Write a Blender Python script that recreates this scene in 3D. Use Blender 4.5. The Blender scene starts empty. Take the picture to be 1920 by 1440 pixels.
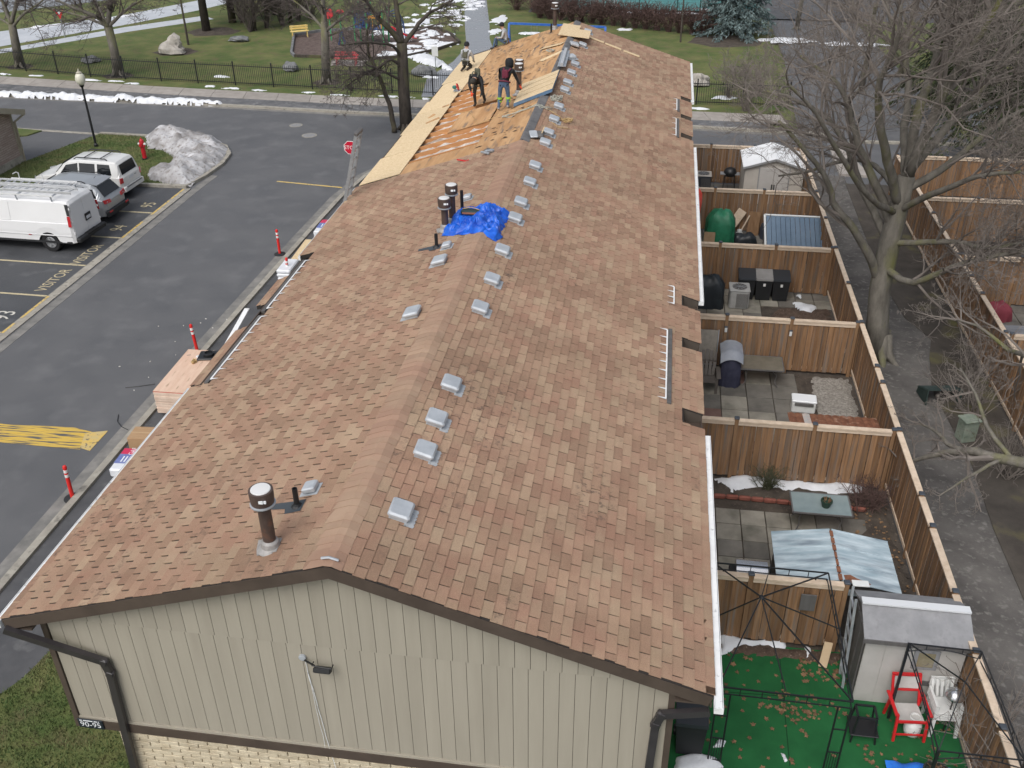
import bpy, bmesh, math, random
from mathutils import Vector, Matrix, noise

# ---------------------------------------------------------------- scene, camera, light
sc = bpy.context.scene
COL = sc.collection
rnd = random.Random(11)
PI = math.pi
R = math.radians

cam_data = bpy.data.cameras.new('camera')
cam = bpy.data.objects.new('camera', cam_data)
COL.objects.link(cam)
cam_data.sensor_width = 36.0
cam_data.lens = 33.83
cam_data.clip_end = 2000
cam.matrix_world = Matrix(((0.989136, -0.068733, 0.129947, 3.603594), (0.146730, 0.515619, -0.844161, -8.423847), (-0.008981, 0.854057, 0.520102, 15.200000), (0, 0, 0, 1)))
sc.camera = cam

SUN_EL, SUN_AZ = R(52), R(200)          # direction the light comes from (azimuth from +Y, clockwise)
world = bpy.data.worlds.new('World')
sc.world = world
world.use_nodes = True
wn, wl = world.node_tree.nodes, world.node_tree.links
bg = wn['Background']
sky = wn.new('ShaderNodeTexSky')
sky.sky_type = 'NISHITA'
sky.sun_disc = False
sky.sun_elevation = SUN_EL
sky.sun_rotation = SUN_AZ
sky.dust_density = 4.0
sky.air_density = 1.0
hsv = wn.new('ShaderNodeHueSaturation')  # a closed cloud layer: the sky is nearly colourless
hsv.inputs['Saturation'].default_value = 0.42
wl.new(sky.outputs[0], hsv.inputs['Color'])
wl.new(hsv.outputs[0], bg.inputs['Color'])
bg.inputs['Strength'].default_value = 0.125

sd = bpy.data.lights.new('sun', 'SUN')
sun = bpy.data.objects.new('sun', sd)
COL.objects.link(sun)
sd.energy = 1.1
sd.angle = R(38)
sd.color = (1.0, 0.98, 0.955)
dirv = Vector((math.sin(SUN_AZ) * math.cos(SUN_EL), math.cos(SUN_AZ) * math.cos(SUN_EL), math.sin(SUN_EL)))
sun.rotation_euler = dirv.to_track_quat('Z', 'Y').to_euler()

sc.view_settings.view_transform = 'Standard'
sc.view_settings.look = 'None'
sc.view_settings.exposure = 0.36
sc.view_settings.gamma = 1.0
sc.view_settings.use_curve_mapping = False

# ---------------------------------------------------------------- helpers
def mat(name, c, c2=None, scale=3.0, rough=0.85, bump=0.0, bscale=80.0, metal=0.0, rand=0.0, stretch=None,
        spec=0.4, c3=None, s3=12.0, t3=(0.55, 0.7), rot=None, rrange=None, trans=0.0, coat=0.0, ramp=(0.35, 0.65), local=False):
    m = bpy.data.materials.new(name)
    m.use_nodes = True
    n, l = m.node_tree.nodes, m.node_tree.links
    b = n['Principled BSDF']
    b.inputs['Roughness'].default_value = rough
    b.inputs['Metallic'].default_value = metal
    b.inputs['Specular IOR Level'].default_value = spec
    if trans: b.inputs['Transmission Weight'].default_value = trans
    if coat:
        b.inputs['Coat Weight'].default_value = coat
        b.inputs['Coat Roughness'].default_value = 0.08
    if local:
        tc = n.new('ShaderNodeTexCoord'); pos = tc.outputs['Object']
    else:
        g = n.new('ShaderNodeNewGeometry'); pos = g.outputs['Position']
    if stretch or rot:
        mp = n.new('ShaderNodeMapping')
        if stretch: mp.inputs['Scale'].default_value = stretch
        if rot: mp.inputs['Rotation'].default_value = rot
        l.new(pos, mp.inputs['Vector'])
        oi0 = n.new('ShaderNodeObjectInfo')
        if rand:
            va = n.new('ShaderNodeVectorMath'); va.operation = 'ADD'
            ml = n.new('ShaderNodeMath'); ml.operation = 'MULTIPLY'; ml.inputs[1].default_value = 37.0
            l.new(oi0.outputs['Random'], ml.inputs[0])
            l.new(mp.outputs[0], va.inputs[0]); l.new(ml.outputs[0], va.inputs[1])
            pos = va.outputs[0]
        else:
            pos = mp.outputs[0]
    col = None
    if c2 is not None:
        t = n.new('ShaderNodeTexNoise'); t.inputs['Scale'].default_value = scale; t.inputs['Detail'].default_value = 6
        t.inputs['Roughness'].default_value = 0.62
        l.new(pos, t.inputs['Vector'])
        r = n.new('ShaderNodeValToRGB')
        r.color_ramp.elements[0].position = ramp[0]; r.color_ramp.elements[0].color = (*c, 1)
        r.color_ramp.elements[1].position = ramp[1]; r.color_ramp.elements[1].color = (*c2, 1)
        l.new(t.outputs['Fac'], r.inputs[0]); col = r.outputs[0]
        if c3 is not None:
            t2 = n.new('ShaderNodeTexNoise'); t2.inputs['Scale'].default_value = s3; t2.inputs['Detail'].default_value = 5
            l.new(pos, t2.inputs['Vector'])
            r2 = n.new('ShaderNodeValToRGB')
            r2.color_ramp.elements[0].position = t3[0]; r2.color_ramp.elements[0].color = (0, 0, 0, 1)
            r2.color_ramp.elements[1].position = t3[1]; r2.color_ramp.elements[1].color = (1, 1, 1, 1)
            l.new(t2.outputs['Fac'], r2.inputs[0])
            mx = n.new('ShaderNodeMix'); mx.data_type = 'RGBA'
            l.new(r2.outputs[0], mx.inputs['Factor']); l.new(col, mx.inputs['A']); mx.inputs['B'].default_value = (*c3, 1)
            col = mx.outputs['Result']
        if rrange:
            mr = n.new('ShaderNodeMapRange'); mr.inputs['To Min'].default_value = rrange[0]; mr.inputs['To Max'].default_value = rrange[1]
            mr.inputs['From Min'].default_value = 0.35; mr.inputs['From Max'].default_value = 0.65
            l.new(t.outputs['Fac'], mr.inputs['Value']); l.new(mr.outputs[0], b.inputs['Roughness'])
    if rand:
        oi = n.new('ShaderNodeObjectInfo'); ge = n.new('ShaderNodeNewGeometry')
        ad = n.new('ShaderNodeMath'); ad.operation = 'ADD'
        l.new(oi.outputs['Random'], ad.inputs[0]); l.new(ge.outputs['Random Per Island'], ad.inputs[1])
        fr = n.new('ShaderNodeMath'); fr.operation = 'FRACT'; l.new(ad.outputs[0], fr.inputs[0])
        m2 = n.new('ShaderNodeMapRange'); m2.inputs['To Min'].default_value = 1 - rand; m2.inputs['To Max'].default_value = 1 + rand
        l.new(fr.outputs[0], m2.inputs['Value'])
        h = n.new('ShaderNodeHueSaturation'); l.new(m2.outputs[0], h.inputs['Value'])
        if col is not None: l.new(col, h.inputs['Color'])
        else: h.inputs['Color'].default_value = (*c, 1)
        col = h.outputs[0]
    if col is not None: l.new(col, b.inputs['Base Color'])
    else: b.inputs['Base Color'].default_value = (*c, 1)
    if bump:
        t = n.new('ShaderNodeTexNoise'); t.inputs['Scale'].default_value = bscale; t.inputs['Detail'].default_value = 5
        l.new(pos, t.inputs['Vector'])
        bu = n.new('ShaderNodeBump'); bu.inputs['Strength'].default_value = bump; bu.inputs['Distance'].default_value = 0.02
        l.new(t.outputs['Fac'], bu.inputs['Height']); l.new(bu.outputs[0], b.inputs['Normal'])
    return m

class MB:
    """collects geometry; obj() links it as one mesh object"""
    def __init__(s, T=None): s.v = []; s.f = []; s.m = []; s.mi = 0; s.T = T
    def add(s, vs, fs):
        b = len(s.v)
        if s.T is not None: vs = [s.T @ Vector(v) for v in vs]
        s.v += [tuple(v) for v in vs]; s.f += [tuple(i + b for i in f) for f in fs]; s.m += [s.mi] * len(fs)
        return s
    def bb(s, x0, x1, y0, y1, z0, z1):
        return s.add([(x0,y0,z0),(x1,y0,z0),(x1,y1,z0),(x0,y1,z0),(x0,y0,z1),(x1,y0,z1),(x1,y1,z1),(x0,y1,z1)],
                     [(0,3,2,1),(4,5,6,7),(0,1,5,4),(1,2,6,5),(2,3,7,6),(3,0,4,7)])
    def box(s, c, d, rz=0.0, rx=0.0, ry=0.0):
        M = Matrix.Translation(c) @ Matrix.Rotation(rz,4,'Z') @ Matrix.Rotation(ry,4,'Y') @ Matrix.Rotation(rx,4,'X')
        x, y, z = d[0]/2, d[1]/2, d[2]/2
        vs = [M @ Vector(p) for p in [(-x,-y,-z),(x,-y,-z),(x,y,-z),(-x,y,-z),(-x,-y,z),(x,-y,z),(x,y,z),(-x,y,z)]]
        return s.add(vs, [(0,3,2,1),(4,5,6,7),(0,1,5,4),(1,2,6,5),(2,3,7,6),(3,0,4,7)])
    def cbox(s, c, d, b=0.01, rz=0.0, rx=0.0, ry=0.0):
        """box with chamfered edges"""
        M = Matrix.Translation(c) @ Matrix.Rotation(rz,4,'Z') @ Matrix.Rotation(ry,4,'Y') @ Matrix.Rotation(rx,4,'X')
        x, y, z = d[0]/2, d[1]/2, d[2]/2
        vs = []
        for zz, k in ((-z, b), (-z+b, 0), (z-b, 0), (z, b)):
            a, q = x-k, y-k
            vs += [(-a+b,-q,zz),(a-b,-q,zz),(a,-q+b,zz),(a,q-b,zz),(a-b,q,zz),(-a+b,q,zz),(-a,q-b,zz),(-a,-q+b,zz)]
        fs = [tuple(range(7,-1,-1)), tuple(range(24,32))]
        for k in range(3):
            for i in range(8): fs.append((k*8+i, k*8+(i+1)%8, k*8+8+(i+1)%8, k*8+8+i))
        return s.add([M @ Vector(p) for p in vs], fs)
    def bar(s, a, b, w, h=None, up=(0,0,1)):
        a, b = Vector(a), Vector(b); h = w if h is None else h
        d = (b-a).normalized(); u = Vector(up)
        if abs(d.dot(u)) > 0.99: u = Vector((0,1,0))
        r = d.cross(u).normalized() * (w/2); u = r.cross(d).normalized() * (h/2)
        vs = [a-r-u,a+r-u,a+r+u,a-r+u,b-r-u,b+r-u,b+r+u,b-r+u]
        return s.add(vs, [(0,3,2,1),(4,5,6,7),(0,1,5,4),(1,2,6,5),(2,3,7,6),(3,0,4,7)][:] and [(0,1,2,3),(7,6,5,4),(4,5,1,0),(5,6,2,1),(6,7,3,2),(7,4,0,3)])
    def tube(s, pts, rad, n=6, cap=True):
        pts = [Vector(p) for p in pts]
        if not isinstance(rad, (list, tuple)): rad = [rad]*len(pts)
        rings = []; pu = None
        for i, p in enumerate(pts):
            d = (pts[min(i+1,len(pts)-1)] - pts[max(i-1,0)])
            d = d.normalized() if d.length > 1e-9 else Vector((0,0,1))
            if pu is None:
                pu = Vector((0,0,1)) if abs(d.z) < 0.9 else Vector((1,0,0))
            r = d.cross(pu)
            if r.length < 1e-6: r = d.cross(Vector((0.3,1,0.2)))
            r.normalize(); pu = r.cross(d).normalized()
            rings.append([p + (r*math.cos(2*PI*k/n) + pu*math.sin(2*PI*k/n))*rad[i] for k in range(n)])
        vs = [v for q in rings for v in q]; fs = []
        for i in range(len(pts)-1):
            for k in range(n): fs.append((i*n+k, i*n+(k+1)%n, (i+1)*n+(k+1)%n, (i+1)*n+k))
        if cap: fs += [tuple(range(n-1,-1,-1)), tuple(range((len(pts)-1)*n, len(pts)*n))]
        return s.add(vs, fs)
    def lathe(s, prof, c=(0,0,0), n=16, M=None):
        """prof: list of (radius, height) about local z"""
        M = (M or Matrix.Identity(4)); c = Vector(c); vs = []; fs = []
        for r, h in prof:
            for k in range(n): vs.append(c + (M @ Vector((r*math.cos(2*PI*k/n), r*math.sin(2*PI*k/n), h))))
        for i in range(len(prof)-1):
            for k in range(n): fs.append((i*n+k, i*n+(k+1)%n, (i+1)*n+(k+1)%n, (i+1)*n+k))
        fs += [tuple(range(n-1,-1,-1)), tuple(range((len(prof)-1)*n, len(prof)*n))]
        return s.add(vs, fs)
    def poly(s, pts, z0, z1):
        """prism over a plan outline; z1 may be a function of x, y"""
        a = sum(p[0]*q[1]-q[0]*p[1] for p, q in zip(pts, pts[1:]+pts[:1]))
        if a < 0: pts = pts[::-1]
        n = len(pts); f = z1 if callable(z1) else (lambda x, y: z1)
        vs = [(p[0],p[1],z0) for p in pts] + [(p[0],p[1],f(p[0],p[1])) for p in pts]
        return s.add(vs, [tuple(range(n-1,-1,-1)), tuple(range(n,2*n))] + [(i,(i+1)%n,n+(i+1)%n,n+i) for i in range(n)])
    def sheet(s, pts, z):
        a = sum(p[0]*q[1]-q[0]*p[1] for p, q in zip(pts, pts[1:]+pts[:1]))
        if a < 0: pts = pts[::-1]
        return s.add([(p[0],p[1],z) for p in pts], [tuple(range(len(pts)))])
    def mesh(s, name, mats, smooth=False):
        me = bpy.data.meshes.new(name)
        me.from_pydata(s.v, [], s.f)
        for m in (mats if isinstance(mats, (list, tuple)) else [mats]): me.materials.append(m)
        if any(s.m): me.polygons.foreach_set('material_index', s.m)
        if smooth: me.polygons.foreach_set('use_smooth', [True]*len(me.polygons))
        me.update()
        return me
    def obj(s, name, mats, parent=None, smooth=False, **kw):
        return link(name, s.mesh(name, mats, smooth), parent, **kw)

def link(name, me, parent=None, loc=None, rot=None, mtx=None, label=None, kind=None):
    o = bpy.data.objects.new(name, me); COL.objects.link(o)
    if parent is not None: o.parent = parent
    if loc is not None: o.location = loc
    if rot is not None: o.rotation_euler = rot
    if mtx is not None: o.matrix_local = mtx
    if label: o['label'] = label
    if kind: o['kind'] = kind
    return o
def tag(o, label, cat, group=None):
    o['label'] = label; o['category'] = cat
    if group: o['group'] = group
    return o
def thing(name, label, cat, loc=(0,0,0), rz=0.0, group=None):
    o = bpy.data.objects.new(name, None); COL.objects.link(o)
    o.empty_display_size = 0.2
    o.location = loc; o.rotation_euler = (0,0,rz)
    return tag(o, label, cat, group)
def struct(o): o['kind'] = 'structure'; return o
def stuff(o, label=None, cat=None):
    o['kind'] = 'stuff'
    if label: o['label'] = label
    if cat: o['category'] = cat
    return o
def dup(root, loc, rz=None, label=None):
    r = root.copy(); COL.objects.link(r); r.location = loc
    if rz is not None: r.rotation_euler = (0,0,rz)
    if label: r['label'] = label
    for ch in list(root.children):
        c = ch.copy(); COL.objects.link(c); c.parent = r
        for g in list(ch.children):
            d = g.copy(); COL.objects.link(d); d.parent = c
    return r
def text_mesh(body, size=1.0, extrude=0.0, sx=1.0):
    cu = bpy.data.curves.new('lettering', 'FONT'); cu.body = body; cu.size = size; cu.extrude = extrude
    cu.align_x = 'CENTER'; cu.align_y = 'CENTER'; cu.resolution_u = 3
    o = bpy.data.objects.new('lettering', cu); COL.objects.link(o)
    dg = bpy.context.evaluated_depsgraph_get()
    me = bpy.data.meshes.new_from_object(o.evaluated_get(dg))
    bpy.data.objects.remove(o); bpy.data.curves.remove(cu)
    if sx != 1.0:
        for v in me.vertices: v.co.x *= sx
    return me
def lettering(body, size, m, parent, mtx, extrude=0.0, sx=1.0, name='lettering'):
    me = text_mesh(body, size, extrude, sx); me.materials.clear(); me.materials.append(m)
    return link(name, me, parent, mtx=mtx)
def grid_mesh(nx, ny, fn):
    vs = [fn(i/(nx-1), j/(ny-1)) for j in range(ny) for i in range(nx)]
    fs = [(j*nx+i, j*nx+i+1, (j+1)*nx+i+1, (j+1)*nx+i) for j in range(ny-1) for i in range(nx-1)]
    return vs, fs
def blob(c, r, seed=0, n=10, amp=0.25, fr=1.5, flat=None):
    """lumpy closed lump: verts, faces"""
    vs = []; fs = []; m = n*2
    for i in range(n+1):
        th = PI*i/n
        for k in range(m):
            ph = 2*PI*k/m
            d = Vector((math.sin(th)*math.cos(ph), math.sin(th)*math.sin(ph), math.cos(th)))
            q = 1 + amp*noise.fractal(d*fr+Vector((seed*3.7,seed*1.3,seed)), 1.0, 2.0, 4)
            p = Vector((d.x*r[0]*q, d.y*r[1]*q, d.z*r[2]*q))
            if flat is not None and p.z < flat: p.z = flat
            vs.append(Vector(c)+p)
    for i in range(n):
        for k in range(m): fs.append((i*m+k, (i+1)*m+k, (i+1)*m+(k+1)%m, i*m+(k+1)%m))
    return vs, fs

# ---------------------------------------------------------------- materials of the setting
M_asph = mat('asphalt', (0.098,0.100,0.105), (0.120,0.122,0.127), scale=0.55, rough=0.62, bump=0.25, bscale=140, c3=(0.148,0.149,0.153), s3=0.9, t3=(0.52,0.80), rrange=(0.5,0.75))
M_park = mat('parking_asphalt', (0.052,0.055,0.060), (0.082,0.085,0.091), scale=0.7, rough=0.55, bump=0.25, bscale=140, c3=(0.115,0.118,0.124), s3=1.3, t3=(0.58,0.8), rrange=(0.42,0.7))
M_drive = mat('drive_asphalt', (0.060,0.062,0.066), (0.10,0.10,0.105), scale=0.8, rough=0.7, bump=0.3, bscale=120, c3=(0.15,0.15,0.15), s3=2.2, t3=(0.6,0.8))
M_wet = mat('wet_asphalt', (0.16,0.165,0.175), (0.22,0.225,0.24), scale=0.6, rough=0.16, bump=0.03, bscale=40, spec=0.7, rrange=(0.1,0.3))
M_wetsky = mat('wet_road_sky_sheen', (0.44,0.455,0.485), (0.55,0.565,0.595), scale=0.5, rough=0.12, bump=0.02, bscale=30, spec=0.8, rrange=(0.06,0.22))  # wet road; base colour lifted to stand in for reflected sky
M_conc = mat('concrete', (0.285,0.260,0.235), (0.355,0.328,0.298), scale=2.0, rough=0.9, bump=0.15, bscale=90, rand=0.06)
M_kerb = mat('kerb_concrete', (0.27,0.25,0.215), (0.37,0.35,0.30), scale=3.0, rough=0.9, bump=0.2, bscale=60, c3=(0.18,0.17,0.15), s3=4, t3=(0.58,0.72))
M_grass = mat('lawn', (0.066,0.104,0.026), (0.148,0.152,0.055), scale=0.55, rough=0.95, bump=0.9, bscale=55, c3=(0.13,0.105,0.055), s3=1.6, t3=(0.52,0.8))
M_blade = mat('grass_blades', (0.056,0.105,0.028), (0.135,0.165,0.065), scale=0.8, rough=0.9, c3=(0.16,0.135,0.07), s3=2.2, t3=(0.5,0.75), rand=0.25)
M_soil = mat('soil', (0.050,0.040,0.033), (0.095,0.078,0.062), scale=2.5, rough=0.95, bump=0.8, bscale=45, c3=(0.13,0.105,0.08), s3=14, t3=(0.6,0.72))
M_path = mat('worn_path', (0.088,0.083,0.079), (0.150,0.141,0.132), scale=0.8, rough=1.0, spec=0.1, bump=0.7, bscale=45, c3=(0.20,0.19,0.178), s3=7, t3=(0.55,0.72))
M_snow = mat('old_snow', (0.62,0.64,0.67), (0.74,0.76,0.79), scale=3, rough=0.7, bump=0.5, bscale=30)
M_dirtysnow = mat('dirty_snow', (0.23,0.22,0.215), (0.56,0.56,0.575), scale=0.9, rough=0.85, bump=0.9, bscale=18, c3=(0.22,0.20,0.185), s3=6, t3=(0.52,0.68))
M_yellow = mat('worn_yellow_paint', (0.62,0.42,0.10), (0.50,0.40,0.20), scale=4, rough=0.8, c3=(0.14,0.13,0.11), s3=9, t3=(0.56,0.66))
M_pale = mat('pale_yellow_paint', (0.55,0.47,0.29), (0.42,0.37,0.25), scale=6, rough=0.8, c3=(0.12,0.12,0.12), s3=18, t3=(0.6,0.7))
M_white = mat('white_paint_marking', (0.62,0.60,0.54), (0.45,0.44,0.40), scale=8, rough=0.8)
M_mulch = mat('wood_mulch', (0.060,0.040,0.030), (0.120,0.082,0.060), scale=6, rough=0.95, bump=1.0, bscale=30, c3=(0.20,0.15,0.12), s3=22, t3=(0.6,0.7))
M_turf = mat('green_carpet', (0.009,0.092,0.026), (0.015,0.130,0.038), scale=1.2, rough=0.95, bump=0.25, bscale=220)
M_black = mat('black_metal', (0.012,0.013,0.015), rough=0.45, spec=0.5)

def lerp_pts(pts):
    def f(x):
        for (a, b), (c, d) in zip(pts, pts[1:]):
            if x <= c: return b + (d-b)*(x-a)/(c-a)
        (a, b), (c, d) = pts[-2:]
        return b + (d-b)*(x-a)/(c-a)
    return f
y_curb = lerp_pts([(-90,48.2),(-36,45.44),(-22.4,44.9),(-14.1,44.24),(5.6,43.64),(12.7,43.04),(90,39.5)])
y_sw0 = lerp_pts([(-90,53.5),(-37.5,47.83),(-26.2,46.6),(-14.6,45.7),(5.6,44.84),(90,41.5)])
y_sw1 = lerp_pts([(-90,55.5),(-38.8,49.7),(-27.0,48.3),(-14.9,47.3),(5.6,46.5),(90,43.2)])
y_fence = lerp_pts([(-90,58.5),(-39.9,51.5),(-31.4,49.9),(-21.2,49.05),(-9,48.2),(5.6,47.95),(90,47.0)])
XS = [-90,-60,-45,-37,-32,-26,-20,-14,-8,0,5.6,9.5]

# ---------------------------------------------------------------- ground, roads, lawns
struct(MB().sheet([(-300,-200),(300,-200),(300,500),(-300,500)], -0.06).obj('ground', M_grass))
struct(MB().sheet([(-90,-40),(90,-40),(90,39.5)] + [(x, y_curb(x)) for x in (12.7,5.6,-14.1,-22.4,-36)] + [(-90,48.2)], 0.0).obj('road', M_asph))
struct(MB().sheet([(-24.8,-40),(-17.75,-40),(-17.75,31.3),(-24.8,31.3)], 0.004).obj('parking_bay', M_park))
islandN = [(-17.6,31.45),(-17.35,33),(-17.25,34.7),(-17.5,36.2),(-18.2,37.4),(-19.5,38.15),(-21,38.4),(-23.3,38.6),(-25.8,38.75)]
lawn_w = islandN + [(-26.3,37.2),(-26.7,35.7),(-27.2,33.9),(-60,33.9),(-60,-40),(-24.8,-40),(-24.8,31.45)]
struct(MB().poly(lawn_w, -0.05, 0.06).obj('lawn', M_grass))
struct(MB().poly([(-29.3,38.9),(-29.6,38.0),(-31,37.4),(-60,37.4),(-60,41),(-32,39.3)], -0.05, 0.06).obj('lawn', M_grass))
def kerb(pts, w, h, z0=0.0, name='kerb', m=None):
    b = MB()
    P2 = [Vector((p[0],p[1],0)) for p in pts]; L_, R_ = [], []
    for i, p in enumerate(P2):
        d = (P2[min(i+1,len(P2)-1)]-P2[max(i-1,0)]).normalized(); nrm = Vector((-d.y,d.x,0))*(w/2)
        L_.append(p+nrm); R_.append(p-nrm)
    for i in range(len(P2)-1):
        q = [R_[i], R_[i+1], L_[i+1], L_[i]]
        b.add([(v.x,v.y,z0-0.05) for v in q]+[(v.x+(0.015 if h>0.05 else 0)*0,v.y,z0+h) for v in q], [(0,3,2,1),(4,5,6,7),(0,1,5,4),(1,2,6,5),(2,3,7,6),(3,0,4,7)])
    return struct(b.obj(name, m or M_kerb))
kerb([(-24.9,31.4)]+islandN, 0.2, 0.13)
kerb([(-25.8,38.8),(-29.2,39.05),(-33,39.4),(-60,41.2)], 0.28, 0.012, name='kerb')
kerb([(-17.5,-40),(-17.5,31.3)], 0.34, 0.03, name='kerb_strip')
kerb([(-17.08,-40),(-17.08,31.3),(-17.0,33.2)], 0.36, 0.008, name='gutter_strip', m=mat('gutter_concrete', (0.15,0.148,0.14), (0.24,0.23,0.215), scale=2, rough=0.85, bump=0.2, bscale=60))
kb = [(-10.35,-40),(-10.35,12),(-10.3,20),(-10.2,27),(-10.1,31),(-9.75,34),(-9.0,35.6),(-7.6,36.6),(-5,36.9),(11.5,36.6)]
kerb(kb, 0.2, 0.12)
kerb([(p[0]-0.32,p[1]+(0.25 if i>5 else 0)) for i, p in enumerate(kb)], 0.4, 0.008, name='gutter_strip', m=bpy.data.materials['gutter_concrete'])
struct(MB().poly([(-10.25,-40),(-10.25,12),(-10.2,20),(-10.1,27),(-10.0,31),(-9.65,34),(-8.9,35.5),(-7.6,36.5),(-5,36.8),(10.2,36.5),(10.2,-40)], -0.05, 0.045).obj('house_apron', M_drive))
# near lawn at the corner of the house
lawn_c = [(-8.868, 2.497), (-8.535, 3.030), (-8.318, 3.513), (-8.242, 3.906), (-8.177, 4.297), (-8.069, 4.798), (-3.6,6.5), (-3.6,-40), (-12,-40)]
struct(MB().poly(lawn_c, 0.0, 0.07).obj('lawn', M_grass))
# boulevard strip, pavement slabs
struct(MB().poly([(x, y_curb(x)+0.12) for x in XS] + [(x, y_sw0(x)) for x in XS[::-1]], -0.05, 0.10).obj('boulevard', mat('boulevard_paving', (0.085,0.088,0.092), (0.16,0.16,0.165), scale=1.2, rough=0.8, bump=0.3, bscale=80, c3=(0.24,0.24,0.24), s3=3.5, t3=(0.55,0.72))))
kerb([(x, y_curb(x)) for x in [-90,-60,-45,-37,-32,-26,-20,-14,-8,0,5.6,12.5]], 0.24, 0.13)
kerb([(x, y_curb(x)-0.28) for x in [-90,-60,-45,-37,-32,-26,-20,-14,-8,0,5.6,12.5]], 0.32, 0.008, name='gutter_strip', m=bpy.data.materials['gutter_concrete'])
sw = struct(MB().poly([(x, y_sw0(x)) for x in XS] + [(x, y_sw1(x)) for x in XS[::-1]], -0.05, 0.09).obj('sidewalk', M_soil))
x = -46.0
while x < 9.3:
    x2 = x + 2.1
    q = [(x+0.012, y_sw0(x)+0.01), (x2-0.012, y_sw0(x2)+0.01), (x2-0.012-0.35, y_sw1(x2)-0.01), (x+0.012-0.35, y_sw1(x)-0.01)]
    MB().poly(q, 0.08, 0.115+rnd.uniform(-0.004,0.004)).obj('slab', M_conc, sw)
    x = x2
# park lawn
struct(MB().poly([(x, y_sw1(x)) for x in XS] + [(10.4,47.5),(11.2,60),(11.5,110),(-140,110),(-140,58)], -0.05, 0.10).obj('park_lawn', M_grass))
struct(MB().poly([(-140,110.01),(140,110.01),(140,400),(-140,400)], -0.05, 0.10).obj('park_lawn', M_grass))
# drive on the right and its verge
struct(MB().sheet([(11,42.9),(19.5,42.5),(18.8,60),(17.5,110),(12.0,110),(11.8,60)], 0.004).obj('side_road', M_asph))
struct(MB().poly([(20.6,44.0),(60,42),(60,110),(18.6,110),(19.6,60)], -0.05, 0.10).obj('verge', M_grass))
kerb([(13.4,42.0),(20,42.2),(40,41.4)], 0.22, 0.12)
struct(MB().sheet([(19.9,42.5),(60,41.0),(60,50),(20.2,50)], 0.105).obj('wet_pad', M_wet))
struct(MB().poly([(12.2,36.7),(13.6,36.6),(13.2,39.0),(12.7,41.0),(12.3,41.0),(12.2,39)], -0.05, 0.12).obj('traffic_island', M_conc))
# far street and its pavement, upper left (wet, sky reflection partly painted into the pale base)
struct(MB().sheet([(-60,38.5+6),(-44.0,57.8),(-38.5,66.4),(-35.4,72.6),(-31.5,84),(-26,110),(-31,110),(-34.5,88),(-37.5,77),(-41,69.6),(-47.4,62.6),(-64,48)], 0.106).obj('far_street', M_wetsky))
struct(MB().sheet([(-47,50.0),(-42.2,56.3),(-37.1,63.7),(-32.5,69.2),(-33.9,70.4),(-38.2,65.4),(-43.0,57.5),(-49,50.4)], 0.106).obj('far_pavement', M_wetsky))
struct(MB().sheet([(-70,66),(-52,70),(-44,78),(-40,88),(-46,92),(-56,80),(-72,72)], 0.106).obj('far_street', M_wet))
# park path
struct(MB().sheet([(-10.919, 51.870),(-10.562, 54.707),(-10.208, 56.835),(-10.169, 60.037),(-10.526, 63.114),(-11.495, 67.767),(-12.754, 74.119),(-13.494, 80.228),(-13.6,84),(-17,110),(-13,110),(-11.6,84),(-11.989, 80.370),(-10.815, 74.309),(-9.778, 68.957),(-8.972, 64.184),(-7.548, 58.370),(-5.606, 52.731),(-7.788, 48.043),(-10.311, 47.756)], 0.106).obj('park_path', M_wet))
# house yards and the way behind the fences
struct(MB().sheet([(4.3,0.6),(10.0,0.6),(10.0,34.7),(4.3,34.7)], 0.049).obj('yard_ground', M_soil))
struct(MB().sheet([(5.0,-10),(10.0,-10),(10.0,6.5),(4.3,6.5),(4.3,0.6)], 0.058).obj('carpet', M_turf))
pp = [(12.049, 20.139),(13.156, 20.715),(12.35,24.5),(12.3,30),(12.4,36.6),(10.2,36.6),(10.2,0),(10.3,-10),(12.3,-10),(12.3,8.6),(12.35,11),(12.5,13.8),(12.3,17.5)]
struct(MB().sheet([(10.05,-10),(12.25,-10),(12.3,8.6),(12.3,11),(12.45,13.8),(12.25,17.5),(12.6,19.5),(12.9,20.7),(12.35,22.2),(12.15,24.6),(12.2,30),(12.4,36.6),(10.05,36.6)], 0.053).obj('back_path', M_path))
struct(MB().poly([(12.25,-10),(12.3,8.6),(12.3,11),(12.45,13.8),(12.25,17.5),(12.6,19.5),(12.9,20.7),(12.35,22.2),(12.15,24.6),(12.2,30),(12.3,35.5),(14.1,35.5),(14.1,-10)], 0.0, 0.075).obj('verge', mat('mossy_soil', (0.055,0.047,0.040), (0.085,0.074,0.062), scale=1.4, rough=0.95, bump=0.8, bscale=40, c3=(0.13,0.12,0.045), s3=0.7, t3=(0.56,0.72))))
struct(MB().poly([(14.1,-10),(14.1,35.5),(40,34.5),(40,-10)], -0.04, 0.05).obj('neighbour_yard', M_soil))

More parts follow.
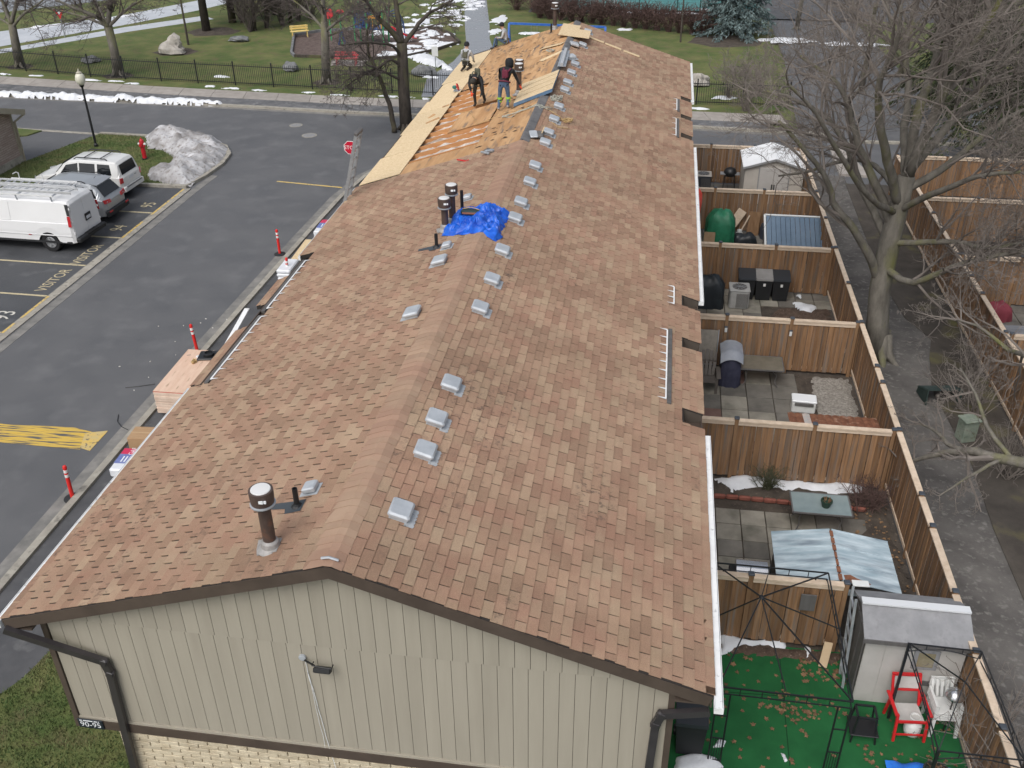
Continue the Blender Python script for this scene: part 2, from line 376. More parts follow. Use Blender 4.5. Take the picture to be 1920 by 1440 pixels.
# ---------------------------------------------------------------- painted markings
def strip(name, m, a, b, w, z=0.009):
    a, b = Vector((*a[:2],0)), Vector((*b[:2],0)); d = (b-a).normalized(); nrm = Vector((-d.y,d.x,0))*w/2
    return struct(MB().sheet([(a-nrm)[:2],(b-nrm)[:2],(b+nrm)[:2],(a+nrm)[:2]], z).obj(name, m))
for y in (28.25, 25.46, 22.72, 20.05, 17.25, 14.5):
    strip('bay_line', M_pale, (-24.6, y+0.15), (-17.72, y), 0.11)
for a, b in ((31.2,29.9),(29.7,28.0),(27.2,25.4),(20.0,18.3),(17.9,17.2)):
    strip('kerb_paint', M_yellow, (-17.62,a), (-17.62,b), 0.10, 0.034)
TX = Matrix(((0,-1,0,0),(1,0,0,0),(0,0,1,0),(0,0,0,1)))
for body, cx, y, size, sx, m in (('95',-18.30,29.15,0.82,0.75,M_pale),('94',-18.30,26.45,0.82,0.75,M_pale),('VISITOR',-18.2,23.75,0.62,0.86,M_pale),('VISITOR',-18.2,21.35,0.62,0.86,M_pale),('93',-18.35,18.45,0.95,0.75,M_white)):
    o = lettering(body, size, m, None, Matrix.Translation((cx,y,0.010)) @ TX, sx=sx, name='bay_number'); struct(o)
strip('lane_line', M_yellow, (-13.75,32.8), (-10.45,32.35), 0.13, 0.006)
# speed hump arrow paint, lower left
M_hump = mat('scraped_yellow_paint', (0.66,0.43,0.06), (0.50,0.36,0.10), scale=3, rough=0.75, stretch=(0.5,7,1), c3=(0.10,0.10,0.10), s3=2.2, t3=(0.50,0.60))
struct(MB().sheet([(-15.739, 12.088),(-12.186, 12.234),(-11.441, 12.062),(-11.464, 11.245),(-15.185, 11.289)], 0.006).obj('hump_paint', M_hump))
struct(MB().sheet([(-11.741, 12.022),(-11.150, 12.210),(-11.161, 11.210),(-11.505, 11.317)], 0.010).obj('hump_arrow', M_yellow))
# manholes
for c, r_ in (((-15.913, 41.616),0.36),((-14.578, 39.909),0.40)):
    t = thing('manhole_cover', 'pale round manhole cover set in the road nearer the fence' if r_ < 0.38 else 'slotted round manhole cover set in the road nearer the stop sign', 'manhole', (c[0],c[1],0))
    MB().lathe([(r_,0),(r_,0.010),(r_*0.86,0.010),(r_*0.86,0.006)], n=28).obj('frame', M_kerb, t)
    MB().lathe([(r_*0.84,0),(r_*0.84,0.012)], n=28).obj('lid', mat('manhole_iron', (0.20,0.20,0.20), (0.28,0.28,0.28), scale=12, rough=0.6, bump=0.6, bscale=25), t)

# ---------------------------------------------------------------- snow
def inside(p, poly):
    x, y = p; c = False
    for (x1,y1),(x2,y2) in zip(poly, poly[1:]+poly[:1]):
        if (y1 > y) != (y2 > y) and x < (x2-x1)*(y-y1)/(y2-y1)+x1: c = not c
    return c
def edge_dist(p, poly):
    best = 1e9; P_ = Vector(p)
    for a, b in zip(poly, poly[1:]+poly[:1]):
        A, B = Vector(a), Vector(b); d = B-A; t = max(0, min(1, (P_-A).dot(d)/max(d.length_squared,1e-9)))
        best = min(best, (P_-A-d*t).length)
    return best
def snow(b, poly, h, z0, soft=0.6, res=28, rough=0.35, fr=1.3, seed=0):
    x0, x1 = min(p[0] for p in poly), max(p[0] for p in poly); y0, y1 = min(p[1] for p in poly), max(p[1] for p in poly)
    st = max(x1-x0, y1-y0)/res; nx, ny = int((x1-x0)/st)+2, int((y1-y0)/st)+2
    idx = {}; vs = []
    for j in range(-1, ny+1):
        for i in range(-1, nx+1):
            x, y = x0+i*st, y0+j*st
            q = Vector((x*fr+seed*7, y*fr, seed)); ds = st*1.2
            wob = noise.noise(q*3)*ds, noise.noise(q*3+Vector((9,9,9)))*ds
            p = (x+wob[0], y+wob[1])
            ins = inside(p, poly); d = edge_dist(p, poly)
            if not ins and d > st*0.9: continue
            k = 0 if not ins else 1-(1-min(1, d/soft))**2
            z = z0 + h*k*(1+rough*noise.fractal(q, 1.0, 2.0, 5)) + (0.0 if ins else -0.03)
            idx[(i,j)] = len(vs); vs.append((x, y, max(z, z0-0.03)))
    fs = []
    for (i,j) in idx:
        q = [(i,j),(i+1,j),(i+1,j+1),(i,j+1)]
        if all(k in idx for k in q): fs.append(tuple(idx[k] for k in q))
    b.add(vs, fs)
b = MB()
snow(b, [(-23.160, 38.515),(-22.715, 39.332),(-21.838, 39.727),(-20.239, 38.861),(-19.238, 38.605),(-17.726, 36.808),(-17.370, 35.082),(-17.417, 33.106),(-17.480, 31.476),(-18.438, 31.574),(-19.735, 32.073),(-20.423, 33.356),(-19.742, 33.752),(-19.922, 35.185),(-21.030, 36.325),(-22.010, 36.557)], 0.52, 0.05, soft=1.0, res=72, rough=0.55, fr=1.5, seed=4)
tag(b.obj('snow_pile', M_dirtysnow, smooth=True), 'dirty grey ploughed snow pile on the kerb corner beside the hydrant', 'snow pile')
b = MB(); xs = [x*0.5 for x in range(-90,-42)]
w_ = [0.26+0.2*noise.noise(Vector((x*0.9,0,5))) - max(0,(x+24)*0.1) for x in xs]
snow(b, [(x, y_curb(x)-0.14-w_[i]*0.3) for i, x in enumerate(xs)] + [(x, y_curb(x)+0.16+w_[i]*0.7) for i, x in list(enumerate(xs))[::-1]], 0.27, 0.02, soft=0.14, res=230, rough=0.6, fr=1.6, seed=5)
tag(b.obj('snow_bank', M_snow, smooth=True), 'long low bank of old snow along the far kerb', 'snow bank')
b = MB(); rs = random.Random(5)
def patch(cx, cy, rx, ry, h=0.07, z=0.1, k=15):
    ph = rs.uniform(0,6)
    snow(b, [(cx+rx*math.cos(2*PI*i/k+ph)*rs.uniform(0.35,1.15), cy+ry*math.sin(2*PI*i/k+ph)*rs.uniform(0.4,1.2)) for i in range(k)], h, z, soft=min(rx,ry)*0.7, res=14, seed=cx)
x = -45.0
while x < 7:
    if rs.random() < 0.72:
        r_ = rs.uniform(0.3,1.2); patch(x, y_sw1(x)+rs.uniform(0.25,0.6), r_, rs.uniform(0.12,0.26))
    x += rs.uniform(1.0,2.4)
for u, v, rx, ry in ((418,147,0.5,0.2),(0,0,0,0),(1350,185,0.9,0.35),(1305,207,0.7,0.35)):
    pass
for c, rx, ry in (((-24.113, 51.086),0.7,0.3),((7.281, 49.641),1.1,0.5),((5.793, 47.086),0.8,0.4),((-10.870, 52.418),0.9,0.3),((-6.407, 66.325),1.4,0.8),((-9.406, 71.099),0.8,2.2),((-9.098, 66.628),0.8,1.2),((0.675, 68.412),0.9,0.7),((12.680, 65.900),3.0,1.2),((17.029, 65.124),2.5,0.8)):
    patch(c[0], c[1], rx, ry, h=0.09, k=11)
snow(b, [(-13.371, 57.426),(-12.714, 58.132),(-11.730, 57.919),(-10.028, 55.057),(-9.625, 53.948),(-10.727, 54.980),(-12.222, 56.007)], 0.3, 0.1, soft=0.5, res=24, seed=2)
# strip of snow along the far street
for u0, u1 in ((-45.5,-44),(-42,-39.5)):
    snow(b, [(u0,63.9+ (u0+45.5)*1.05),(u1,63.9+(u1+45.5)*1.05),(u1+0.2,64.7+(u1+45.5)*1.05),(u0,64.5+(u0+45.5)*1.05)], 0.14, 0.1, soft=0.3, res=20, seed=u0)
stuff(b.obj('snow_patches', M_snow, smooth=True), 'thin scattered patches of melting snow on the grass and verge', 'snow')

# ---------------------------------------------------------------- the townhouse block being reroofed
W_, H_, E_, L_R = 4.7920, 7.2231, 5.6779, 33.7055
TH = math.atan2(H_-E_, W_); CT, ST = math.cos(TH), math.sin(TH); SLOPE = W_/CT
YB = 17.2                                   # shingles are stripped from the left slope beyond here
def rp(side, s, y, dz=0.0):
    return Vector((side*(s*CT+dz*ST), y, H_-s*ST+dz*CT))
def rmat(side, s, y, dz=0.0):
    a = rp(side, s, y, dz)
    X = Vector((side*CT,0,-ST)); Z = Vector((side*ST,0,CT)); Yv = Z.cross(X)
    return Matrix(((X.x,Yv.x,Z.x,a.x),(X.y,Yv.y,Z.y,a.y),(X.z,Yv.z,Z.z,a.z),(0,0,0,1)))
M_shing = mat('asphalt_shingle', (0.356,0.246,0.172), (0.402,0.286,0.204), scale=1.1, rough=0.95, bump=0.5, bscale=160, rand=0.06, c3=(0.370,0.236,0.170), s3=1.9, t3=(0.45,0.7), spec=0.15)
def shingle_wear(m):
    """granule speckle, damp streaks and cracked dark spots, plus two tab tones"""
    n, l = m.node_tree.nodes, m.node_tree.links
    bs = n['Principled BSDF']; src = bs.inputs['Base Color'].links[0].from_socket
    g = n.new('ShaderNodeNewGeometry'); oi = n.new('ShaderNodeObjectInfo')
    ad = n.new('ShaderNodeMath'); ad.operation = 'MULTIPLY_ADD'; ad.inputs[1].default_value = 7.31
    l.new(g.outputs['Random Per Island'], ad.inputs[0]); l.new(oi.outputs['Random'], ad.inputs[2])
    fr = n.new('ShaderNodeMath'); fr.operation = 'FRACT'; l.new(ad.outputs[0], fr.inputs[0])
    rp_ = n.new('ShaderNodeValToRGB'); e = rp_.color_ramp.elements
    e[0].position = 0.0; e[0].color = (0.84,0.79,0.77,1); e[1].position = 1.0; e[1].color = (1.10,1.14,1.10,1)
    k = e.new(0.45); k.color = (0.99,0.92,0.90,1); k = e.new(0.72); k.color = (1.03,1.02,0.99,1)
    l.new(fr.outputs[0], rp_.inputs[0])
    m1 = n.new('ShaderNodeMix'); m1.data_type = 'RGBA'; m1.blend_type = 'MULTIPLY'; m1.inputs['Factor'].default_value = 1
    l.new(src, m1.inputs['A']); l.new(rp_.outputs[0], m1.inputs['B'])
    t = n.new('ShaderNodeTexNoise'); t.inputs['Scale'].default_value = 130; t.inputs['Detail'].default_value = 2; l.new(g.outputs['Position'], t.inputs['Vector'])
    mr = n.new('ShaderNodeMapRange'); mr.inputs['From Min'].default_value = 0.3; mr.inputs['From Max'].default_value = 0.7; mr.inputs['To Min'].default_value = 0.80; mr.inputs['To Max'].default_value = 1.18
    l.new(t.outputs['Fac'], mr.inputs['Value'])
    m2 = n.new('ShaderNodeVectorMath'); m2.operation = 'SCALE'; l.new(m1.outputs['Result'], m2.inputs[0]); l.new(mr.outputs[0], m2.inputs['Scale'])
    # dark weathered areas: a broad mask times a fine broken one
    mp = n.new('ShaderNodeMapping'); mp.inputs['Scale'].default_value = (1.2,0.35,1.2); l.new(g.outputs['Position'], mp.inputs['Vector'])
    ta = n.new('ShaderNodeTexNoise'); ta.inputs['Scale'].default_value = 0.9; ta.inputs['Detail'].default_value = 3; l.new(mp.outputs[0], ta.inputs['Vector'])
    tb = n.new('ShaderNodeTexNoise'); tb.inputs['Scale'].default_value = 9; tb.inputs['Detail'].default_value = 6; tb.inputs['Roughness'].default_value = 0.7; l.new(g.outputs['Position'], tb.inputs['Vector'])
    a1 = n.new('ShaderNodeMapRange'); a1.inputs['From Min'].default_value = 0.48; a1.inputs['From Max'].default_value = 0.66; l.new(ta.outputs['Fac'], a1.inputs['Value'])
    a2 = n.new('ShaderNodeMapRange'); a2.inputs['From Min'].default_value = 0.53; a2.inputs['From Max'].default_value = 0.68; l.new(tb.outputs['Fac'], a2.inputs['Value'])
    mm = n.new('ShaderNodeMath'); mm.operation = 'MULTIPLY'; l.new(a1.outputs[0], mm.inputs[0]); l.new(a2.outputs[0], mm.inputs[1])
    m5 = n.new('ShaderNodeMath'); m5.operation = 'MULTIPLY'; l.new(mm.outputs[0], m5.inputs[0]); m5.inputs[1].default_value = 0.88
    m3 = n.new('ShaderNodeMix'); m3.data_type = 'RGBA'; l.new(m5.outputs[0], m3.inputs['Factor']); l.new(m2.outputs[0], m3.inputs['A']); m3.inputs['B'].default_value = (0.10,0.075,0.065,1)
    # broad damp streaks running down the slope
    mq = n.new('ShaderNodeMapping'); mq.inputs['Scale'].default_value = (0.22,1.1,0.22); l.new(g.outputs['Position'], mq.inputs['Vector'])
    tq = n.new('ShaderNodeTexNoise'); tq.inputs['Scale'].default_value = 1.0; tq.inputs['Detail'].default_value = 4; l.new(mq.outputs[0], tq.inputs['Vector'])
    rq_ = n.new('ShaderNodeMapRange'); rq_.inputs['From Min'].default_value = 0.32; rq_.inputs['From Max'].default_value = 0.62; rq_.inputs['To Min'].default_value = 0.84; rq_.inputs['To Max'].default_value = 1.03
    l.new(tq.outputs['Fac'], rq_.inputs['Value'])
    m6 = n.new('ShaderNodeVectorMath'); m6.operation = 'SCALE'; l.new(m3.outputs['Result'], m6.inputs[0]); l.new(rq_.outputs[0], m6.inputs['Scale'])
    l.new(m6.outputs[0], bs.inputs['Base Color'])
shingle_wear(M_shing)
M_felt = mat('roofing_felt', (0.020,0.017,0.015), (0.036,0.031,0.028), scale=6, rough=0.95)
M_grayfelt = mat('grey_underlay', (0.10,0.10,0.105), (0.17,0.165,0.165), scale=2.5, rough=0.9, bump=0.3, bscale=30)
M_brown = mat('brown_trim', (0.062,0.046,0.036), (0.085,0.064,0.050), scale=2, rough=0.6)
M_sid = mat('tan_siding', (0.325,0.297,0.240), (0.356,0.326,0.265), scale=1.3, rough=0.75, bump=0.12, bscale=60, rand=0.03, stretch=(3,3,0.3), c3=(0.285,0.258,0.208), s3=0.9, t3=(0.55,0.85))
M_groove = mat('siding_groove', (0.12,0.10,0.08), rough=0.9)
M_brick = mat('cream_brick', (0.46,0.39,0.275), (0.60,0.53,0.395), scale=5, rough=0.9, bump=0.5, bscale=50, rand=0.12)
M_mortar = mat('mortar', (0.42,0.37,0.28), (0.50,0.45,0.36), scale=8, rough=0.95)
M_wgut = mat('white_gutter', (0.70,0.71,0.71), (0.80,0.81,0.81), scale=4, rough=0.55, c3=(0.45,0.46,0.46), s3=11, t3=(0.62,0.72))
M_spout = mat('dark_brown_downspout', (0.030,0.027,0.029), (0.042,0.038,0.040), scale=3, rough=0.4, spec=0.5)
M_galv = mat('galvanised_steel', (0.36,0.39,0.42), (0.48,0.51,0.54), scale=5, rough=0.42, metal=0.55, bump=0.05, bscale=20)
M_ventc = mat('grey_vent_paint', (0.40,0.43,0.46), (0.50,0.53,0.56), scale=4, rough=0.45, metal=0.25)
M_ply = mat('old_plywood', (0.40,0.22,0.098), (0.56,0.345,0.175), scale=1.0, rough=0.85, bump=0.25, bscale=40, rand=0.08, stretch=(3.5,0.6,3.5), c3=(0.17,0.13,0.10), s3=1.7, t3=(0.55,0.70))
M_osb = mat('new_osb', (0.60,0.455,0.265), (0.72,0.575,0.375), scale=14, rough=0.85, bump=0.2, bscale=60, rand=0.05, c3=(0.50,0.36,0.20), s3=30, t3=(0.55,0.7))
M_raft = mat('roof_rafter', (0.40,0.185,0.075), (0.52,0.27,0.12), scale=3, rough=0.85, rand=0.1, stretch=(0.6,5,5))
M_insul = mat('attic_insulation', (0.42,0.36,0.31), (0.66,0.62,0.57), scale=5, rough=1.0, bump=1.0, bscale=14, c3=(0.26,0.19,0.14), s3=3, t3=(0.5,0.68))

house = thing('townhouse', 'long tan townhouse block with brown shingle roof being stripped', 'house')

# --- walls
WY = 0.22; WL, WR = -4.41, 4.33; ZS0, ZS1 = 3.55, 5.56
def z_roof(x): return H_ - abs(x)*ST/CT
MB().poly([(WL+0.02,WY+0.02),(WR-0.02,WY+0.02),(WR-0.02,33.5),(WL+0.02,33.5)], 3.3, 5.45).obj('upper_wall', M_groove, house)
b = MB(); g = [(WL+0.02,5.46),(WR-0.02,5.46),(WR-0.02,z_roof(WR)-0.12),(0,H_-0.12),(WL+0.02,z_roof(WL)-0.12)]
for y0, y1 in ((WY+0.02,WY+0.1),(33.3,33.4)):
    b.add([(x,y0,z) for x, z in g]+[(x,y1,z) for x, z in g], [(0,1,2,3,4),(9,8,7,6,5)]+[(i,i+5,(i+1)%5+5,(i+1)%5) for i in range(5)])
b.obj('gable_wall', M_groove, house)
MB().bb(-3.78,WR-0.03,WY+0.05,33.4,0.0,3.36).obj('lower_wall', M_mortar, house)
x = WL+0.09; k = 0
while x < WR-0.07:
    x2 = min(x+0.205, WR-0.06)
    for (xa, xb, z0, lo) in ((x, x2, ZS0, True), (x+0.03, min(x2+0.03,WR-0.06), ZS1+0.004, False)):
        if xb-xa < 0.03: continue
        za, zb = (ZS1, ZS1) if lo else (z_roof(xa)-0.02, z_roof(xb)-0.02)
        if lo: za, zb = min(za, z_roof(xa)-0.02), min(zb, z_roof(xb)-0.02)
        if za-z0 < 0.02 and zb-z0 < 0.02: continue
        za, zb = max(za, z0+0.005), max(zb, z0+0.005)
        y0 = WY + (0.006 if lo else 0.0)
        p = [(xa+0.0035,z0),(xb-0.0035,z0),(xb-0.0035,zb),(xa+0.0035,za)]
        if not lo and xa < 0 < xb: p.insert(3, (0,H_-0.02))
        n_ = len(p)
        MB().add([(a,y0,c) for a, c in p]+[(a,y0+0.03,c) for a, c in p], [tuple(range(n_)), tuple(range(2*n_-1,n_-1,-1))]+[(i,i+n_,(i+1)%n_+n_,(i+1)%n_) for i in range(n_)]).obj('siding_board', M_sid, house)
    x = x2
MB().bb(WL,WL+0.085,WY-0.022,WY+0.02,3.36,5.62).obj('corner_board', M_brown, house)
MB().bb(WR-0.06,WR+0.02,WY-0.022,WY+0.02,3.36,5.66).obj('corner_board', M_brown, house)
MB().bb(WL,WR,WY-0.03,WY+0.04,3.33,3.50).obj('belt_board', M_brown, house)
MB().bb(WL+0.04,WR,WY-0.016,WY+0.03,3.503,3.546).obj('belt_flashing', M_sid, house)
MB().bb(WL,-3.78,WY+0.06,33.3,3.28,3.325).obj('jetty_soffit', M_brown, house)
# bricks under the belt board (the courses the photograph shows)
brick_me = MB().cbox((0,0,0),(0.30,0.05,0.072),0.006).mesh('brick', M_brick)
rb = random.Random(3)
for r_ in range(14):
    z = 3.285-r_*0.082; x = -3.78+0.155+(0.155 if r_ % 2 else 0.0)
    if r_ % 2: link('brick', MB().cbox((0,0,0),(0.14,0.05,0.072),0.006).mesh('brick', M_brick) if r_ == 1 else half_me, house, loc=(-3.70,WY+0.048,z))
    if r_ == 1: half_me = bpy.data.objects[-1].data if False else [o for o in house.children if o.name.startswith('brick')][-1].data
    while x < (3.2 if r_ < 6 else -0.5):
        link('brick', brick_me, house, loc=(x, WY+0.046+rb.uniform(-0.006,0.005), z+rb.uniform(-0.003,0.003)), rot=(0,rb.uniform(-0.012,0.012),rb.uniform(-0.01,0.01)))
        x += 0.312

# --- roof decks
b = MB()
def slab(b, side, s0, s1, y0, y1, d0=-0.10, d1=0.0):
    v = [rp(side,s,y,d) for d in (d0,d1) for s, y in ((s0,y0),(s1,y0),(s1,y1),(s0,y1))]
    b.add(v, [(0,1,2,3),(7,6,5,4),(0,4,5,1),(1,5,6,2),(2,6,7,3),(3,7,4,0)] if side < 0 else [(0,3,2,1),(4,5,6,7),(0,1,5,4),(1,2,6,5),(2,3,7,6),(3,0,4,7)])
S_N = 4.44/CT; S_A = 4.20/CT
NOTCH = [(5.95,6.42),(8.72,9.10),(10.55,11.05),(22.75,23.2),(24.95,25.4),(27.3,27.75)]
slab(b, 1, 0, S_N, 0, L_R)
prev = 0
for a, c in NOTCH + [(L_R,L_R)]:
    slab(b, 1, S_N+0.001, SLOPE, prev, a); prev = c
slab(b, -1, 0, SLOPE-0.45, 0, YB)
slab(b, -1, SLOPE-0.449, SLOPE, 0, 6.1); slab(b, -1, SLOPE-0.449, SLOPE, 12.3, YB)
b.obj('roof_deck', M_felt, house)
b = MB()
for a, c in NOTCH: slab(b, 1, S_N+0.002, SLOPE-0.02, a+0.002, c-0.002, -0.45, -0.24)
b.obj('eave_recess', M_brown, house)
for a, c in NOTCH:
    b = MB()
    q0, q1 = rp(1,S_N+0.004,a), rp(1,S_N+0.004,c)
    b.add([(q0.x,a,q0.z-0.5),(q0.x,c,q0.z-0.5),(q0.x,c,q0.z),(q0.x,a,q0.z)], [(0,1,2,3)])
    for y in (a+0.003, c-0.003):
        e = rp(1,SLOPE-0.01,y); b.add([(q0.x,y,q0.z-0.45),(e.x,y,e.z-0.45),(e.x,y,e.z-0.02),(q0.x,y,q0.z-0.02)], [(0,1,2,3)])
    b.obj('recess_panel', bpy.data.materials.get('brown_soffit') or mat('brown_soffit', (0.070,0.056,0.045), (0.090,0.074,0.060), scale=4, rough=0.8), house)
# rake boards at the gable
for side in (-1, 1):
    b = MB(); T0, T1 = (H_-0.015), 0
    v = []
    for y in (-0.012, 0.030):
        for s, d in ((0,-0.185),(SLOPE,-0.185),(SLOPE,-0.012),(0,-0.012)):
            p = rp(side,s,y,d); 
            if s == 0: p.x = 0; p.z = H_ + d/CT
            v.append(p)
    b.add(v, [(0,1,2,3),(7,6,5,4),(0,4,5,1),(1,5,6,2),(2,6,7,3),(3,7,4,0)]).obj('rake_board', M_brown, house)
b = MB()
for side in (-1,1):
    v = [rp(side,s,y,-0.19) for y in (0.03,WY+0.03) for s in (0,SLOPE)]
    b.add(v, [(0,1,3,2)])
b.obj('rake_soffit', bpy.data.materials['brown_soffit'], house)
for side, x in ((-1,WL),(1,WR)):   # eave soffits and fascia
    b = MB(); xo = side*(W_-0.02)
    b.bb(min(x,xo),max(x,xo),0.03,33.6,E_-0.20,E_-0.17)
    b.bb(xo-0.012,xo+0.012,0.0,33.6,E_-0.2,E_-0.105)
    b.obj('eave_soffit', M_brown, house)

# --- shingles: single tabs near the camera, the rest in one mass
TAB, EXP = 0.326, 0.148
tabs = []
rt = random.Random(21)
def ragged(lo, amp): return lo + rt.uniform(-amp, amp)
def course_tabs(side, s1, y0, y1, off):
    y = y0 - off
    while y < y1:
        a, c = max(y, y0+rt.uniform(-0.02,0.02)), min(y+TAB, y1+rt.uniform(-0.015,0.015))
        if c-a > 0.05: tabs.append((side, s1, a, c))
        y += TAB
ncr = int((SLOPE-0.06)/EXP)+1
for side in (1, -1):
    for i in range(ncr):
        s1 = min(0.19+EXP*(i+1) + rt.uniform(-0.003,0.003), SLOPE+0.02)
        if s1-0.19 > SLOPE-0.1: break
        off = (i % 2)*TAB/2 + rt.uniform(-0.012,0.012) + (i//2 % 3)*0.02
        if side == 1:
            spans = [(0.0, L_R)]
            if s1 > S_N+0.06:
                spans = []; pv = 0.0
                for a, c in NOTCH + [(L_R,L_R)]: spans.append((pv, a)); pv = c
        else:
            spans = [(0.0, YB)]
            if s1 > SLOPE-0.40: spans = [(0.0,6.1),(12.3,YB)]
        for a, c in spans: course_tabs(side, s1, a, c, off)
    # last course along the eave
camp = cam.matrix_world.translation
def tab_depth(t):
    p = rp(t[0], t[1]-0.07, (t[2]+t[3])/2)
    return (p-camp).length
tabs.sort(key=tab_depth)
def tab_verts(L2, wob, gap=0.0085):
    t0, t1 = 0.002, 0.013
    xu, xl = -EXP-0.012, 0.0
    w = L2/2-gap
    return ([(xu,-w,0),(xl+wob[0],-w,0.002),(xl+wob[1],w,0.002),(xu,w,0),(xu,-w,t0),(xl+wob[0],-w,t1+wob[2]),(xl+wob[1],w,t1+wob[3]),(xu,w,t0)],
            [(0,3,2,1),(4,5,6,7),(0,1,5,4),(1,2,6,5),(2,3,7,6),(3,0,4,7)])
tab_meshes = {}
NEAR = 300
for side, s1, a, c in tabs[:NEAR]:
    L2 = c-a; key = round(L2,2) if abs(L2-TAB) > 0.004 else ('full', rt.randrange(5))
    if key not in tab_meshes:
        v, f = tab_verts(L2 if key[0:1] != ('full',) else TAB, [rt.uniform(-0.004,0.004) for _ in range(2)]+[rt.uniform(-0.002,0.004) for _ in range(2)]) if not isinstance(key, float) else tab_verts(L2, [0,0,0,0])
        tab_meshes[key] = MB().add(v, f).mesh('shingle', M_shing)
    link('shingle', tab_meshes[key], house, mtx=rmat(side, s1, (a+c)/2, 0.002))
b = MB()
for side, s1, a, c in tabs[NEAR:]:
    v, f = tab_verts(c-a, [rt.uniform(-0.004,0.004) for _ in range(2)]+[rt.uniform(-0.002,0.004) for _ in range(2)], 0.0085 if side > 0 else 0.012+rt.random()*0.004)
    Mx = rmat(side, s1, (a+c)/2, 0.002)
    b.add([Mx @ Vector(p) for p in v], f)
b.obj('shingles', M_shing, house, kind='stuff')
# ridge caps
cap_me = None
M_cap = mat('ridge_cap_shingle', (0.352,0.240,0.168), (0.392,0.276,0.196), scale=2.2, rough=0.95, bump=0.4, bscale=160, rand=0.09, c3=(0.36,0.230,0.165), s3=1.2, t3=(0.42,0.6), spec=0.15)
y = -0.01; ncap = 0
while y < YB-0.1:
    w = 0.30; y2 = y+0.20
    v = []
    for yy, dz in ((y,0.022),(y2,0.0155)):
        for d2 in (0.0, 0.005):
            v += [rp(-1,w+0.03,yy,dz-0.014+d2), rp(-1,0.05,yy,dz+d2), rp(1,0.05,yy,dz+d2), rp(1,w*0.62,yy,dz-0.014+d2)]
    # rings: 0-3 bottom near, 4-7 top near, 8-11 bottom far, 12-15 top far
    f = [(4,5,13,12),(5,6,14,13),(6,7,15,14),(0,8,9,1),(1,9,10,2),(2,10,11,3),(0,1,5,4),(1,2,6,5),(2,3,7,6),(8,12,13,9),(9,13,14,10),(10,14,15,11),(0,4,12,8),(3,11,15,7)]
    o = [Vector((q[0],q[1]-y,q[2])) for q in v]
    if cap_me is None: cap_me = MB().add(o, f).mesh('ridge_cap', M_cap)
    link('ridge_cap', cap_me, house, loc=(rt.uniform(-0.006,0.006), y, rt.uniform(0,0.003)))
    y += EXP
# ridge end flashing at the gable
MB().tube([(-0.10,0.10,H_+0.03),(0.0,0.10,H_+0.055),(0.12,0.10,H_+0.02)], 0.018, 6).obj('ridge_flashing', M_galv, house)
# grey underlay folded over the ridge where the shingles are gone
b = MB()
b.add([rp(-1,0.06,YB,0.022),rp(-1,0.06,L_R,0.022),Vector((0,L_R,H_+0.03)),Vector((0,YB,H_+0.03)),rp(1,0.20,YB,0.022),rp(1,0.20,L_R,0.022)], [(0,3,2,1),(3,4,5,2)])
b.obj('ridge_underlay', M_grayfelt, house)

# --- stripped left slope: plywood sheets, new boards along the eave, open rafters
ROW = [0.0, 1.26, 2.50, 3.72, SLOPE]            # distances from the ridge
def sheet_part(name, m, s0, s1, y0, y1, dz=0.0, th=0.016, par=None, skew=0.0):
    v = [rp(-1,s,y+(skew if s == s1 else 0),d) for d in (dz-th,dz) for s, y in ((s0,y0),(s1,y0),(s1,y1),(s0,y1))]
    return MB().add(v, [(0,1,2,3),(7,6,5,4),(0,4,5,1),(1,5,6,2),(2,6,7,3),(3,7,4,0)]).obj(name, m, par or house)
rq = random.Random(8)
def row_sheets(s0, s1, y0, y1, off, m=M_ply, name='plywood_sheet'):
    y = y0-off
    while y < y1:
        a, c = max(y,y0), min(y+2.44,y1)
        if c-a > 0.05: sheet_part(name, m, s0+0.004, s1-0.004, a+0.004, c-0.004, dz=rq.uniform(-0.003,0.003))
        y += 2.44
row_sheets(0.03, 1.50, YB, L_R, 1.0)                      # along the ridge
row_sheets(1.50, 2.60, 23.3, L_R, 0.4)
row_sheets(2.60, 3.70, 26.5, L_R, 1.6)
row_sheets(1.50, 3.70, YB, 18.2, 0.0)                     # strip beside the last shingles
sheet_part('plywood_sheet', M_ply, 1.55, 2.95, 20.55, 22.75, dz=0.012)     # the loose-laid piece in the opening
for i, (a, c) in enumerate(((YB+0.15,19.75),(19.76,22.2),(22.21,24.65),(24.66,26.3),(26.31,28.75),(28.76,31.2),(31.21,33.3))):
    sheet_part('osb_sheet', M_osb, 3.72+(0.0 if i != 3 else 0.05), SLOPE-0.02+(-0.10 if i in (1,4) else 0), a, c, dz=0.004+0.003*(i%2), skew=rq.uniform(-0.05,0.05))
for y in [18.45+0.715*i for i in range(13)]:              # rafters
    v = [rp(-1,s,y+dy,d) for d in (-0.17,-0.02) for s, dy in ((0.05,-0.022),(SLOPE-0.05,-0.022),(SLOPE-0.05,0.022),(0.05,0.022))]
    MB().add(v, [(0,1,2,3),(7,6,5,4),(0,4,5,1),(1,5,6,2),(2,6,7,3),(3,7,4,0)]).obj('rafter', M_raft, house)
v, f = grid_mesh(24, 90, lambda s, t: rp(-1, 1.3+2.6*s, YB+10.5*t, -0.135+0.07*noise.fractal(Vector((s*9,t*33,1)),1,2,4)))
MB().add(v, f).obj('insulation', M_insul, house, smooth=True)
b = MB()
for y in [18.8+0.715*i for i in range(11)]:               # thin truss webs under the rafters
    if rq.random() < 0.25: b.bar(rp(-1,rq.uniform(1.6,2.2),y,-0.05), rp(-1,rq.uniform(2.8,3.6),y+rq.uniform(-0.7,0.7),-0.10), 0.03, 0.02)
b.obj('truss_web', M_osb, house)
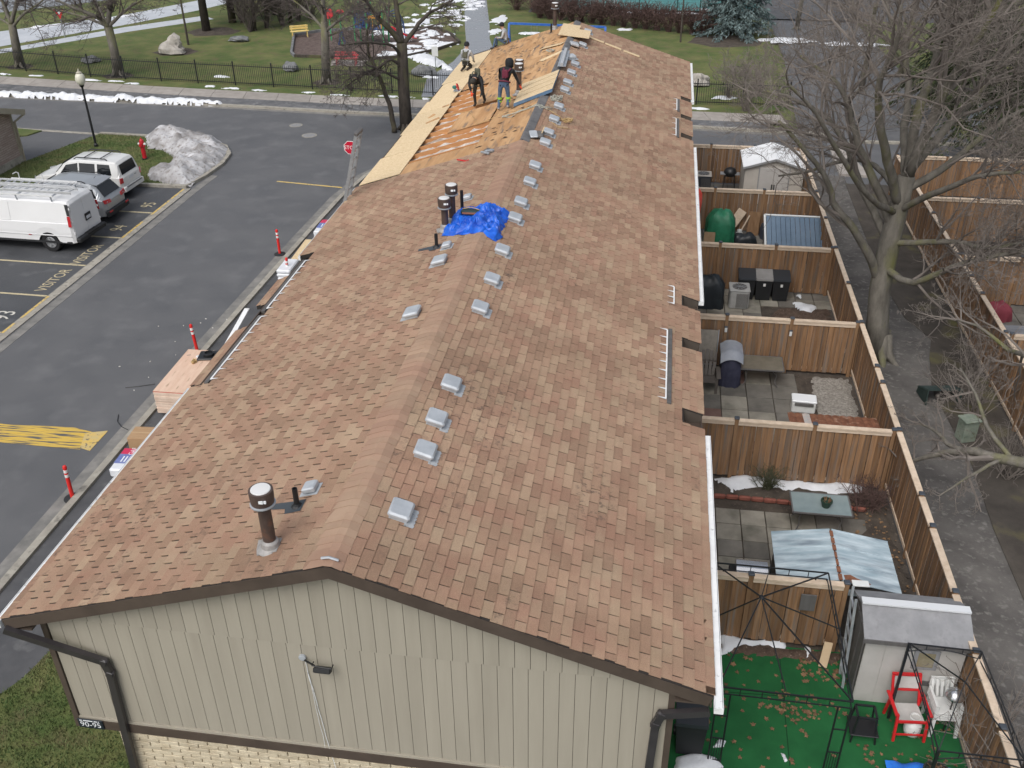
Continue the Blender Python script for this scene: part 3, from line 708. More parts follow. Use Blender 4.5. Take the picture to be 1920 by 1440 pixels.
# dark edge under the deck at the far gable and along the open eave
b = MB(); slab(b, -1, 0.06, SLOPE-0.03, 33.5, 33.66, -0.2, -0.02); slab(b, -1, SLOPE-0.05, SLOPE-0.03, YB, L_R-0.05, -0.2, -0.02); b.obj('sub_fascia', M_brown, house)

# --- lower eave pieces on the left side with their gutter
b = MB()
for y0, y1, c0 in ((6.25,8.95,0.35),(9.75,11.55,0.35)):
    v = [(-4.50,y0,5.66),(-5.10,y0+c0,5.40),(-5.10,y1-0.1,5.40),(-4.50,y1,5.66)]
    b.add(v + [(p[0],p[1],p[2]-0.1) for p in v], [(0,3,2,1),(4,5,6,7),(0,1,5,4),(1,2,6,5),(2,3,7,6),(3,0,4,7)])
b.obj('lower_eave', M_felt, house)
b = MB(); rl = random.Random(4)
for y0, y1, c0 in ((6.25,8.95,0.35),(9.75,11.55,0.35)):
    sl = math.hypot(0.6,0.26)
    for k in range(4):
        y = y0 + c0*k/4 - (k%2)*0.16
        while y < y1-0.05:
            a, c = max(y,y0+c0*(k+0.5)/4), min(y+TAB,y1-0.025*k)
            if c-a > 0.04:
                t0, t1 = k/4.0-0.02, (k+1)/4.0
                q = []
                for t, d in ((t0,0.004),(t1,0.012)):
                    for yy in (a+0.005,c-0.005): q.append((-4.50-0.6*t, yy, 5.66-0.26*t+d))
                b.add(q+[(p[0],p[1],p[2]-0.006) for p in q], [(0,1,3,2),(4,6,7,5),(0,4,5,1),(2,3,7,6),(0,2,6,4),(1,5,7,3)])
            y += TAB
b.obj('lower_shingles', M_shing, house, kind='stuff')
for y0, y1 in ((8.96,9.74),(11.56,12.28)):
    MB().bb(-4.95,-4.52,y0,y1,4.7,5.30).obj('recess_wall', bpy.data.materials['brown_soffit'], house)
# gutters
def gutter(x, y0, y1, side, m, name='gutter', z=E_-0.03, w=0.115):
    b = MB(); xo = x+side*w; t = 0.008
    b.bb(min(x,x+side*t),max(x,x+side*t),y0,y1,z-0.09,z+0.02)
    b.bb(min(xo,xo-side*t),max(xo,xo-side*t),y0,y1,z-0.09,z+0.012)
    b.bb(min(x+side*t,xo-side*t),max(x+side*t,xo-side*t),y0,y1,z-0.09,z-0.082)
    for y in (y0+0.004,y1-0.004): b.bb(min(x+side*t,xo-side*t),max(x+side*t,xo-side*t),y-0.004,y+0.004,z-0.082,z+0.008)
    o = b.obj(name, m, house)
    g_ = MB().bb(min(x+side*0.01,xo-side*0.014),max(x+side*0.01,xo-side*0.014),y0+0.01,y1-0.01,z-0.004,z+0.006).obj('gutter_guard', m, o)
    return o
for y0, y1 in ((-0.16,5.8),(11.08,22.15),(27.55,33.6)): gutter(W_+0.006, y0, y1, 1, M_wgut)
gutter(-W_-0.006, -0.05, 6.1, -1, M_wgut, w=0.085); gutter(-W_-0.006, 12.3, YB, -1, M_wgut, w=0.06)
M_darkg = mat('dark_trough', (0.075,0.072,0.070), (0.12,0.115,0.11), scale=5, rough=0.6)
def hangers(side, x, ys, dark):
    z = z_roof(x)
    b = MB(); y0, y1 = min(ys), max(ys)
    b.bar(Vector((x,y0,z+0.035)), Vector((x,y1,z+0.035)), 0.028, 0.02)
    for y in ys: b.add([(x,y-0.03,z+0.047),(x,y+0.03,z+0.047),(x-side*0.15,y+0.004,z_roof(x-side*0.15)+0.028),(x-side*0.15,y-0.004,z_roof(x-side*0.15)+0.028)], [(0,1,2,3)])
    b.obj('gutter_hanger', M_wgut, house)
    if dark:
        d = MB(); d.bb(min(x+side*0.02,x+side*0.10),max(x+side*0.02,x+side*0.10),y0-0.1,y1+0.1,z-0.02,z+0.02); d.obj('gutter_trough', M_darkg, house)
hangers(1, 4.11, [6.48+0.33*i for i in range(9)], True)
hangers(1, 4.24, [10.42,10.72,11.0,11.26], False)
hangers(1, 4.25, [22.6,23.3,23.9,24.5], True); hangers(1, 4.27, [25.6,26.3,27.0], True)
hangers(-1, -4.43, [6.2+0.37*i for i in range(8)], True)
hangers(-1, -4.45, [9.2+0.36*i for i in range(8)], True)
# downspouts
def spout(pts, w=0.105):
    b = MB()
    for a, c in zip(pts, pts[1:]): b.bar(a, c, w, 0.075, up=(0,1,0))
    o = b.obj('downspout', M_spout, house)
    for i, p in enumerate(pts[1:-1]):
        MB().cbox(p, (w+0.02,0.095,0.12), 0.02, ry=0.3).obj('elbow', M_spout, o)
    return o
spout([(-4.747, -0.060, 5.548), (-3.556, 0.140, 4.891), (-3.524, 0.150, 4.649), (-3.644, 0.150, 2.288), (-3.50,0.15,1.5)])
spout([(4.779, 0.100, 5.278), (4.189, 0.140, 5.082), (4.128, 0.150, 4.874), (4.095, 0.150, 3.875), (4.05,0.15,2.0)])
# flood lamp on the gable with its conduit
fl = MB().lathe([(0.05,0),(0.05,0.03),(0.035,0.035)], n=14, M=Matrix.Rotation(R(90),4,'X')).obj('junction_box', M_ventc, house, loc=(-0.62,WY-0.002,5.34))
b = MB(); b.bar((-0.58,WY-0.05,5.33),(-0.42,WY-0.11,5.31),0.02); b.tube([(-0.45,WY-0.06,5.33),(-0.45,WY-0.14,5.34),(-0.18,WY-0.14,5.32),(-0.18,WY-0.06,5.31)],0.008,5)
b.obj('lamp_bracket', M_black, house)
MB().cbox((-0.31,WY-0.13,5.27),(0.24,0.10,0.075),0.012,rx=R(-25)).obj('flood_lamp', M_black, house)
b = MB(); rc = random.Random(2)
b.tube([(-0.60+0.012*i+rc.uniform(-0.008,0.008),WY-0.012,5.30-0.14*i) for i in range(22)],0.006,4)
b.tube([(-0.585+0.006*i+rc.uniform(-0.008,0.008),WY-0.014,5.30-0.14*i) for i in range(14)],0.004,4)
b.obj('conduit', M_wgut, house)
MB().cbox((0.35,WY-0.03,2.99),(0.22,0.10,0.10),0.02).obj('meter_box', M_ventc, house)
# house number plate
sp = tag(MB().cbox((0,0,0),(0.40,0.015,0.19),0.004).obj('number_plate', mat('number_plate_navy', (0.012,0.018,0.028), rough=0.4), loc=(-4.14,WY-0.045,3.44)), 'navy plate reading 90-95 at the house corner under the siding', 'sign')
SGN = Matrix.Rotation(R(90),4,'X')
M_wt = mat('white_lettering', (0.75,0.78,0.80), rough=0.6)
lettering('90-95', 0.145, M_wt, sp, Matrix.Translation((0,-0.0095,-0.015)) @ SGN, sx=1.0)
for x0, x1 in ((-0.165,-0.125),(-0.105,0.045),(0.065,0.115),(0.130,0.145)): MB().bb(x0,x1,-0.0100,-0.0080,0.056,0.076).obj('worn_small_print', M_wt, sp)

# --- vents, flues
def vent_mesh():
    b = MB(); b.mi = 0
    # hood: bevelled shallow box, flange below; local x downslope
    b.cbox((0,0,0.095),(0.31,0.36,0.08),0.025)
    b.bb(-0.125,0.125,-0.15,0.15,0.015,0.065)
    return b.mesh('vent_hood', M_ventc)
vent_me = vent_mesh()
fb = MB(); fb.bb(0.10,0.225,-0.20,0.16,0.014,0.020)
for i in range(5): fb.bb(0.225,0.236,-0.18+i*0.07,-0.14+i*0.07,0.014,0.019)
flange_me = fb.mesh('flange', mat('flange_steel', (0.38,0.40,0.42), (0.50,0.52,0.54), scale=9, rough=0.5, metal=0.2, c3=(0.2,0.2,0.2), s3=20, t3=(0.62,0.7)))
def vent(side, y, x=0.56, dz=0.0):
    o = link('roof_vent', vent_me, house, mtx=rmat(side, x/CT, y, dz))
    link('flange', flange_me, o)
for y in (1.31,2.71,3.56,4.6,7.34,8.6,10.03,11.86,12.86,14.28,15.5,17.5,18.42,19.75,21.15,23.1,24.05,25.4,26.68,29.8,32.3): vent(1, y, 0.57+rt.uniform(-0.015,0.015))
for y, x in ((7.0,0.60),(9.35,0.59)): vent(-1, y, x)
def small_vent(y, x):
    b = MB(Matrix.Scale(1,4)); b.cbox((0,0,0.07),(0.20,0.22,0.09),0.02); b.bb(-0.13,0.15,-0.13,0.13,0.012,0.02)
    b.obj('small_vent', M_ventc, house, mtx=rmat(-1, x/CT, y))
small_vent(1.74,0.80); small_vent(10.2,0.62); small_vent(13.2,0.74)
M_flue = mat('brown_flue', (0.055,0.038,0.032), (0.085,0.060,0.050), scale=5, rough=0.5, c3=(0.12,0.06,0.04), s3=7, t3=(0.58,0.72))
M_flash = mat('dull_flashing', (0.26,0.25,0.24), (0.36,0.35,0.34), scale=9, rough=0.6, metal=0.2)
def flue(x, y, h=0.95, r=0.085, snowcap=True):
    z = z_roof(x)
    p = MB().lathe([(r,-0.1),(r,h-0.16)], n=18).obj('flue_pipe', M_flue, house, loc=(x,y,z), smooth=False)
    MB().lathe([(r*2.2,0.0),(r*1.5,0.05),(r*1.35,0.12),(r*1.02,0.15)], n=18).obj('storm_collar', M_flash, p)
    MB().lathe([(r*1.5,h-0.20),(r*1.95,h-0.19),(r*1.95,h-0.175),(r*1.1,h-0.15)], n=20).obj('flue_skirt', M_galv, p)
    MB().lathe([(r*1.75,h-0.16),(r*1.85,h-0.05),(r*1.85,h+0.03),(r*1.72,h+0.035)], n=22).obj('flue_cap', M_flue, p)
    MB().lathe([(r*1.55,h+0.03),(r*1.45,h+0.045),(r*0.6,h+0.05)], n=20).obj('cap_lid', mat('bright_lid', (0.70,0.70,0.69), rough=0.35, metal=0.1) if 'bright_lid' not in bpy.data.materials else bpy.data.materials['bright_lid'], p)
    b = MB(); b.bb(0.02,0.075,-r*1.86-0.003,-r*1.7,h-0.075,h-0.035); b.bb(0.085,0.115,-r*1.80-0.003,-r*1.6,h-0.07,h-0.035); b.obj('tag', M_wt, p)
    q = MB().add([(-0.12,-0.15,0),(0.26,-0.19,0),(0.20,0.02,0),(0.14,0.15,0),(-0.14,0.13,0)], [(0,1,2,3,4)]).obj('roof_flashing', M_flash, house, mtx=rmat(-1, -x/CT, y, 0.022))
flue(-0.97,0.57,0.92,0.084); flue(-0.92,11.38,0.72,0.078); flue(-0.82,11.72,0.88,0.078); flue(-0.90,23.0,0.95); flue(-0.87,33.4,1.0); flue(-1.44,26.9,0.35)
def pipe(x, y, h=0.3, flash=True):
    z = z_roof(x)
    p = MB().lathe([(0.038,-0.05),(0.038,h),(0.030,h),(0.030,h-0.12)], n=12).obj('vent_pipe', M_black, house, loc=(x,y,z))
    if flash:
        MB().lathe([(0.085,0.02),(0.06,0.045),(0.045,0.07)], n=12).obj('boot', M_black, p)
        MB().add([(-0.10,-0.13,0),(0.12,-0.13,0),(0.46,-0.16,0),(0.44,-0.03,0),(0.18,0.02,0),(0.14,0.14,0),(-0.1,0.13,0)], [(0,1,2,3,4,5,6)]).obj('pipe_flashing', mat('pipe_flashing_slate', (0.055,0.065,0.075), rough=0.6) if 'pipe_flashing_slate' not in bpy.data.materials else bpy.data.materials['pipe_flashing_slate'], house, mtx=rmat(-1, -x/CT, y, 0.020))
pipe(-0.90,1.40,0.32); pipe(-0.90,10.36,0.32); pipe(-0.70,12.25,0.55,False); pipe(-0.95,32.8,0.35,False)

# ---------------------------------------------------------------- fences
M_fence = mat('cedar_board', (0.165,0.088,0.043), (0.295,0.172,0.090), scale=1.6, rough=0.88, bump=0.35, bscale=30, rand=0.26, stretch=(9,9,0.45), c3=(0.155,0.132,0.112), s3=1.5, t3=(0.48,0.70))
M_rail = mat('pale_fence_rail', (0.53,0.415,0.305), (0.66,0.54,0.42), scale=3, rough=0.85, bump=0.2, bscale=40, rand=0.08, stretch=(2,2,8))
M_post = mat('fence_post_wood', (0.19,0.105,0.053), (0.27,0.165,0.090), scale=2, rough=0.85, rand=0.1, stretch=(6,6,0.5))
M_postcap = mat('slate_post_cap', (0.045,0.055,0.070), (0.065,0.075,0.09), scale=5, rough=0.5)
board_mes = []
for k in range(4):
    t = rnd.uniform(-0.006,0.006)
    board_mes.append(MB().bb(-0.0695,0.0695,-0.010,0.010,0,1.63+t).mesh('board', M_fence))
post_me = MB().cbox((0,0,0.93),(0.095,0.095,1.86),0.006).mesh('post', M_post)
pcap_me = MB().cbox((0,0,1.88),(0.125,0.125,0.045),0.012).mesh('post_cap', M_postcap)
def fence(label, a, c, posts, group='board fences round the yards', pitch=0.145, near=-1):
    """a, c plan points; posts distances along it; near: side on which boards stand proud"""
    a, c = Vector((*a,0.05)), Vector((*c,0.05)); d = c-a; n_ = d.length; rz = math.atan2(d.y,d.x)
    t = thing('board_fence', label, 'fence', a, rz, group)
    for p in posts:
        q = link('post', post_me, t, loc=(p,0,0)); link('post_cap', pcap_me, q)
    pl = sorted(posts)
    for p, q in zip(pl, pl[1:]):
        MB().bb(p+0.05,q-0.05,-0.07,0.07,1.79,1.828).obj('cap_rail', M_rail, t)
        MB().bb(p+0.05,q-0.05,-0.045,-0.020,1.69,1.785).obj('upper_rail', M_rail, t)
        MB().bb(p+0.05,q-0.05,0.020,0.045,0.16,0.25).obj('lower_rail', M_rail, t)
        i = 0; nb = max(1, round((q-p-0.10)/pitch)); stp = (q-p-0.10)/nb; x = p+0.05+stp/2
        while i < nb:
            link('board', board_mes[rnd.randrange(4)], t, loc=(x+rnd.uniform(-0.004,0.004), (-0.011 if i%2 else 0.011), 0.10+rnd.uniform(-0.01,0.01)), rot=(0,rnd.uniform(-0.006,0.006),0))
            x += stp; i += 1
    return t
CY = [6.55,12.25,17.95,23.5,29.05,34.7]
names = ['behind the green carpet yard with the iron gazebo', 'behind the yard with the glass table and snowy bed', 'behind the yard with the brown garden chair', 'behind the yard with the three black bins', 'behind the yard with the green tarp', 'at the street end behind the white-roofed shed']
for y, nm in zip(CY, names):
    x1 = 8.15 if y < 7 else 9.93
    fence('cedar board cross fence ' + nm, (4.4,y), (x1,y), [0.05,1.70] + ([3.55] if y < 7 else [3.60,5.48]))
fence('long cedar board fence between the yards and the worn back path', (10.0,1.2), (10.0,34.75), [0.05,2.15,3.85,5.4,7.4,8.5,11.08,13.35,14.2,16.8,19.5,22.35,25.1,27.9,30.7,33.5])
fence('long cedar board fence beyond the back path on the right', (14.0,13.0), (14.0,34.3), [0.05,2.5,4.9,7.45,8.75,10.5,12.7,14.3,16.1,18.7,21.25], 'neighbouring board fences')
for y, nm in ((17.8,'nearest of the neighbouring cross fences at the right edge'),(23.5,'neighbouring cross fence beside the grey deck on the right'),(29.1,'neighbouring cross fence with pale rail behind the big bare tree'),(34.2,'farthest neighbouring cross fence beside the wet road')):
    fence('cedar board ' + nm, (14.1,y), (20.0,y), [0.05,1.95,3.9,5.85], 'neighbouring board fences')

# ---------------------------------------------------------------- patios
M_pav = mat('grey_paver', (0.20,0.185,0.155), (0.30,0.28,0.235), scale=1.6, rough=0.9, bump=0.2, bscale=50, rand=0.14, c3=(0.13,0.125,0.10), s3=1.5, t3=(0.5,0.7))
M_pavd = mat('damp_paver', (0.115,0.108,0.095), (0.185,0.172,0.150), scale=1.6, rough=0.75, bump=0.2, bscale=50, rand=0.18)
M_pavr = mat('red_paver', (0.150,0.090,0.075), (0.21,0.135,0.115), scale=1.6, rough=0.85, bump=0.2, bscale=50, rand=0.12)
def patio(x0, x1, y0, y1, size, mats, skip=None):
    par = struct(MB().sheet([(x0,y0),(x1,y0),(x1,y1),(x0,y1)], 0.053).obj('patio', M_soil))
    rp_ = random.Random(int(y0*10)); mes = [MB().cbox((0,0,0),(size-0.025,size-0.025,0.05),0.006).mesh('paver', m) for m in mats]
    y = y0+size/2
    while y < y1:
        x = x0+size/2
        while x < x1:
            if not (skip and skip(x,y)):
                link('paver', mes[rp_.choices(range(len(mats)), [3]+[1]*(len(mats)-1))[0] if len(mats) < 3 else rp_.randrange(len(mats))], par, loc=(x,y,0.066+rp_.uniform(-0.006,0.006)), rot=(rp_.uniform(-0.008,0.008),rp_.uniform(-0.008,0.008),rp_.uniform(-0.01,0.01)))
            x += size
        y += size
    return par
patio(4.5,9.0,6.75,11.2,0.60,[M_pav,M_pavd])
patio(4.5,9.2,12.5,17.8,0.76,[M_pavd,M_pavr,M_pav], skip=lambda x,y: x > 8.6 and y > 15.4)
patio(4.5,9.8,18.1,23.4,0.62,[M_pav,M_pavd], skip=lambda x,y: x > 7.9 and y < 22.6)
patio(4.5,9.9,23.7,29.0,0.62,[M_pavd])
patio(4.5,9.9,29.2,34.6,0.62,[M_pavd])
patio(14.2,17.5,18.0,23.3,0.62,[M_pavd])
# grey deck boards in the neighbouring yard
dk = tag(MB().bb(14.15,18.5,23.7,27.2,0.06,0.16).obj('deck', M_soil), 'grey board deck beyond the right hand fence', 'deck')
me = MB().cbox((0,0,0),(4.3,0.135,0.03),0.004).mesh('deck_board', mat('grey_deck', (0.17,0.175,0.19), (0.24,0.245,0.26), scale=3, rough=0.8, rand=0.08, stretch=(0.6,6,6)))
for i in range(24): link('deck_board', me, dk, loc=(16.33,23.78+i*0.145,0.178))
# beds
def bed(outline, z, m, h=0.05, name='garden_bed'):
    b = MB(); snow(b, outline, h, z, soft=0.25, res=26, rough=0.9, fr=5, seed=outline[0][0]); return struct(b.obj(name, m, smooth=True))
bed([(4.6,11.45),(9.2,11.4),(9.6,11.0),(9.85,10.2),(9.85,12.15),(4.6,12.15)], 0.055, M_soil, 0.08)
bed([(9.1,7.0),(9.9,7.0),(9.9,12.1),(9.2,11.3)], 0.055, M_soil, 0.06)
bed([(7.9,18.2),(9.85,18.2),(9.9,22.4),(8.3,22.3),(7.7,21.3)], 0.056, M_mulch, 0.12)
bed([(8.7,15.4),(9.9,15.0),(9.9,17.8),(8.8,17.8)], 0.056, mat('bed_gravel', (0.16,0.145,0.125), (0.34,0.32,0.29), scale=16, rough=0.95, bump=1.0, bscale=22), 0.07)
bed([(4.8,6.2),(8.1,6.15),(8.1,6.5),(4.8,6.5)], 0.06, M_mulch, 0.06)
b = MB()
snow(b, [(5.625, 6.708),(6.009, 6.609),(6.556, 6.579),(7.001, 6.672),(7.035, 6.452),(6.546, 6.443),(6.105, 6.352),(5.657, 6.040)], 0.12, 0.06, 0.15, 30, seed=1)
snow(b, [(7.393, 6.577),(7.528, 6.521),(7.519, 6.257),(7.386, 6.209)], 0.06, 0.06, 0.06, 10, seed=2)
snow(b, [(5.536, 3.990),(5.683, 3.963),(5.647, 3.802),(5.431, 3.771)], 0.06, 0.06, 0.06, 12, seed=3)
snow(b, [(4.743, 3.438),(5.183, 3.618),(5.520, 3.513),(5.639, 3.335),(4.744, 3.039)], 0.1, 0.06, 0.12, 20, seed=4)
snow(b, [(6.678, 3.817),(6.744, 3.803),(6.806, 3.649),(6.746, 3.617)], 0.04, 0.06, 0.05, 8, seed=5)
snow(b, [(5.802, 12.088),(6.219, 12.306),(6.898, 12.306),(7.638, 12.292),(8.440, 12.288),(9.511, 12.366),(9.325, 12.006),(8.640, 11.781),(7.734, 11.900),(7.068, 11.876),(6.123, 11.680)], 0.12, 0.10, 0.2, 40, seed=6, rough=0.8)
snow(b, [(8.715, 22.776),(9.073, 22.740),(9.492, 22.465),(9.242, 21.829),(8.913, 22.066)], 0.10, 0.13, 0.2, 16, seed=7)
snow(b, [(8.857, 23.301),(9.076, 23.287),(9.017, 23.067)], 0.06, 0.15, 0.1, 8, seed=8)
stuff(b.obj('yard_snow', M_snow, smooth=True), 'leftover snow in the yard corners and garden beds', 'snow')
# red scalloped edging of the snowy bed
M_terra = mat('red_edging_brick', (0.22,0.075,0.055), (0.30,0.11,0.08), scale=6, rough=0.85, rand=0.12)
ed = thing('bed_edging', 'red brick edging along the snowy garden bed', 'edging', (5.2,11.38,0.06))
eme = MB().cbox((0,0,0.07),(0.30,0.09,0.14),0.03).mesh('edging_brick', M_terra)
for i in range(14): link('edging_brick', eme, ed, loc=(i*0.31, -0.02*i*0.3, rnd.uniform(-0.01,0.01)))
# fallen leaves on the carpet
M_leaf = mat('fallen_leaf', (0.135,0.078,0.042), (0.24,0.15,0.08), scale=9, rough=0.9, rand=0.3)
b = MB(); rf = random.Random(6)
def leaf(x, y, z, s):
    a0 = rf.uniform(0,6.3); k = 10; pts = []
    for i in range(k):
        r_ = s*(1.0 if i%2 == 0 else 0.55)*rf.uniform(0.8,1.1); a = a0+2*PI*i/k
        pts.append((x+r_*math.cos(a), y+r_*math.sin(a), z+rf.uniform(0.004,0.03)))
    b.add(pts+[(x,y,z+0.018)], [(i,(i+1)%k,k) for i in range(k)])
for i in range(95): leaf(rf.uniform(5.2,8.4), rf.uniform(2.9,6.3), 0.06, rf.uniform(0.03,0.075))
for i in range(60): leaf(rf.gauss(7.1,0.35), rf.gauss(4.9,0.18), 0.06, rf.uniform(0.03,0.07))
for i in range(60): leaf(rf.uniform(7.2,8.2), rf.gauss(6.0,0.25), 0.06, rf.uniform(0.03,0.07))
for i in range(70): leaf(rf.uniform(8.2,9.9), rf.uniform(3.2,5.0), 0.06, rf.uniform(0.03,0.06))
for i in range(120): leaf(rf.uniform(9.0,9.9), rf.uniform(7.2,11.9), 0.10, rf.uniform(0.03,0.06))
stuff(b.obj('fallen_leaves', M_leaf), 'dry brown leaves scattered over the green carpet and bed', 'leaves')
# carpet seams
for a, c in (((6.874, 6.730),(6.817, 3.558)),((5.521, 5.112),(7.788, 5.218))):
    strip('carpet_seam', mat('seam_green', (0.006,0.05,0.016), rough=1.0) if 'seam_green' not in bpy.data.materials else bpy.data.materials['seam_green'], a, c, 0.02, 0.062)

# ---------------------------------------------------------------- sheds
M_taupe = mat('taupe_resin', (0.42,0.39,0.35), (0.48,0.445,0.40), scale=2, rough=0.6, bump=0.05, bscale=40)
M_wroof = mat('white_roof_sheet', (0.74,0.75,0.76), (0.82,0.83,0.84), scale=1.5, rough=0.6)
M_gray = mat('grey_resin', (0.200,0.203,0.212), (0.27,0.273,0.283), scale=1.3, rough=0.55, bump=0.06, bscale=30, c3=(0.20,0.20,0.21), s3=5, t3=(0.55,0.75), stretch=(2,2,0.6))
M_lgray = mat('light_grey_resin', (0.40,0.385,0.365), (0.49,0.475,0.455), scale=1.2, rough=0.6, bump=0.05, bscale=30)
M_dgray = mat('dark_grey_resin', (0.095,0.090,0.088), (0.135,0.13,0.128), scale=2, rough=0.6, stretch=(3,3,0.4))
def gable_roof(x0, x1, y0, y1, ze, zr, axis, th=0.05):
    b = MB()
    if axis == 'y':
        xm = (x0+x1)/2; q = [(x0,ze),(xm,zr),(x1,ze)]
        v = [(x,y,z+d) for y in (y0,y1) for d in (0,th) for x, z in q]
    else:
        ym = (y0+y1)/2; q = [(y0,ze),(ym,zr),(y1,ze)]
        v = [(x,y,z+d) for x in (x0,x1) for d in (0,th) for y, z in q]
    b.add(v, [(0,1,4,3),(1,2,5,4),(6,9,10,7),(7,10,11,8),(3,4,10,9),(4,5,11,10),(0,6,7,1),(1,7,8,2),(0,3,9,6),(2,8,11,5)])
    return b
t = thing('garden_shed', 'taupe resin shed with double doors and a white snowy roof', 'shed', (8.7,33.3,0.05))
b = MB(); xs_ = [(-1.22,0),(1.22,0),(1.22,1.62),(0,2.0),(-1.22,1.62)]
b.add([(x,-0.95,z) for x, z in xs_]+[(x,1.2,z) for x, z in xs_], [(0,1,2,3,4),(9,8,7,6,5)]+[(i,i+5,(i+1)%5+5,(i+1)%5) for i in range(5)]); b.obj('body', M_taupe, t)
gable_roof(-1.32,1.32,-1.05,1.3,1.62,2.03,'y',0.06).obj('roof', M_wroof, t)
b = MB(); b.bar((-1.33,-1.07,1.63),(0,-1.07,2.04),0.03,0.08); b.bar((0,-1.07,2.04),(1.33,-1.07,1.63),0.03,0.08); b.obj('roof_trim', mat('shed_trim_grey', (0.25,0.255,0.26), rough=0.5), t)
for s_ in (-1,1):
    d = MB().cbox((s_*0.31,-0.975,0.86),(0.60,0.04,1.60),0.01).obj('door', mat('door_grey', (0.40,0.38,0.36), (0.45,0.43,0.41), scale=2, rough=0.6) if 'door_grey' not in bpy.data.materials else bpy.data.materials['door_grey'], t)
    MB().cbox((s_*0.05,-1.01,0.80),(0.045,0.04,0.30),0.01).obj('handle', M_black, d)
for x in (-0.63,0.63): MB().bb(x-0.018,x+0.018,-0.985,-0.948,0.05,1.68).obj('door_frame', bpy.data.materials['shed_trim_grey'], t)
for x in (-1.05,-0.84,0.84,1.05): MB().bb(x-0.09,x+0.09,-0.962,-0.945,0.05,1.55).obj('wall_panel', M_taupe, t)

t = thing('metal_shed', 'low metal shed with a pale blue rust-streaked roof', 'shed', (7.9,7.62,0.05))
M_broof = mat('pale_blue_rusty_roof', (0.30,0.39,0.44), (0.52,0.60,0.64), scale=2.2, rough=0.55, bump=0.05, bscale=12, stretch=(0.7,3.2,1), c3=(0.20,0.25,0.29), s3=1.6, t3=(0.50,0.72))
M_rust = mat('rust', (0.15,0.060,0.035), (0.26,0.115,0.065), scale=7, rough=0.95, bump=0.3, bscale=40, c3=(0.45,0.30,0.22), s3=4, t3=(0.6,0.75))
MB().bb(-1.12,1.12,-0.70,0.70,0,1.42).obj('body', mat('dark_shed_wall', (0.05,0.045,0.042), (0.09,0.082,0.075), scale=4, rough=0.7), t)
for s_ in (-1,1):
    for i in range(3):
        y0 = -0.78+i*0.53
        b = MB(); x0, x1 = (s_*0.02, s_*1.22)
        v = [(x0,y0+0.004,1.66),(x1,y0+0.004,1.45),(x1,y0+0.526,1.45),(x0,y0+0.526,1.66)]
        b.add(v+[(p[0],p[1],p[2]-0.02) for p in v], [(0,1,2,3),(7,6,5,4),(0,4,5,1),(1,5,6,2),(2,6,7,3),(3,7,4,0)] if s_ > 0 else [(3,2,1,0),(4,5,6,7),(1,5,4,0),(2,6,5,1),(3,7,6,2),(0,4,7,3)])
        o = b.obj('roof_panel', M_broof, t)
        MB().bar((x0,y0+0.53,1.668),(x1,y0+0.53,1.458),0.02,0.016).obj('seam', M_broof, o)
b = MB(); rr = random.Random(2)
for i in range(7): b.bar((0,-0.78+i*0.225,1.672),(0,-0.60+i*0.225,1.672),0.05+rr.uniform(0,0.03),0.012)
b.obj('ridge_strip', M_rust, t)
MB().add([(0.10,-0.785,1.648),(0.55,-0.785,1.572),(0.62,-0.70,1.562),(0.35,-0.62,1.608),(0.22,-0.55,1.63),(0.08,-0.60,1.652)], [(0,1,2,3,4,5)]).obj('rust_patch', M_rust, t)
MB().bb(-1.24,1.24,-0.81,-0.785,1.30,1.44).obj('front_trim', M_broof, t)

t = thing('resin_shed', 'tall grey resin shed with a small window at the corner of the carpet yard', 'shed', (9.06,5.78,0.06))
def wallq(b, pts, th, nrm):
    v = [Vector(p) for p in pts]; o = Vector(nrm)*th
    b.add(v+[p-o for p in v], [tuple(range(len(v))), tuple(range(2*len(v)-1,len(v)-1,-1))]+[(i,i+len(v),(i+1)%len(v)+len(v),(i+1)%len(v)) for i in range(len(v))])
b = MB(); pr = [(-0.48,0),(0.62,0),(0.62,1.72),(0.05,2.02),(-0.48,1.72)]
wallq(b, [(-0.90,y,z) for y, z in pr][::-1], 0.03, (-1,0,0)); b.obj('side_wall', M_dgray, t)
for i in range(3): MB().bb(-0.925,-0.90,-0.40+i*0.34,-0.10+i*0.34,0.08,1.64).obj('door_panel', M_dgray, t)
MB().cbox((-0.95,0.30,1.15),(0.03,0.05,0.14),0.01).obj('handle', M_black, t)
b = MB(); wallq(b, [(0.90,y,z) for y, z in pr], 0.03, (1,0,0)); b.obj('far_wall', M_gray, t)
MB().bb(-0.90,0.90,0.60,0.63,0,1.72).obj('back_wall', M_gray, t)
MB().bb(-0.90,0.90,-0.50,-0.47,0,1.72).obj('front_wall', M_lgray, t)
for x in (-0.72,-0.36): MB().bb(x-0.17,x+0.17,-0.512,-0.498,0.06,1.66).obj('wall_panel', M_lgray, t)
MB().bb(-0.18,0.92,-0.520,-0.498,0.60,0.72).obj('skirt_band', M_dgray, t)
f = MB().cbox((0.22,-0.515,1.28),(0.46,0.04,0.50),0.012).obj('window', M_gray, t)
MB().cbox((0.22,-0.535,1.29),(0.30,0.012,0.36),0.005).obj('pane', mat('dim_pane', (0.20,0.17,0.10), (0.28,0.25,0.17), scale=3, rough=0.2, spec=0.6), f)
gable_roof(-0.98,0.98,-0.60,0.72,1.70,2.02,'x',0.05).obj('roof', M_gray, t)
MB().bar((-0.98,0.06,2.09),(0.98,0.06,2.09),0.17,0.035).obj('ridge_strip', mat('pale_ridge', (0.62,0.64,0.66), rough=0.5), t)
MB().bb(-1.0,1.0,-0.625,-0.60,1.66,1.75).obj('eave_trim', M_dgray, t)

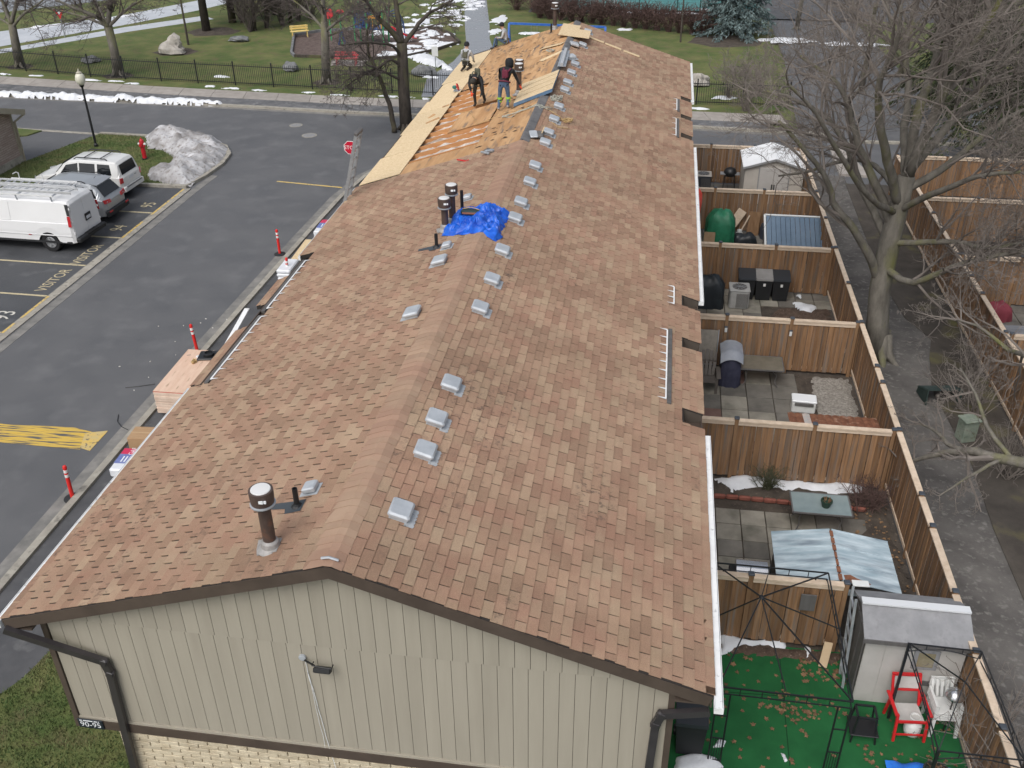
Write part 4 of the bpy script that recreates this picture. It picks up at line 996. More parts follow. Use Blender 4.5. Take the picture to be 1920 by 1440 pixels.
t = thing('rusty_lean_to', 'low lean-to with a rusty corrugated top against the fence', 'lean-to', (8.85,13.9,0.05))
MB().bb(-1.1,1.05,-0.42,0.38,0,0.80).obj('body', bpy.data.materials['dark_shed_wall'], t)
for i in range(12):
    x = -1.2+i*0.195
    MB().add([(x,-0.50,0.96),(x+0.19,-0.50,0.96),(x+0.19,0.42,0.84),(x,0.42,0.84),(x+0.095,-0.50,0.985),(x+0.095,0.42,0.865)], [(0,4,5,3),(4,1,2,5),(0,1,4),(2,3,5)]).obj('rusty_strip', M_rust if i != 2 else mat('flaking_paint', (0.40,0.42,0.42), (0.60,0.45,0.38), scale=6, rough=0.8), t)
for x in (-1.0,0.0,0.95): MB().bb(x-0.04,x+0.04,-0.46,-0.43,0,0.9).obj('post', M_post, t)

# ---------------------------------------------------------------- gazebo frame of black iron
t = thing('gazebo_frame', 'bare black iron gazebo frame standing over the green carpet', 'gazebo', (6.45,5.0,0.06))
HX, HY, HZ = 1.12, 1.60, 2.02
top = (-0.33,0.22,2.50)
cr = [(HX,HY),(-HX,HY),(-HX,-HY+0.02),(HX,-HY)]
MB().lathe([(0.03,-0.03),(0.05,0),(0.03,0.03)], top, 10).obj('hub', M_black, t)
for i, (x, y) in enumerate(cr):
    MB().bar((x,y,HZ), top, 0.022).obj('roof_spoke', M_black, t)
    mx, my = (x+cr[(i+1)%4][0])/2, (y+cr[(i+1)%4][1])/2
    MB().bar((mx,my,HZ+0.08), top, 0.018).obj('roof_spoke', M_black, t)
    x2, y2 = cr[(i+1)%4]
    b = MB(); b.bar((x,y,HZ),(x2,y2,HZ),0.024); b.bar((x,y,HZ-0.16),(x2,y2,HZ-0.16),0.018)
    for k in range(1,6): b.bar((x+(x2-x)*k/6,y+(y2-y)*k/6,HZ-0.15),(x+(x2-x)*k/6,y+(y2-y)*k/6,HZ),0.014)
    b.obj('top_rail', M_black, t)
    p = MB()
    for dx, dy in ((0,0),(0.22 if x < 0 else -0.22,0)): p.bar((x+dx,y+dy,0),(x+dx,y+dy,HZ-0.17),0.028)
    for z in (0.1,0.7,1.3): p.bar((x,y,z),(x+(0.22 if x < 0 else -0.22),y,z),0.02)
    for k in range(1,5): p.bar((x+(0.22 if x < 0 else -0.22)*k/5,y,0.1),(x+(0.22 if x < 0 else -0.22)*k/5,y,0.7),0.010)
    p.obj('corner_post', M_black, t)
# smaller iron arbour at the lower right
t = thing('iron_arbour', 'black iron arbour frame in front of the grey shed and red chair', 'arbour', (9.2,3.9,0.06))
A = [(-0.42,1.02),(0.82,1.0),(0.9,-1.3),(-0.42,-1.3)]
for i, (x, y) in enumerate(A):
    MB().bar((x,y,0),(x,y,2.0),0.045 if i in (0,3) else 0.03).obj('post', M_black, t)
    x2, y2 = A[(i+1)%4]; b = MB(); b.bar((x,y,2.0),(x2,y2,2.0),0.02)
    pts = [(x+(x2-x)*k/8,y+(y2-y)*k/8,1.80+0.12*math.sin(PI*k/8)) for k in range(9)]; b.tube(pts,0.012,5)
    for k in (2,4,6): b.bar(pts[k],(pts[k][0],pts[k][1],2.0),0.014)
    b.obj('top_rail', M_black, t)
for i in range(4): MB().bar((A[i][0],A[i][1],2.0),(0.15,-0.2,2.45),0.018).obj('roof_spoke', M_black, t)

# ---------------------------------------------------------------- yard furniture
M_red = mat('red_paint', (0.56,0.020,0.024), rough=0.4, spec=0.5)
M_sling = mat('pale_sling', (0.42,0.41,0.39), (0.50,0.49,0.47), scale=3, rough=0.85)
t = thing('patio_chair', 'red framed patio chair with pale sling seat beside the grey shed', 'chair', (9.02,4.75,0.06), R(5))
for s_ in (-1,1):
    b = MB(); x = s_*0.28; b.bar((x,-0.34,0),(x,-0.26,0.64),0.045,0.04); b.obj('leg', M_red, t)
    b = MB(); b.bar((x,0.30,0),(x,0.18,0.62),0.045,0.04); b.obj('leg', M_red, t)
    MB().bar((x+s_*0.03,-0.30,0.64),(x+s_*0.03,0.30,0.63),0.06,0.028).obj('armrest', M_red, t)
    MB().bar((s_*0.25,0.16,0.42),(s_*0.25,0.40,0.98),0.045,0.035).obj('back_frame', M_red, t)
b = MB(); b.bar((-0.26,-0.26,0.44),(0.26,-0.26,0.44),0.04); b.bar((-0.27,0.40,0.98),(0.27,0.40,0.98),0.05); b.bar((-0.25,0.28,0.70),(0.25,0.28,0.70),0.035); b.bar((-0.26,-0.30,0.14),(0.26,-0.30,0.14),0.028); b.obj('cross_rail', M_red, t)
v, f = grid_mesh(6,6,lambda a,c:(-0.24+0.48*a,-0.25+0.45*c,0.45-0.035*math.sin(PI*a)*math.sin(PI*c)-0.03*c)); MB().add(v,f).obj('seat', M_sling, t, smooth=True)
v, f = grid_mesh(6,4,lambda a,c:(-0.235+0.47*a,0.295+0.10*c+0.02*math.sin(PI*a),0.71+0.25*c)); MB().add(v,f).obj('backrest', M_sling, t, smooth=True)
M_wpl = mat('white_plastic', (0.62,0.63,0.62), (0.70,0.71,0.70), scale=5, rough=0.5)
for k in range(4):
    t = thing('stacking_chair', ('lowest','second','third','top')[k] + ' white plastic chair in the stack beside the red chair', 'chair', (9.68,4.86,0.06+k*0.055), R(4), 'stack of white plastic chairs')
    MB().cbox((0,-0.02,0.42),(0.44,0.42,0.03),0.01).obj('seat', M_wpl, t)
    b = MB()
    for i in range(5): b.bar((-0.17+i*0.085,0.20,0.43),(-0.18+i*0.09,0.34,0.74),0.05,0.015)
    b.bar((-0.22,0.345,0.76),(0.22,0.345,0.76),0.03,0.06); b.obj('backrest', M_wpl, t)
    for s_ in (-1,1):
        MB().bar((s_*0.23,-0.22,0.60),(s_*0.23,0.26,0.62),0.05,0.02).obj('armrest', M_wpl, t)
        MB().bar((s_*0.235,-0.26,0),(s_*0.21,-0.20,0.60),0.06,0.03).obj('leg', M_wpl, t)
        MB().bar((s_*0.22,0.28,0),(s_*0.20,0.20,0.60),0.05,0.03).obj('leg', M_wpl, t)
def tank(x, y, label):
    t = thing('propane_tank', label, 'gas tank', (x,y,0.06))
    MB().lathe([(0.10,0),(0.14,0.03),(0.155,0.10),(0.155,0.26),(0.13,0.33),(0.07,0.36)], n=18).obj('cylinder', M_wpl, t, smooth=True)
    MB().lathe([(0.095,0.34),(0.095,0.46),(0.088,0.46),(0.088,0.34)], n=14).obj('collar', M_wpl, t)
    MB().lathe([(0.03,0.35),(0.03,0.42)], n=8).obj('valve', M_galv, t)
    MB().lathe([(0.11,-0.005),(0.11,0.03)], n=14).obj('foot_ring', M_wpl, t)
tank(9.14,4.62,'white propane tank under the red patio chair'); tank(7.15,28.2,'white propane tank against the fence by the green tarp')
M_domes = mat('polished_steel', (0.62,0.63,0.65), rough=0.22, metal=0.9)
t = thing('dome_lamp', 'shiny steel dome lamp above the stacked white chairs', 'lamp', (9.75,4.75,1.02))
MB().lathe([(0.17,0),(0.165,0.03),(0.13,0.10),(0.06,0.145),(0.025,0.155)], n=20).obj('shade', M_domes, t, smooth=True)
MB().lathe([(0.035,0.15),(0.035,0.20),(0.01,0.21)], n=10).obj('knob', M_domes, t); MB().bar((0.0,0,-0.95),(0.0,0,0.02),0.02).obj('stand', M_black, t)
t = thing('side_table', 'small black iron table littered with leaves by the shed', 'table', (8.2,4.45,0.06))
for x in (-0.22,0.22):
    for y in (-0.2,0.2): MB().bar((x,y,0),(x*0.75,y*0.75,0.62),0.03).obj('leg', M_black, t)
b = MB(); q = [(-0.17,-0.15),(0.17,-0.15),(0.17,0.15),(-0.17,0.15)]
for i in range(4): b.bar((*q[i],0.63),(*q[(i+1)%4],0.63),0.045,0.02)
b.obj('top_frame', M_black, t); MB().cbox((0,0,0.22),(0.52,0.46,0.03),0.01).obj('shelf', M_black, t)
t = thing('sandbox_tarp', 'bright blue tarp wrapped round a planter at the bottom right corner', 'tarp', (9.25,3.35,0.06))
M_btarp = mat('blue_tarp', (0.012,0.115,0.56), (0.03,0.22,0.80), scale=3, rough=0.45, bump=0.5, bscale=6, spec=0.5)
v, f = grid_mesh(26,18,lambda a,c:(-0.75+1.5*a,-0.75+1.2*c,0.16+0.22*math.sin(PI*min(1,max(0,a)))*math.sin(PI*c)**0.5+0.06*noise.noise(Vector((a*7,c*6,2))))); MB().add(v,f).obj('sheet', M_btarp, t, smooth=True)
MB().lathe([(0.20,0.30),(0.24,0.50),(0.21,0.50),(0.20,0.44),(0.02,0.43)], (0.0,0.05,0), 16).obj('pot', mat('dark_pot', (0.03,0.035,0.03), rough=0.6), t)
b = MB(); rw = random.Random(1)
for i in range(60): a = rw.uniform(0,6.3); r_ = rw.uniform(0,0.17); b.bar((r_*math.cos(a),0.05+r_*math.sin(a),0.44),(r_*1.1*math.cos(a+0.4)+rw.uniform(-0.1,0.1),0.05+r_*1.1*math.sin(a+0.4),0.50+rw.uniform(0,0.05)),0.012)
b.obj('dead_stems', mat('dead_stem', (0.13,0.075,0.04), (0.2,0.12,0.07), scale=9, rough=0.9), t, kind='stuff')
t = thing('wheelie_bin', 'black wheelie bin under the eave at the carpet yard corner', 'bin', (4.98,3.75,0.06))
def bin_parts(t, w=0.55, d=0.6, h=1.0, lid=None):
    b = MB(); v = [(-w*0.42,-d*0.42,0.06),(w*0.42,-d*0.42,0.06),(w*0.42,d*0.42,0.06),(-w*0.42,d*0.42,0.06),(-w/2,-d/2,h*0.88),(w/2,-d/2,h*0.88),(w/2,d/2,h),(-w/2,d/2,h)]
    b.add(v, [(0,3,2,1),(4,5,6,7),(0,1,5,4),(1,2,6,5),(2,3,7,6),(3,0,4,7)]); b.obj('body', mat('bin_black', (0.018,0.019,0.021), rough=0.5) if 'bin_black' not in bpy.data.materials else bpy.data.materials['bin_black'], t)
    L = MB(); q = [(-w*0.54,-d*0.55,h*0.885),(w*0.54,-d*0.55,h*0.885),(w*0.54,d*0.55,h*1.01),(-w*0.54,d*0.55,h*1.01)]
    L.add(q+[(p[0]*0.96,p[1]*0.96,p[2]+0.07) for p in q], [(0,3,2,1),(4,5,6,7),(0,1,5,4),(1,2,6,5),(2,3,7,6),(3,0,4,7)]); L.obj('lid', lid or mat('bin_lid', (0.030,0.034,0.040), rough=0.45) if lid or 'bin_lid' not in bpy.data.materials else bpy.data.materials['bin_lid'], t)
    for x in (-w*0.45,w*0.45): MB().lathe([(0.10,-0.025),(0.10,0.025)], (x,d*0.42,0.10), 12, Matrix.Rotation(R(90),4,'Y')).obj('wheel', M_black, t)
    MB().bar((-w*0.4,d*0.60,h*0.95),(w*0.4,d*0.60,h*0.95),0.03).obj('handle', M_black, t)
bin_parts(t)
M_label = mat('white_label', (0.7,0.7,0.68), rough=0.6); M_bglid = mat('dusty_grey_lid', (0.20,0.195,0.19), (0.25,0.245,0.24), scale=3, rough=0.7)
for i, x in enumerate((7.10,7.68,8.26)):
    t = thing('wheelie_bin', ('left','middle','right')[i] + ' one of three black wheelie bins against the fence', 'bin', (x,23.05,0.06), 0, 'three black bins')
    bin_parts(t, 0.57, 0.58, 0.92, M_bglid if i == 1 else None); MB().bb(-0.03,0.05,-0.292,-0.270,0.60,0.70).obj('sticker', M_label, t)
def ac_unit(x, y, label, dark=False):
    t = thing('air_conditioner', label, 'air conditioner', (x,y,0.06))
    mg = mat('ac_dark', (0.03,0.035,0.045), (0.045,0.05,0.06), scale=4, rough=0.5) if dark else mat('ac_grey', (0.33,0.33,0.32), (0.40,0.40,0.39), scale=4, rough=0.5)
    MB().cbox((0,0,0.36),(0.66,0.66,0.68),0.05).obj('case', mg, t)
    g = MB()
    for i in range(14): g.bb(-0.10+i*0.029,-0.085+i*0.029,-0.345,-0.328,0.10,0.62)
    g.obj('coil_grille', M_dgray, t)
    MB().cbox((0,0,0.715),(0.70,0.70,0.04),0.015).obj('top', M_taupe if dark else mg, t)
    MB().lathe([(0.25,0.735),(0.25,0.745),(0.21,0.745),(0.21,0.738)], n=20).obj('fan_ring', M_dgray, t)
    f_ = MB()
    for k in range(10): a = 2*PI*k/10; f_.bar((0,0,0.75),(0.24*math.cos(a),0.24*math.sin(a),0.75),0.01)
    f_.obj('fan_guard', M_galv, t)
ac_unit(6.82,22.35,'grey air conditioner in front of the black bins'); ac_unit(5.85,34.0,'dark air conditioner in the far corner yard by the white-roofed shed', True)
M_cover = mat('dark_cover', (0.014,0.018,0.022), (0.024,0.030,0.036), scale=3, rough=0.45, bump=0.6, bscale=6)
def cover(b, w, d, h, seed, taper=0.85, n=18, m=44):
    """draped cover: closed lump with vertical folds"""
    vs = []; fs = []
    prof = [(1.0,0.0),(1.0,0.15),(0.97,0.45),(0.94,0.7),(taper,0.88),(taper*0.75,0.97),(taper*0.3,1.0)]
    for r_, z in prof:
        for k in range(m):
            a = 2*PI*k/m; e = 0.55
            cx = math.copysign(abs(math.cos(a))**e, math.cos(a)); sy = math.copysign(abs(math.sin(a))**e, math.sin(a))
            q = 1+(0.10*noise.noise(Vector((math.cos(a)*3,math.sin(a)*3,z*1.2+seed)))+0.13*noise.noise(Vector((math.cos(a)*6,math.sin(a)*6,z*0.9+seed*2))))*(1.7-z)
            vs.append((cx*w/2*r_*q, sy*d/2*r_*q, h*z+(0.02+0.10*z*z)*noise.noise(Vector((cx*1.6,sy*1.6,seed+z)))))
    for i in range(len(prof)-1):
        for k in range(m): fs.append((i*m+k,i*m+(k+1)%m,(i+1)*m+(k+1)%m,(i+1)*m+k))
    fs.append(tuple(range((len(prof)-1)*m,len(prof)*m))); b.add(vs, fs); return b
t = thing('covered_grill', 'grill under a shiny black cover beside the grey air conditioner', 'grill', (5.75,22.25,0.06))
cover(MB(),1.15,0.75,1.15,3,0.7).obj('cover', M_cover, t, smooth=True); MB().bb(-0.3,0.3,-0.2,0.2,0.0,0.9).obj('body', M_black, t)
t = thing('covered_grill', 'grill under a grey and navy cover beside the brown garden chair', 'grill', (6.28,17.15,0.06))
M_cg = mat('grey_cover', (0.24,0.26,0.30), (0.32,0.34,0.38), scale=3, rough=0.7, bump=0.4, bscale=7); M_cn = mat('navy_cover', (0.028,0.030,0.055), (0.045,0.047,0.08), scale=4, rough=0.7, bump=0.4, bscale=7)
cover(MB(),0.62,0.80,1.10,5,0.86).obj('cover', M_cn, t, smooth=True)
b = MB(); v, f = grid_mesh(12,10,lambda a,c:(-0.33+0.66*a,-0.44+0.88*c,1.20-0.30*abs(a-0.5)**2.2*2.2-0.30*max(0,0.22-c)*3+0.012*noise.noise(Vector((a*6,c*6,1))))); b.add(v,f).obj('cover_top', M_cg, t, smooth=True)
MB().bb(-0.2,0.2,-0.25,0.25,0,0.9).obj('body', M_black, t)
t = thing('kettle_grill', 'open black grill with silver trim at the far fence beside the shed', 'grill', (7.0,34.05,0.06))
MB().lathe([(0.05,0.60),(0.22,0.66),(0.28,0.80),(0.28,0.84),(0.22,0.98),(0.08,1.04)], n=16).obj('bowl', M_black, t, smooth=True)
MB().bb(-0.42,0.42,-0.16,0.16,0.74,0.78).obj('shelf', M_galv, t)
for x in (-0.2,0.2):
    for y in (-0.15,0.15): MB().bar((x*1.3,y*1.3,0),(x,y,0.72),0.025).obj('leg', M_black, t)
t = thing('dome_grill', 'stainless steel grill hood behind the fence by the blue roofed shed', 'grill', (6.28,7.75,0.06))
b = MB(); pr = [(0.30*math.cos(PI*i/8), 0.82+0.26*math.sin(PI*i/8)) for i in range(9)]
b.add([(x,y,z) for x in (-0.33,0.33) for y, z in pr], [(i,i+1,i+10,i+9) for i in range(8)]+[tuple(range(8,-1,-1)),tuple(range(9,18))]); b.obj('hood', M_domes, t)
MB().cbox((0,0,0.72),(0.9,0.5,0.16),0.02).obj('firebox', M_black, t)
for x in (-0.38,0.38):
    for y in (-0.2,0.2): MB().bar((x,y,0),(x,y,0.66),0.04).obj('leg', M_black, t)
MB().bar((-0.28,-0.33,0.92),(0.28,-0.33,0.92),0.025).obj('handle', M_galv, t)
M_glass = mat('frosted_glass', (0.20,0.255,0.265), (0.25,0.31,0.315), scale=2, rough=0.18, spec=0.6)
def glass_table(x, y, w, d, h, label, m):
    t = thing('glass_table', label, 'table', (x,y,0.06))
    MB().cbox((0,0,h),(w,d,0.02),0.008).obj('table_top', m, t)
    b = MB(); q = [(-w/2,-d/2),(w/2,-d/2),(w/2,d/2),(-w/2,d/2)]
    for i in range(4): b.bar((*q[i],h-0.005),(*q[(i+1)%4],h-0.005),0.035,0.035)
    b.obj('rim', M_dgray, t)
    for sx in (-1,1):
        for sy in (-1,1): MB().tube([(sx*w*0.30,sy*d*0.25,h-0.02),(sx*w*0.36,sy*d*0.32,h*0.6),(sx*w*0.34,sy*d*0.3,h*0.3),(sx*w*0.42,sy*d*0.42,0)],0.015,6).obj('leg', M_dgray, t)
    return t
glass_table(8.10,10.55,1.36,0.80,0.70,'frosted glass patio table with a flower pot by the snowy bed',M_glass)
glass_table(7.2,17.25,1.24,0.84,0.66,'brown tinted glass table against the fence beside the covered grill',mat('brown_glass', (0.13,0.12,0.095), (0.18,0.165,0.13), scale=2, rough=0.2, spec=0.6))
t = thing('flower_pot', 'small green flower pot of dead stems on the glass table', 'flower pot', (8.2,10.45,0.775))
MB().lathe([(0.09,0),(0.125,0.15),(0.14,0.15),(0.14,0.18),(0.115,0.18),(0.11,0.14),(0.02,0.14)], n=16).obj('pot', mat('green_pot', (0.02,0.045,0.03), rough=0.5), t)
b = MB()
for i in range(26): a = rw.uniform(0,6.3); b.bar((0.05*math.cos(a),0.05*math.sin(a),0.14),(0.10*math.cos(a),0.10*math.sin(a),0.18+rw.uniform(0,0.06)),0.010)
b.obj('dead_stems', bpy.data.materials['dead_stem'], t, kind='stuff')
# brown garden chairs
M_adi = mat('brown_plastic', (0.095,0.082,0.072), (0.125,0.11,0.098), scale=5, rough=0.6)
t = thing('garden_chair', 'dark brown slatted garden chair beside the covered grey grill', 'chair', (5.58,16.75,0.06))
for i in range(5): MB().bar((-0.20+i*0.10,0.10,0.36),(-0.25+i*0.125,0.46,1.05-abs(i-2)*0.04),0.085,0.02).obj('back_slat', M_adi, t)
for i in range(5): MB().bb(-0.27,0.27,-0.42+i*0.11,-0.325+i*0.11,0.40-i*0.018,0.42-i*0.018).obj('seat_slat', M_adi, t)
for s_ in (-1,1):
    MB().cbox((s_*0.34,-0.10,0.58),(0.13,0.72,0.025),0.01).obj('armrest', M_adi, t)
    MB().bar((s_*0.30,-0.40,0),(s_*0.30,-0.40,0.57),0.07,0.03).obj('leg', M_adi, t); MB().bar((s_*0.29,0.42,0),(s_*0.29,0.20,0.57),0.06,0.03).obj('leg', M_adi, t)
b = MB(); b.bar((-0.27,0.30,0.75),(0.27,0.30,0.75),0.02,0.06); b.obj('cross_rail', M_adi, t)
t = thing('lounge_chair', 'tan reclining lounge chair leaning behind the brown garden chair', 'chair', (5.6,17.55,0.06))
MB().cbox((0,0.05,0.98),(0.54,0.05,0.95),0.02,rx=R(-12)).obj('back_cushion', mat('tan_mesh', (0.22,0.20,0.17), (0.28,0.255,0.22), scale=9, rough=0.85), t)
for s_ in (-1,1): MB().bar((s_*0.29,-0.05,0),(s_*0.29,0.16,1.45),0.03).obj('frame_rail', M_galv, t)
MB().bar((-0.29,-0.02,0.35),(0.29,-0.02,0.35),0.03).obj('cross_rail', M_galv, t)
t = thing('ice_box', 'white ice box with a grey handle on the red and grey pavers', 'cooler', (8.33,15.85,0.06), R(-3))
MB().cbox((0,0,0.17),(0.66,0.40,0.34),0.03).obj('body', M_wpl, t); MB().cbox((0,0,0.375),(0.69,0.43,0.07),0.02).obj('lid', mat('ice_box_white', (0.78,0.80,0.82), rough=0.4), t)
MB().cbox((0,-0.225,0.30),(0.52,0.03,0.10),0.01).obj('handle', M_dgray, t)
t = thing('blue_bag', 'small blue bag on the side of the brown garden chair', 'bag', (5.28,17.0,0.70))
v, f = blob((0,0,0),(0.10,0.13,0.20),4,8,0.3); MB().add(v,f).obj('bag', mat('blue_cloth', (0.02,0.06,0.16), rough=0.7), t, smooth=True)
for x, y in ((6.10,17.89),(8.0,17.89)):
    t = thing('post_light', 'white fence light on the ' + ('left' if x < 7 else 'right') + ' post behind the covered grill', 'light', (x,y-0.045,1.45), 0, 'white fence lights')
    MB().cbox((0,0,0.0),(0.075,0.04,0.15),0.01).obj('lens', M_wpl, t); MB().cbox((0,0.005,0.10),(0.095,0.05,0.045),0.01).obj('hood', M_postcap, t)
# far yards
t = thing('tarped_pile', 'green tarp draped over a garden pile in the second far yard', 'tarp', (6.35,27.9,0.06))
b = MB(); M_gt = mat('green_tarp', (0.012,0.11,0.055), (0.025,0.19,0.10), scale=2.5, rough=0.5, bump=0.6, bscale=5)
cover(b,1.15,0.95,1.35,8,0.72).obj('sheet', M_gt, t, smooth=True); MB().bb(-0.3,0.3,-0.3,0.3,0,0.9).obj('crate', M_post, t)
t = thing('parasol', 'folded red parasol standing beside the green tarp under the eave', 'parasol', (5.4,28.3,0.06))
MB().lathe([(0.04,0.55),(0.13,0.8),(0.19,1.5),(0.17,1.85),(0.05,2.05)], n=12).obj('canopy', mat('coral_canvas', (0.62,0.055,0.04), (0.70,0.11,0.08), scale=3, rough=0.8), t, smooth=True); MB().lathe([(0.02,0),(0.02,2.15)], n=8).obj('pole', M_galv, t); MB().lathe([(0.22,0),(0.22,0.06),(0.05,0.10)], n=14).obj('base', M_dgray, t)
t = thing('cardboard_sheet', 'brown board leaning on the front of the green tarp', 'board', (5.95,27.35,0.06), R(-4)); MB().cbox((0,0,0.32),(0.42,0.03,0.62),0.005,rx=R(-12)).obj('panel', mat('cardboard', (0.30,0.20,0.12), (0.36,0.25,0.155), scale=4, rough=0.9), t)
tag(MB().cbox((0,0,0),(0.36,0.03,1.05),0.004).obj('plank', M_rail, loc=(6.98,28.85,0.62), rot=(R(-10),R(32),0)), 'tilted plank leaning on the fence right of the green tarp', 'plank')
tag(MB().cbox((0,0,0),(0.46,0.03,0.95),0.004).obj('plank', M_post, loc=(7.72,28.83,0.56), rot=(R(-10),R(2),0)), 'square brown board upright against the fence by the propane tank', 'board')
tag(MB().cbox((0,0,0),(0.05,0.03,0.9),0.004).obj('stick', M_rail, loc=(7.35,28.75,0.5), rot=(R(-8),R(24),0)), 'thin pale stick leaning between the two boards', 'stick')
tag(cover(MB(),0.9,0.6,0.42,12,0.8).obj('black_sack', M_cover, loc=(7.35,27.85,0.06), smooth=True), 'low black sack in front of the propane tank', 'sack')
tag(cover(MB(),1.2,0.6,0.9,15,0.6).obj('covered_bench', mat('dark_blue_cover', (0.035,0.040,0.055), rough=0.7), loc=(8.6,28.55,0.06), smooth=True), 'dark covered heap behind the blue tilted panel', 'cover')
t = thing('glazed_panel', 'blue ribbed glazed panel in a white frame tilted on a rack', 'panel', (9.05,26.6,0.06))
PT = Matrix.Translation((0,0,1.12)) @ Matrix.Rotation(R(24),4,'X')
rm = mat('blue_ribbed_sheet', (0.115,0.17,0.235), (0.15,0.21,0.28), scale=2, rough=0.3, spec=0.6)
for i in range(12): MB(PT).cbox((-0.98+i*0.178,0,0),(0.168,1.56,0.025),0.008).obj('rib', rm, t)
b = MB(PT)
for a, c in (((-1.12,-0.82,0),(1.12,-0.82,0)),((-1.12,0.82,0),(1.12,0.82,0)),((-1.12,-0.82,0),(-1.12,0.82,0)),((1.12,-0.82,0),(1.12,0.82,0))): b.bar(a,c,0.07,0.06)
b.obj('frame', M_wpl, t)
for x in (-1.05,1.0):
    for y, z in ((-0.7,0.80),(0.7,1.40)): MB().bar((x,y,0),(x,y,z),0.04).obj('leg', M_dgray, t)
# things on the ladder side of the carpet yard
t = thing('step_ladder', 'grey ladder leaning between the fence and the grey shed', 'ladder', (8.02,6.28,0.06), R(0))
for x in (-0.0,0.0): pass
for y in (-0.28,0.08): MB().bar((0.0,y-0.45,0),(0.0,y,1.95),0.05,0.025).obj('rail', M_galv, t)
for i in range(6): MB().bar((0.0,-0.68+0.07*i,0.2+0.3*i),(0.0,-0.32+0.07*i,0.2+0.3*i),0.04).obj('rung', M_galv, t)
tag(MB().cbox((0,0,0),(0.17,0.03,0.55),0.004).obj('board_offcut', mat('pale_offcut', (0.52,0.38,0.24), (0.58,0.44,0.29), scale=4, rough=0.9), loc=(7.72,6.1,0.36), rot=(R(-20),R(8),0)), 'pale wooden offcut propped near the gazebo corner', 'offcut')
tag(MB().cbox((0,0,0),(0.32,0.16,0.03),0.004).obj('white_board', M_wpl, loc=(8.2,6.55,1.93), rot=(0,0,R(2))), 'small white board on top of the fence end at the shed', 'board')
tag(MB().cbox((0,0,0),(0.30,0.03,0.42),0.004).obj('wire_mesh_box', M_dgray, loc=(7.25,6.42,1.42)), 'dark square lattice panel hung on the fence', 'lattice')
# neighbouring yards (seen over the right fence)
t = thing('garden_table', 'weathered grey table beyond the right hand fence', 'table', (15.2,20.2,0.06))
for i in range(5): MB().cbox((0,-0.32+i*0.16,0.72),(1.3,0.145,0.03),0.005).obj('slat', bpy.data.materials['grey_deck'], t)
for x in (-0.5,0.5):
    for y in (-0.3,0.3): MB().bar((x,y,0),(x,y,0.7),0.06).obj('leg', bpy.data.materials['grey_deck'], t)
tag(cover(MB(),0.9,0.55,0.55,21,0.7).obj('maroon_cushion', mat('maroon_cloth', (0.20,0.035,0.05), rough=0.8), loc=(15.0,21.6,0.5), smooth=True), 'maroon cushion behind the weathered grey table', 'cushion')
tag(cover(MB(),1.5,1.3,1.3,23,0.7).obj('covered_furniture', M_cover, loc=(18.3,25.0,0.06), smooth=True), 'black covered furniture at the right edge beyond the deck', 'cover')
tag(cover(MB(),0.8,0.5,0.45,25,0.7).obj('red_toy', M_red, loc=(17.6,30.6,0.06), smooth=True), 'small red bundle in the far neighbouring yard', 'bundle')
t = thing('tipped_bench', 'tipped dark green slatted bench by the back path', 'bench', (12.3,17.0,0.08), R(8))
M_dkg = mat('dark_green_board', (0.020,0.038,0.034), (0.035,0.055,0.050), scale=3, rough=0.7)
for i in range(4): MB().cbox((0,-0.24+i*0.16,0.42-i*0.06),(1.05,0.15,0.03),0.005,rx=R(-20)).obj('slat', M_dkg, t)
for s_ in (-1,1):
    b = MB(); b.add([(s_*0.50,-0.40,0),(s_*0.50,0.36,0),(s_*0.50,0.30,0.25),(s_*0.50,-0.34,0.50),(s_*0.47,-0.40,0),(s_*0.47,0.36,0),(s_*0.47,0.30,0.25),(s_*0.47,-0.34,0.50)], [(0,1,2,3),(7,6,5,4),(0,4,5,1),(1,5,6,2),(2,6,7,3),(3,7,4,0)]); b.obj('end_panel', M_dkg, t)
t = thing('utility_box', 'pale green mossy utility box among the bare shrubs', 'utility box', (12.55,14.9,0.07), R(20))
mg = mat('mossy_green_paint', (0.15,0.19,0.15), (0.24,0.27,0.22), scale=4, rough=0.8, c3=(0.10,0.11,0.05), s3=6, t3=(0.55,0.7))
MB().cbox((0,0,0.32),(0.42,0.36,0.64),0.02).obj('body', mg, t); MB().cbox((0,0,0.665),(0.48,0.42,0.06),0.015).obj('lid', mg, t); MB().bb(-0.1,0.1,-0.19,-0.178,0.2,0.5).obj('door', mg, t)

# ---------------------------------------------------------------- trees and shrubs
M_bark = mat('mossy_bark', (0.105,0.096,0.080), (0.185,0.170,0.145), scale=2.2, rough=0.95, bump=0.8, bscale=22, stretch=(2,2,0.7), c3=(0.150,0.150,0.055), s3=0.8, t3=(0.52,0.72))
M_barkd = mat('dark_bark', (0.048,0.040,0.034), (0.085,0.072,0.060), scale=3, rough=0.95, bump=0.8, bscale=20, stretch=(2,2,0.7), c3=(0.10,0.095,0.045), s3=0.7, t3=(0.52,0.7))
M_twig = mat('grey_twig', (0.125,0.107,0.094), (0.205,0.180,0.160), scale=1.2, rough=0.95)
M_twigd = mat('brown_twig', (0.075,0.062,0.056), (0.125,0.105,0.095), scale=1.5, rough=0.95)
M_twigr = mat('russet_twig', (0.075,0.045,0.040), (0.125,0.080,0.070), scale=1.5, rough=0.95)
def rdir(d, ang, rg):
    d = d.normalized(); o = Vector((rg.gauss(0,1),rg.gauss(0,1),rg.gauss(0,1))); o = (o-d*o.dot(d))
    if o.length < 1e-6: return d
    return (d*math.cos(ang)+o.normalized()*math.sin(ang)).normalized()
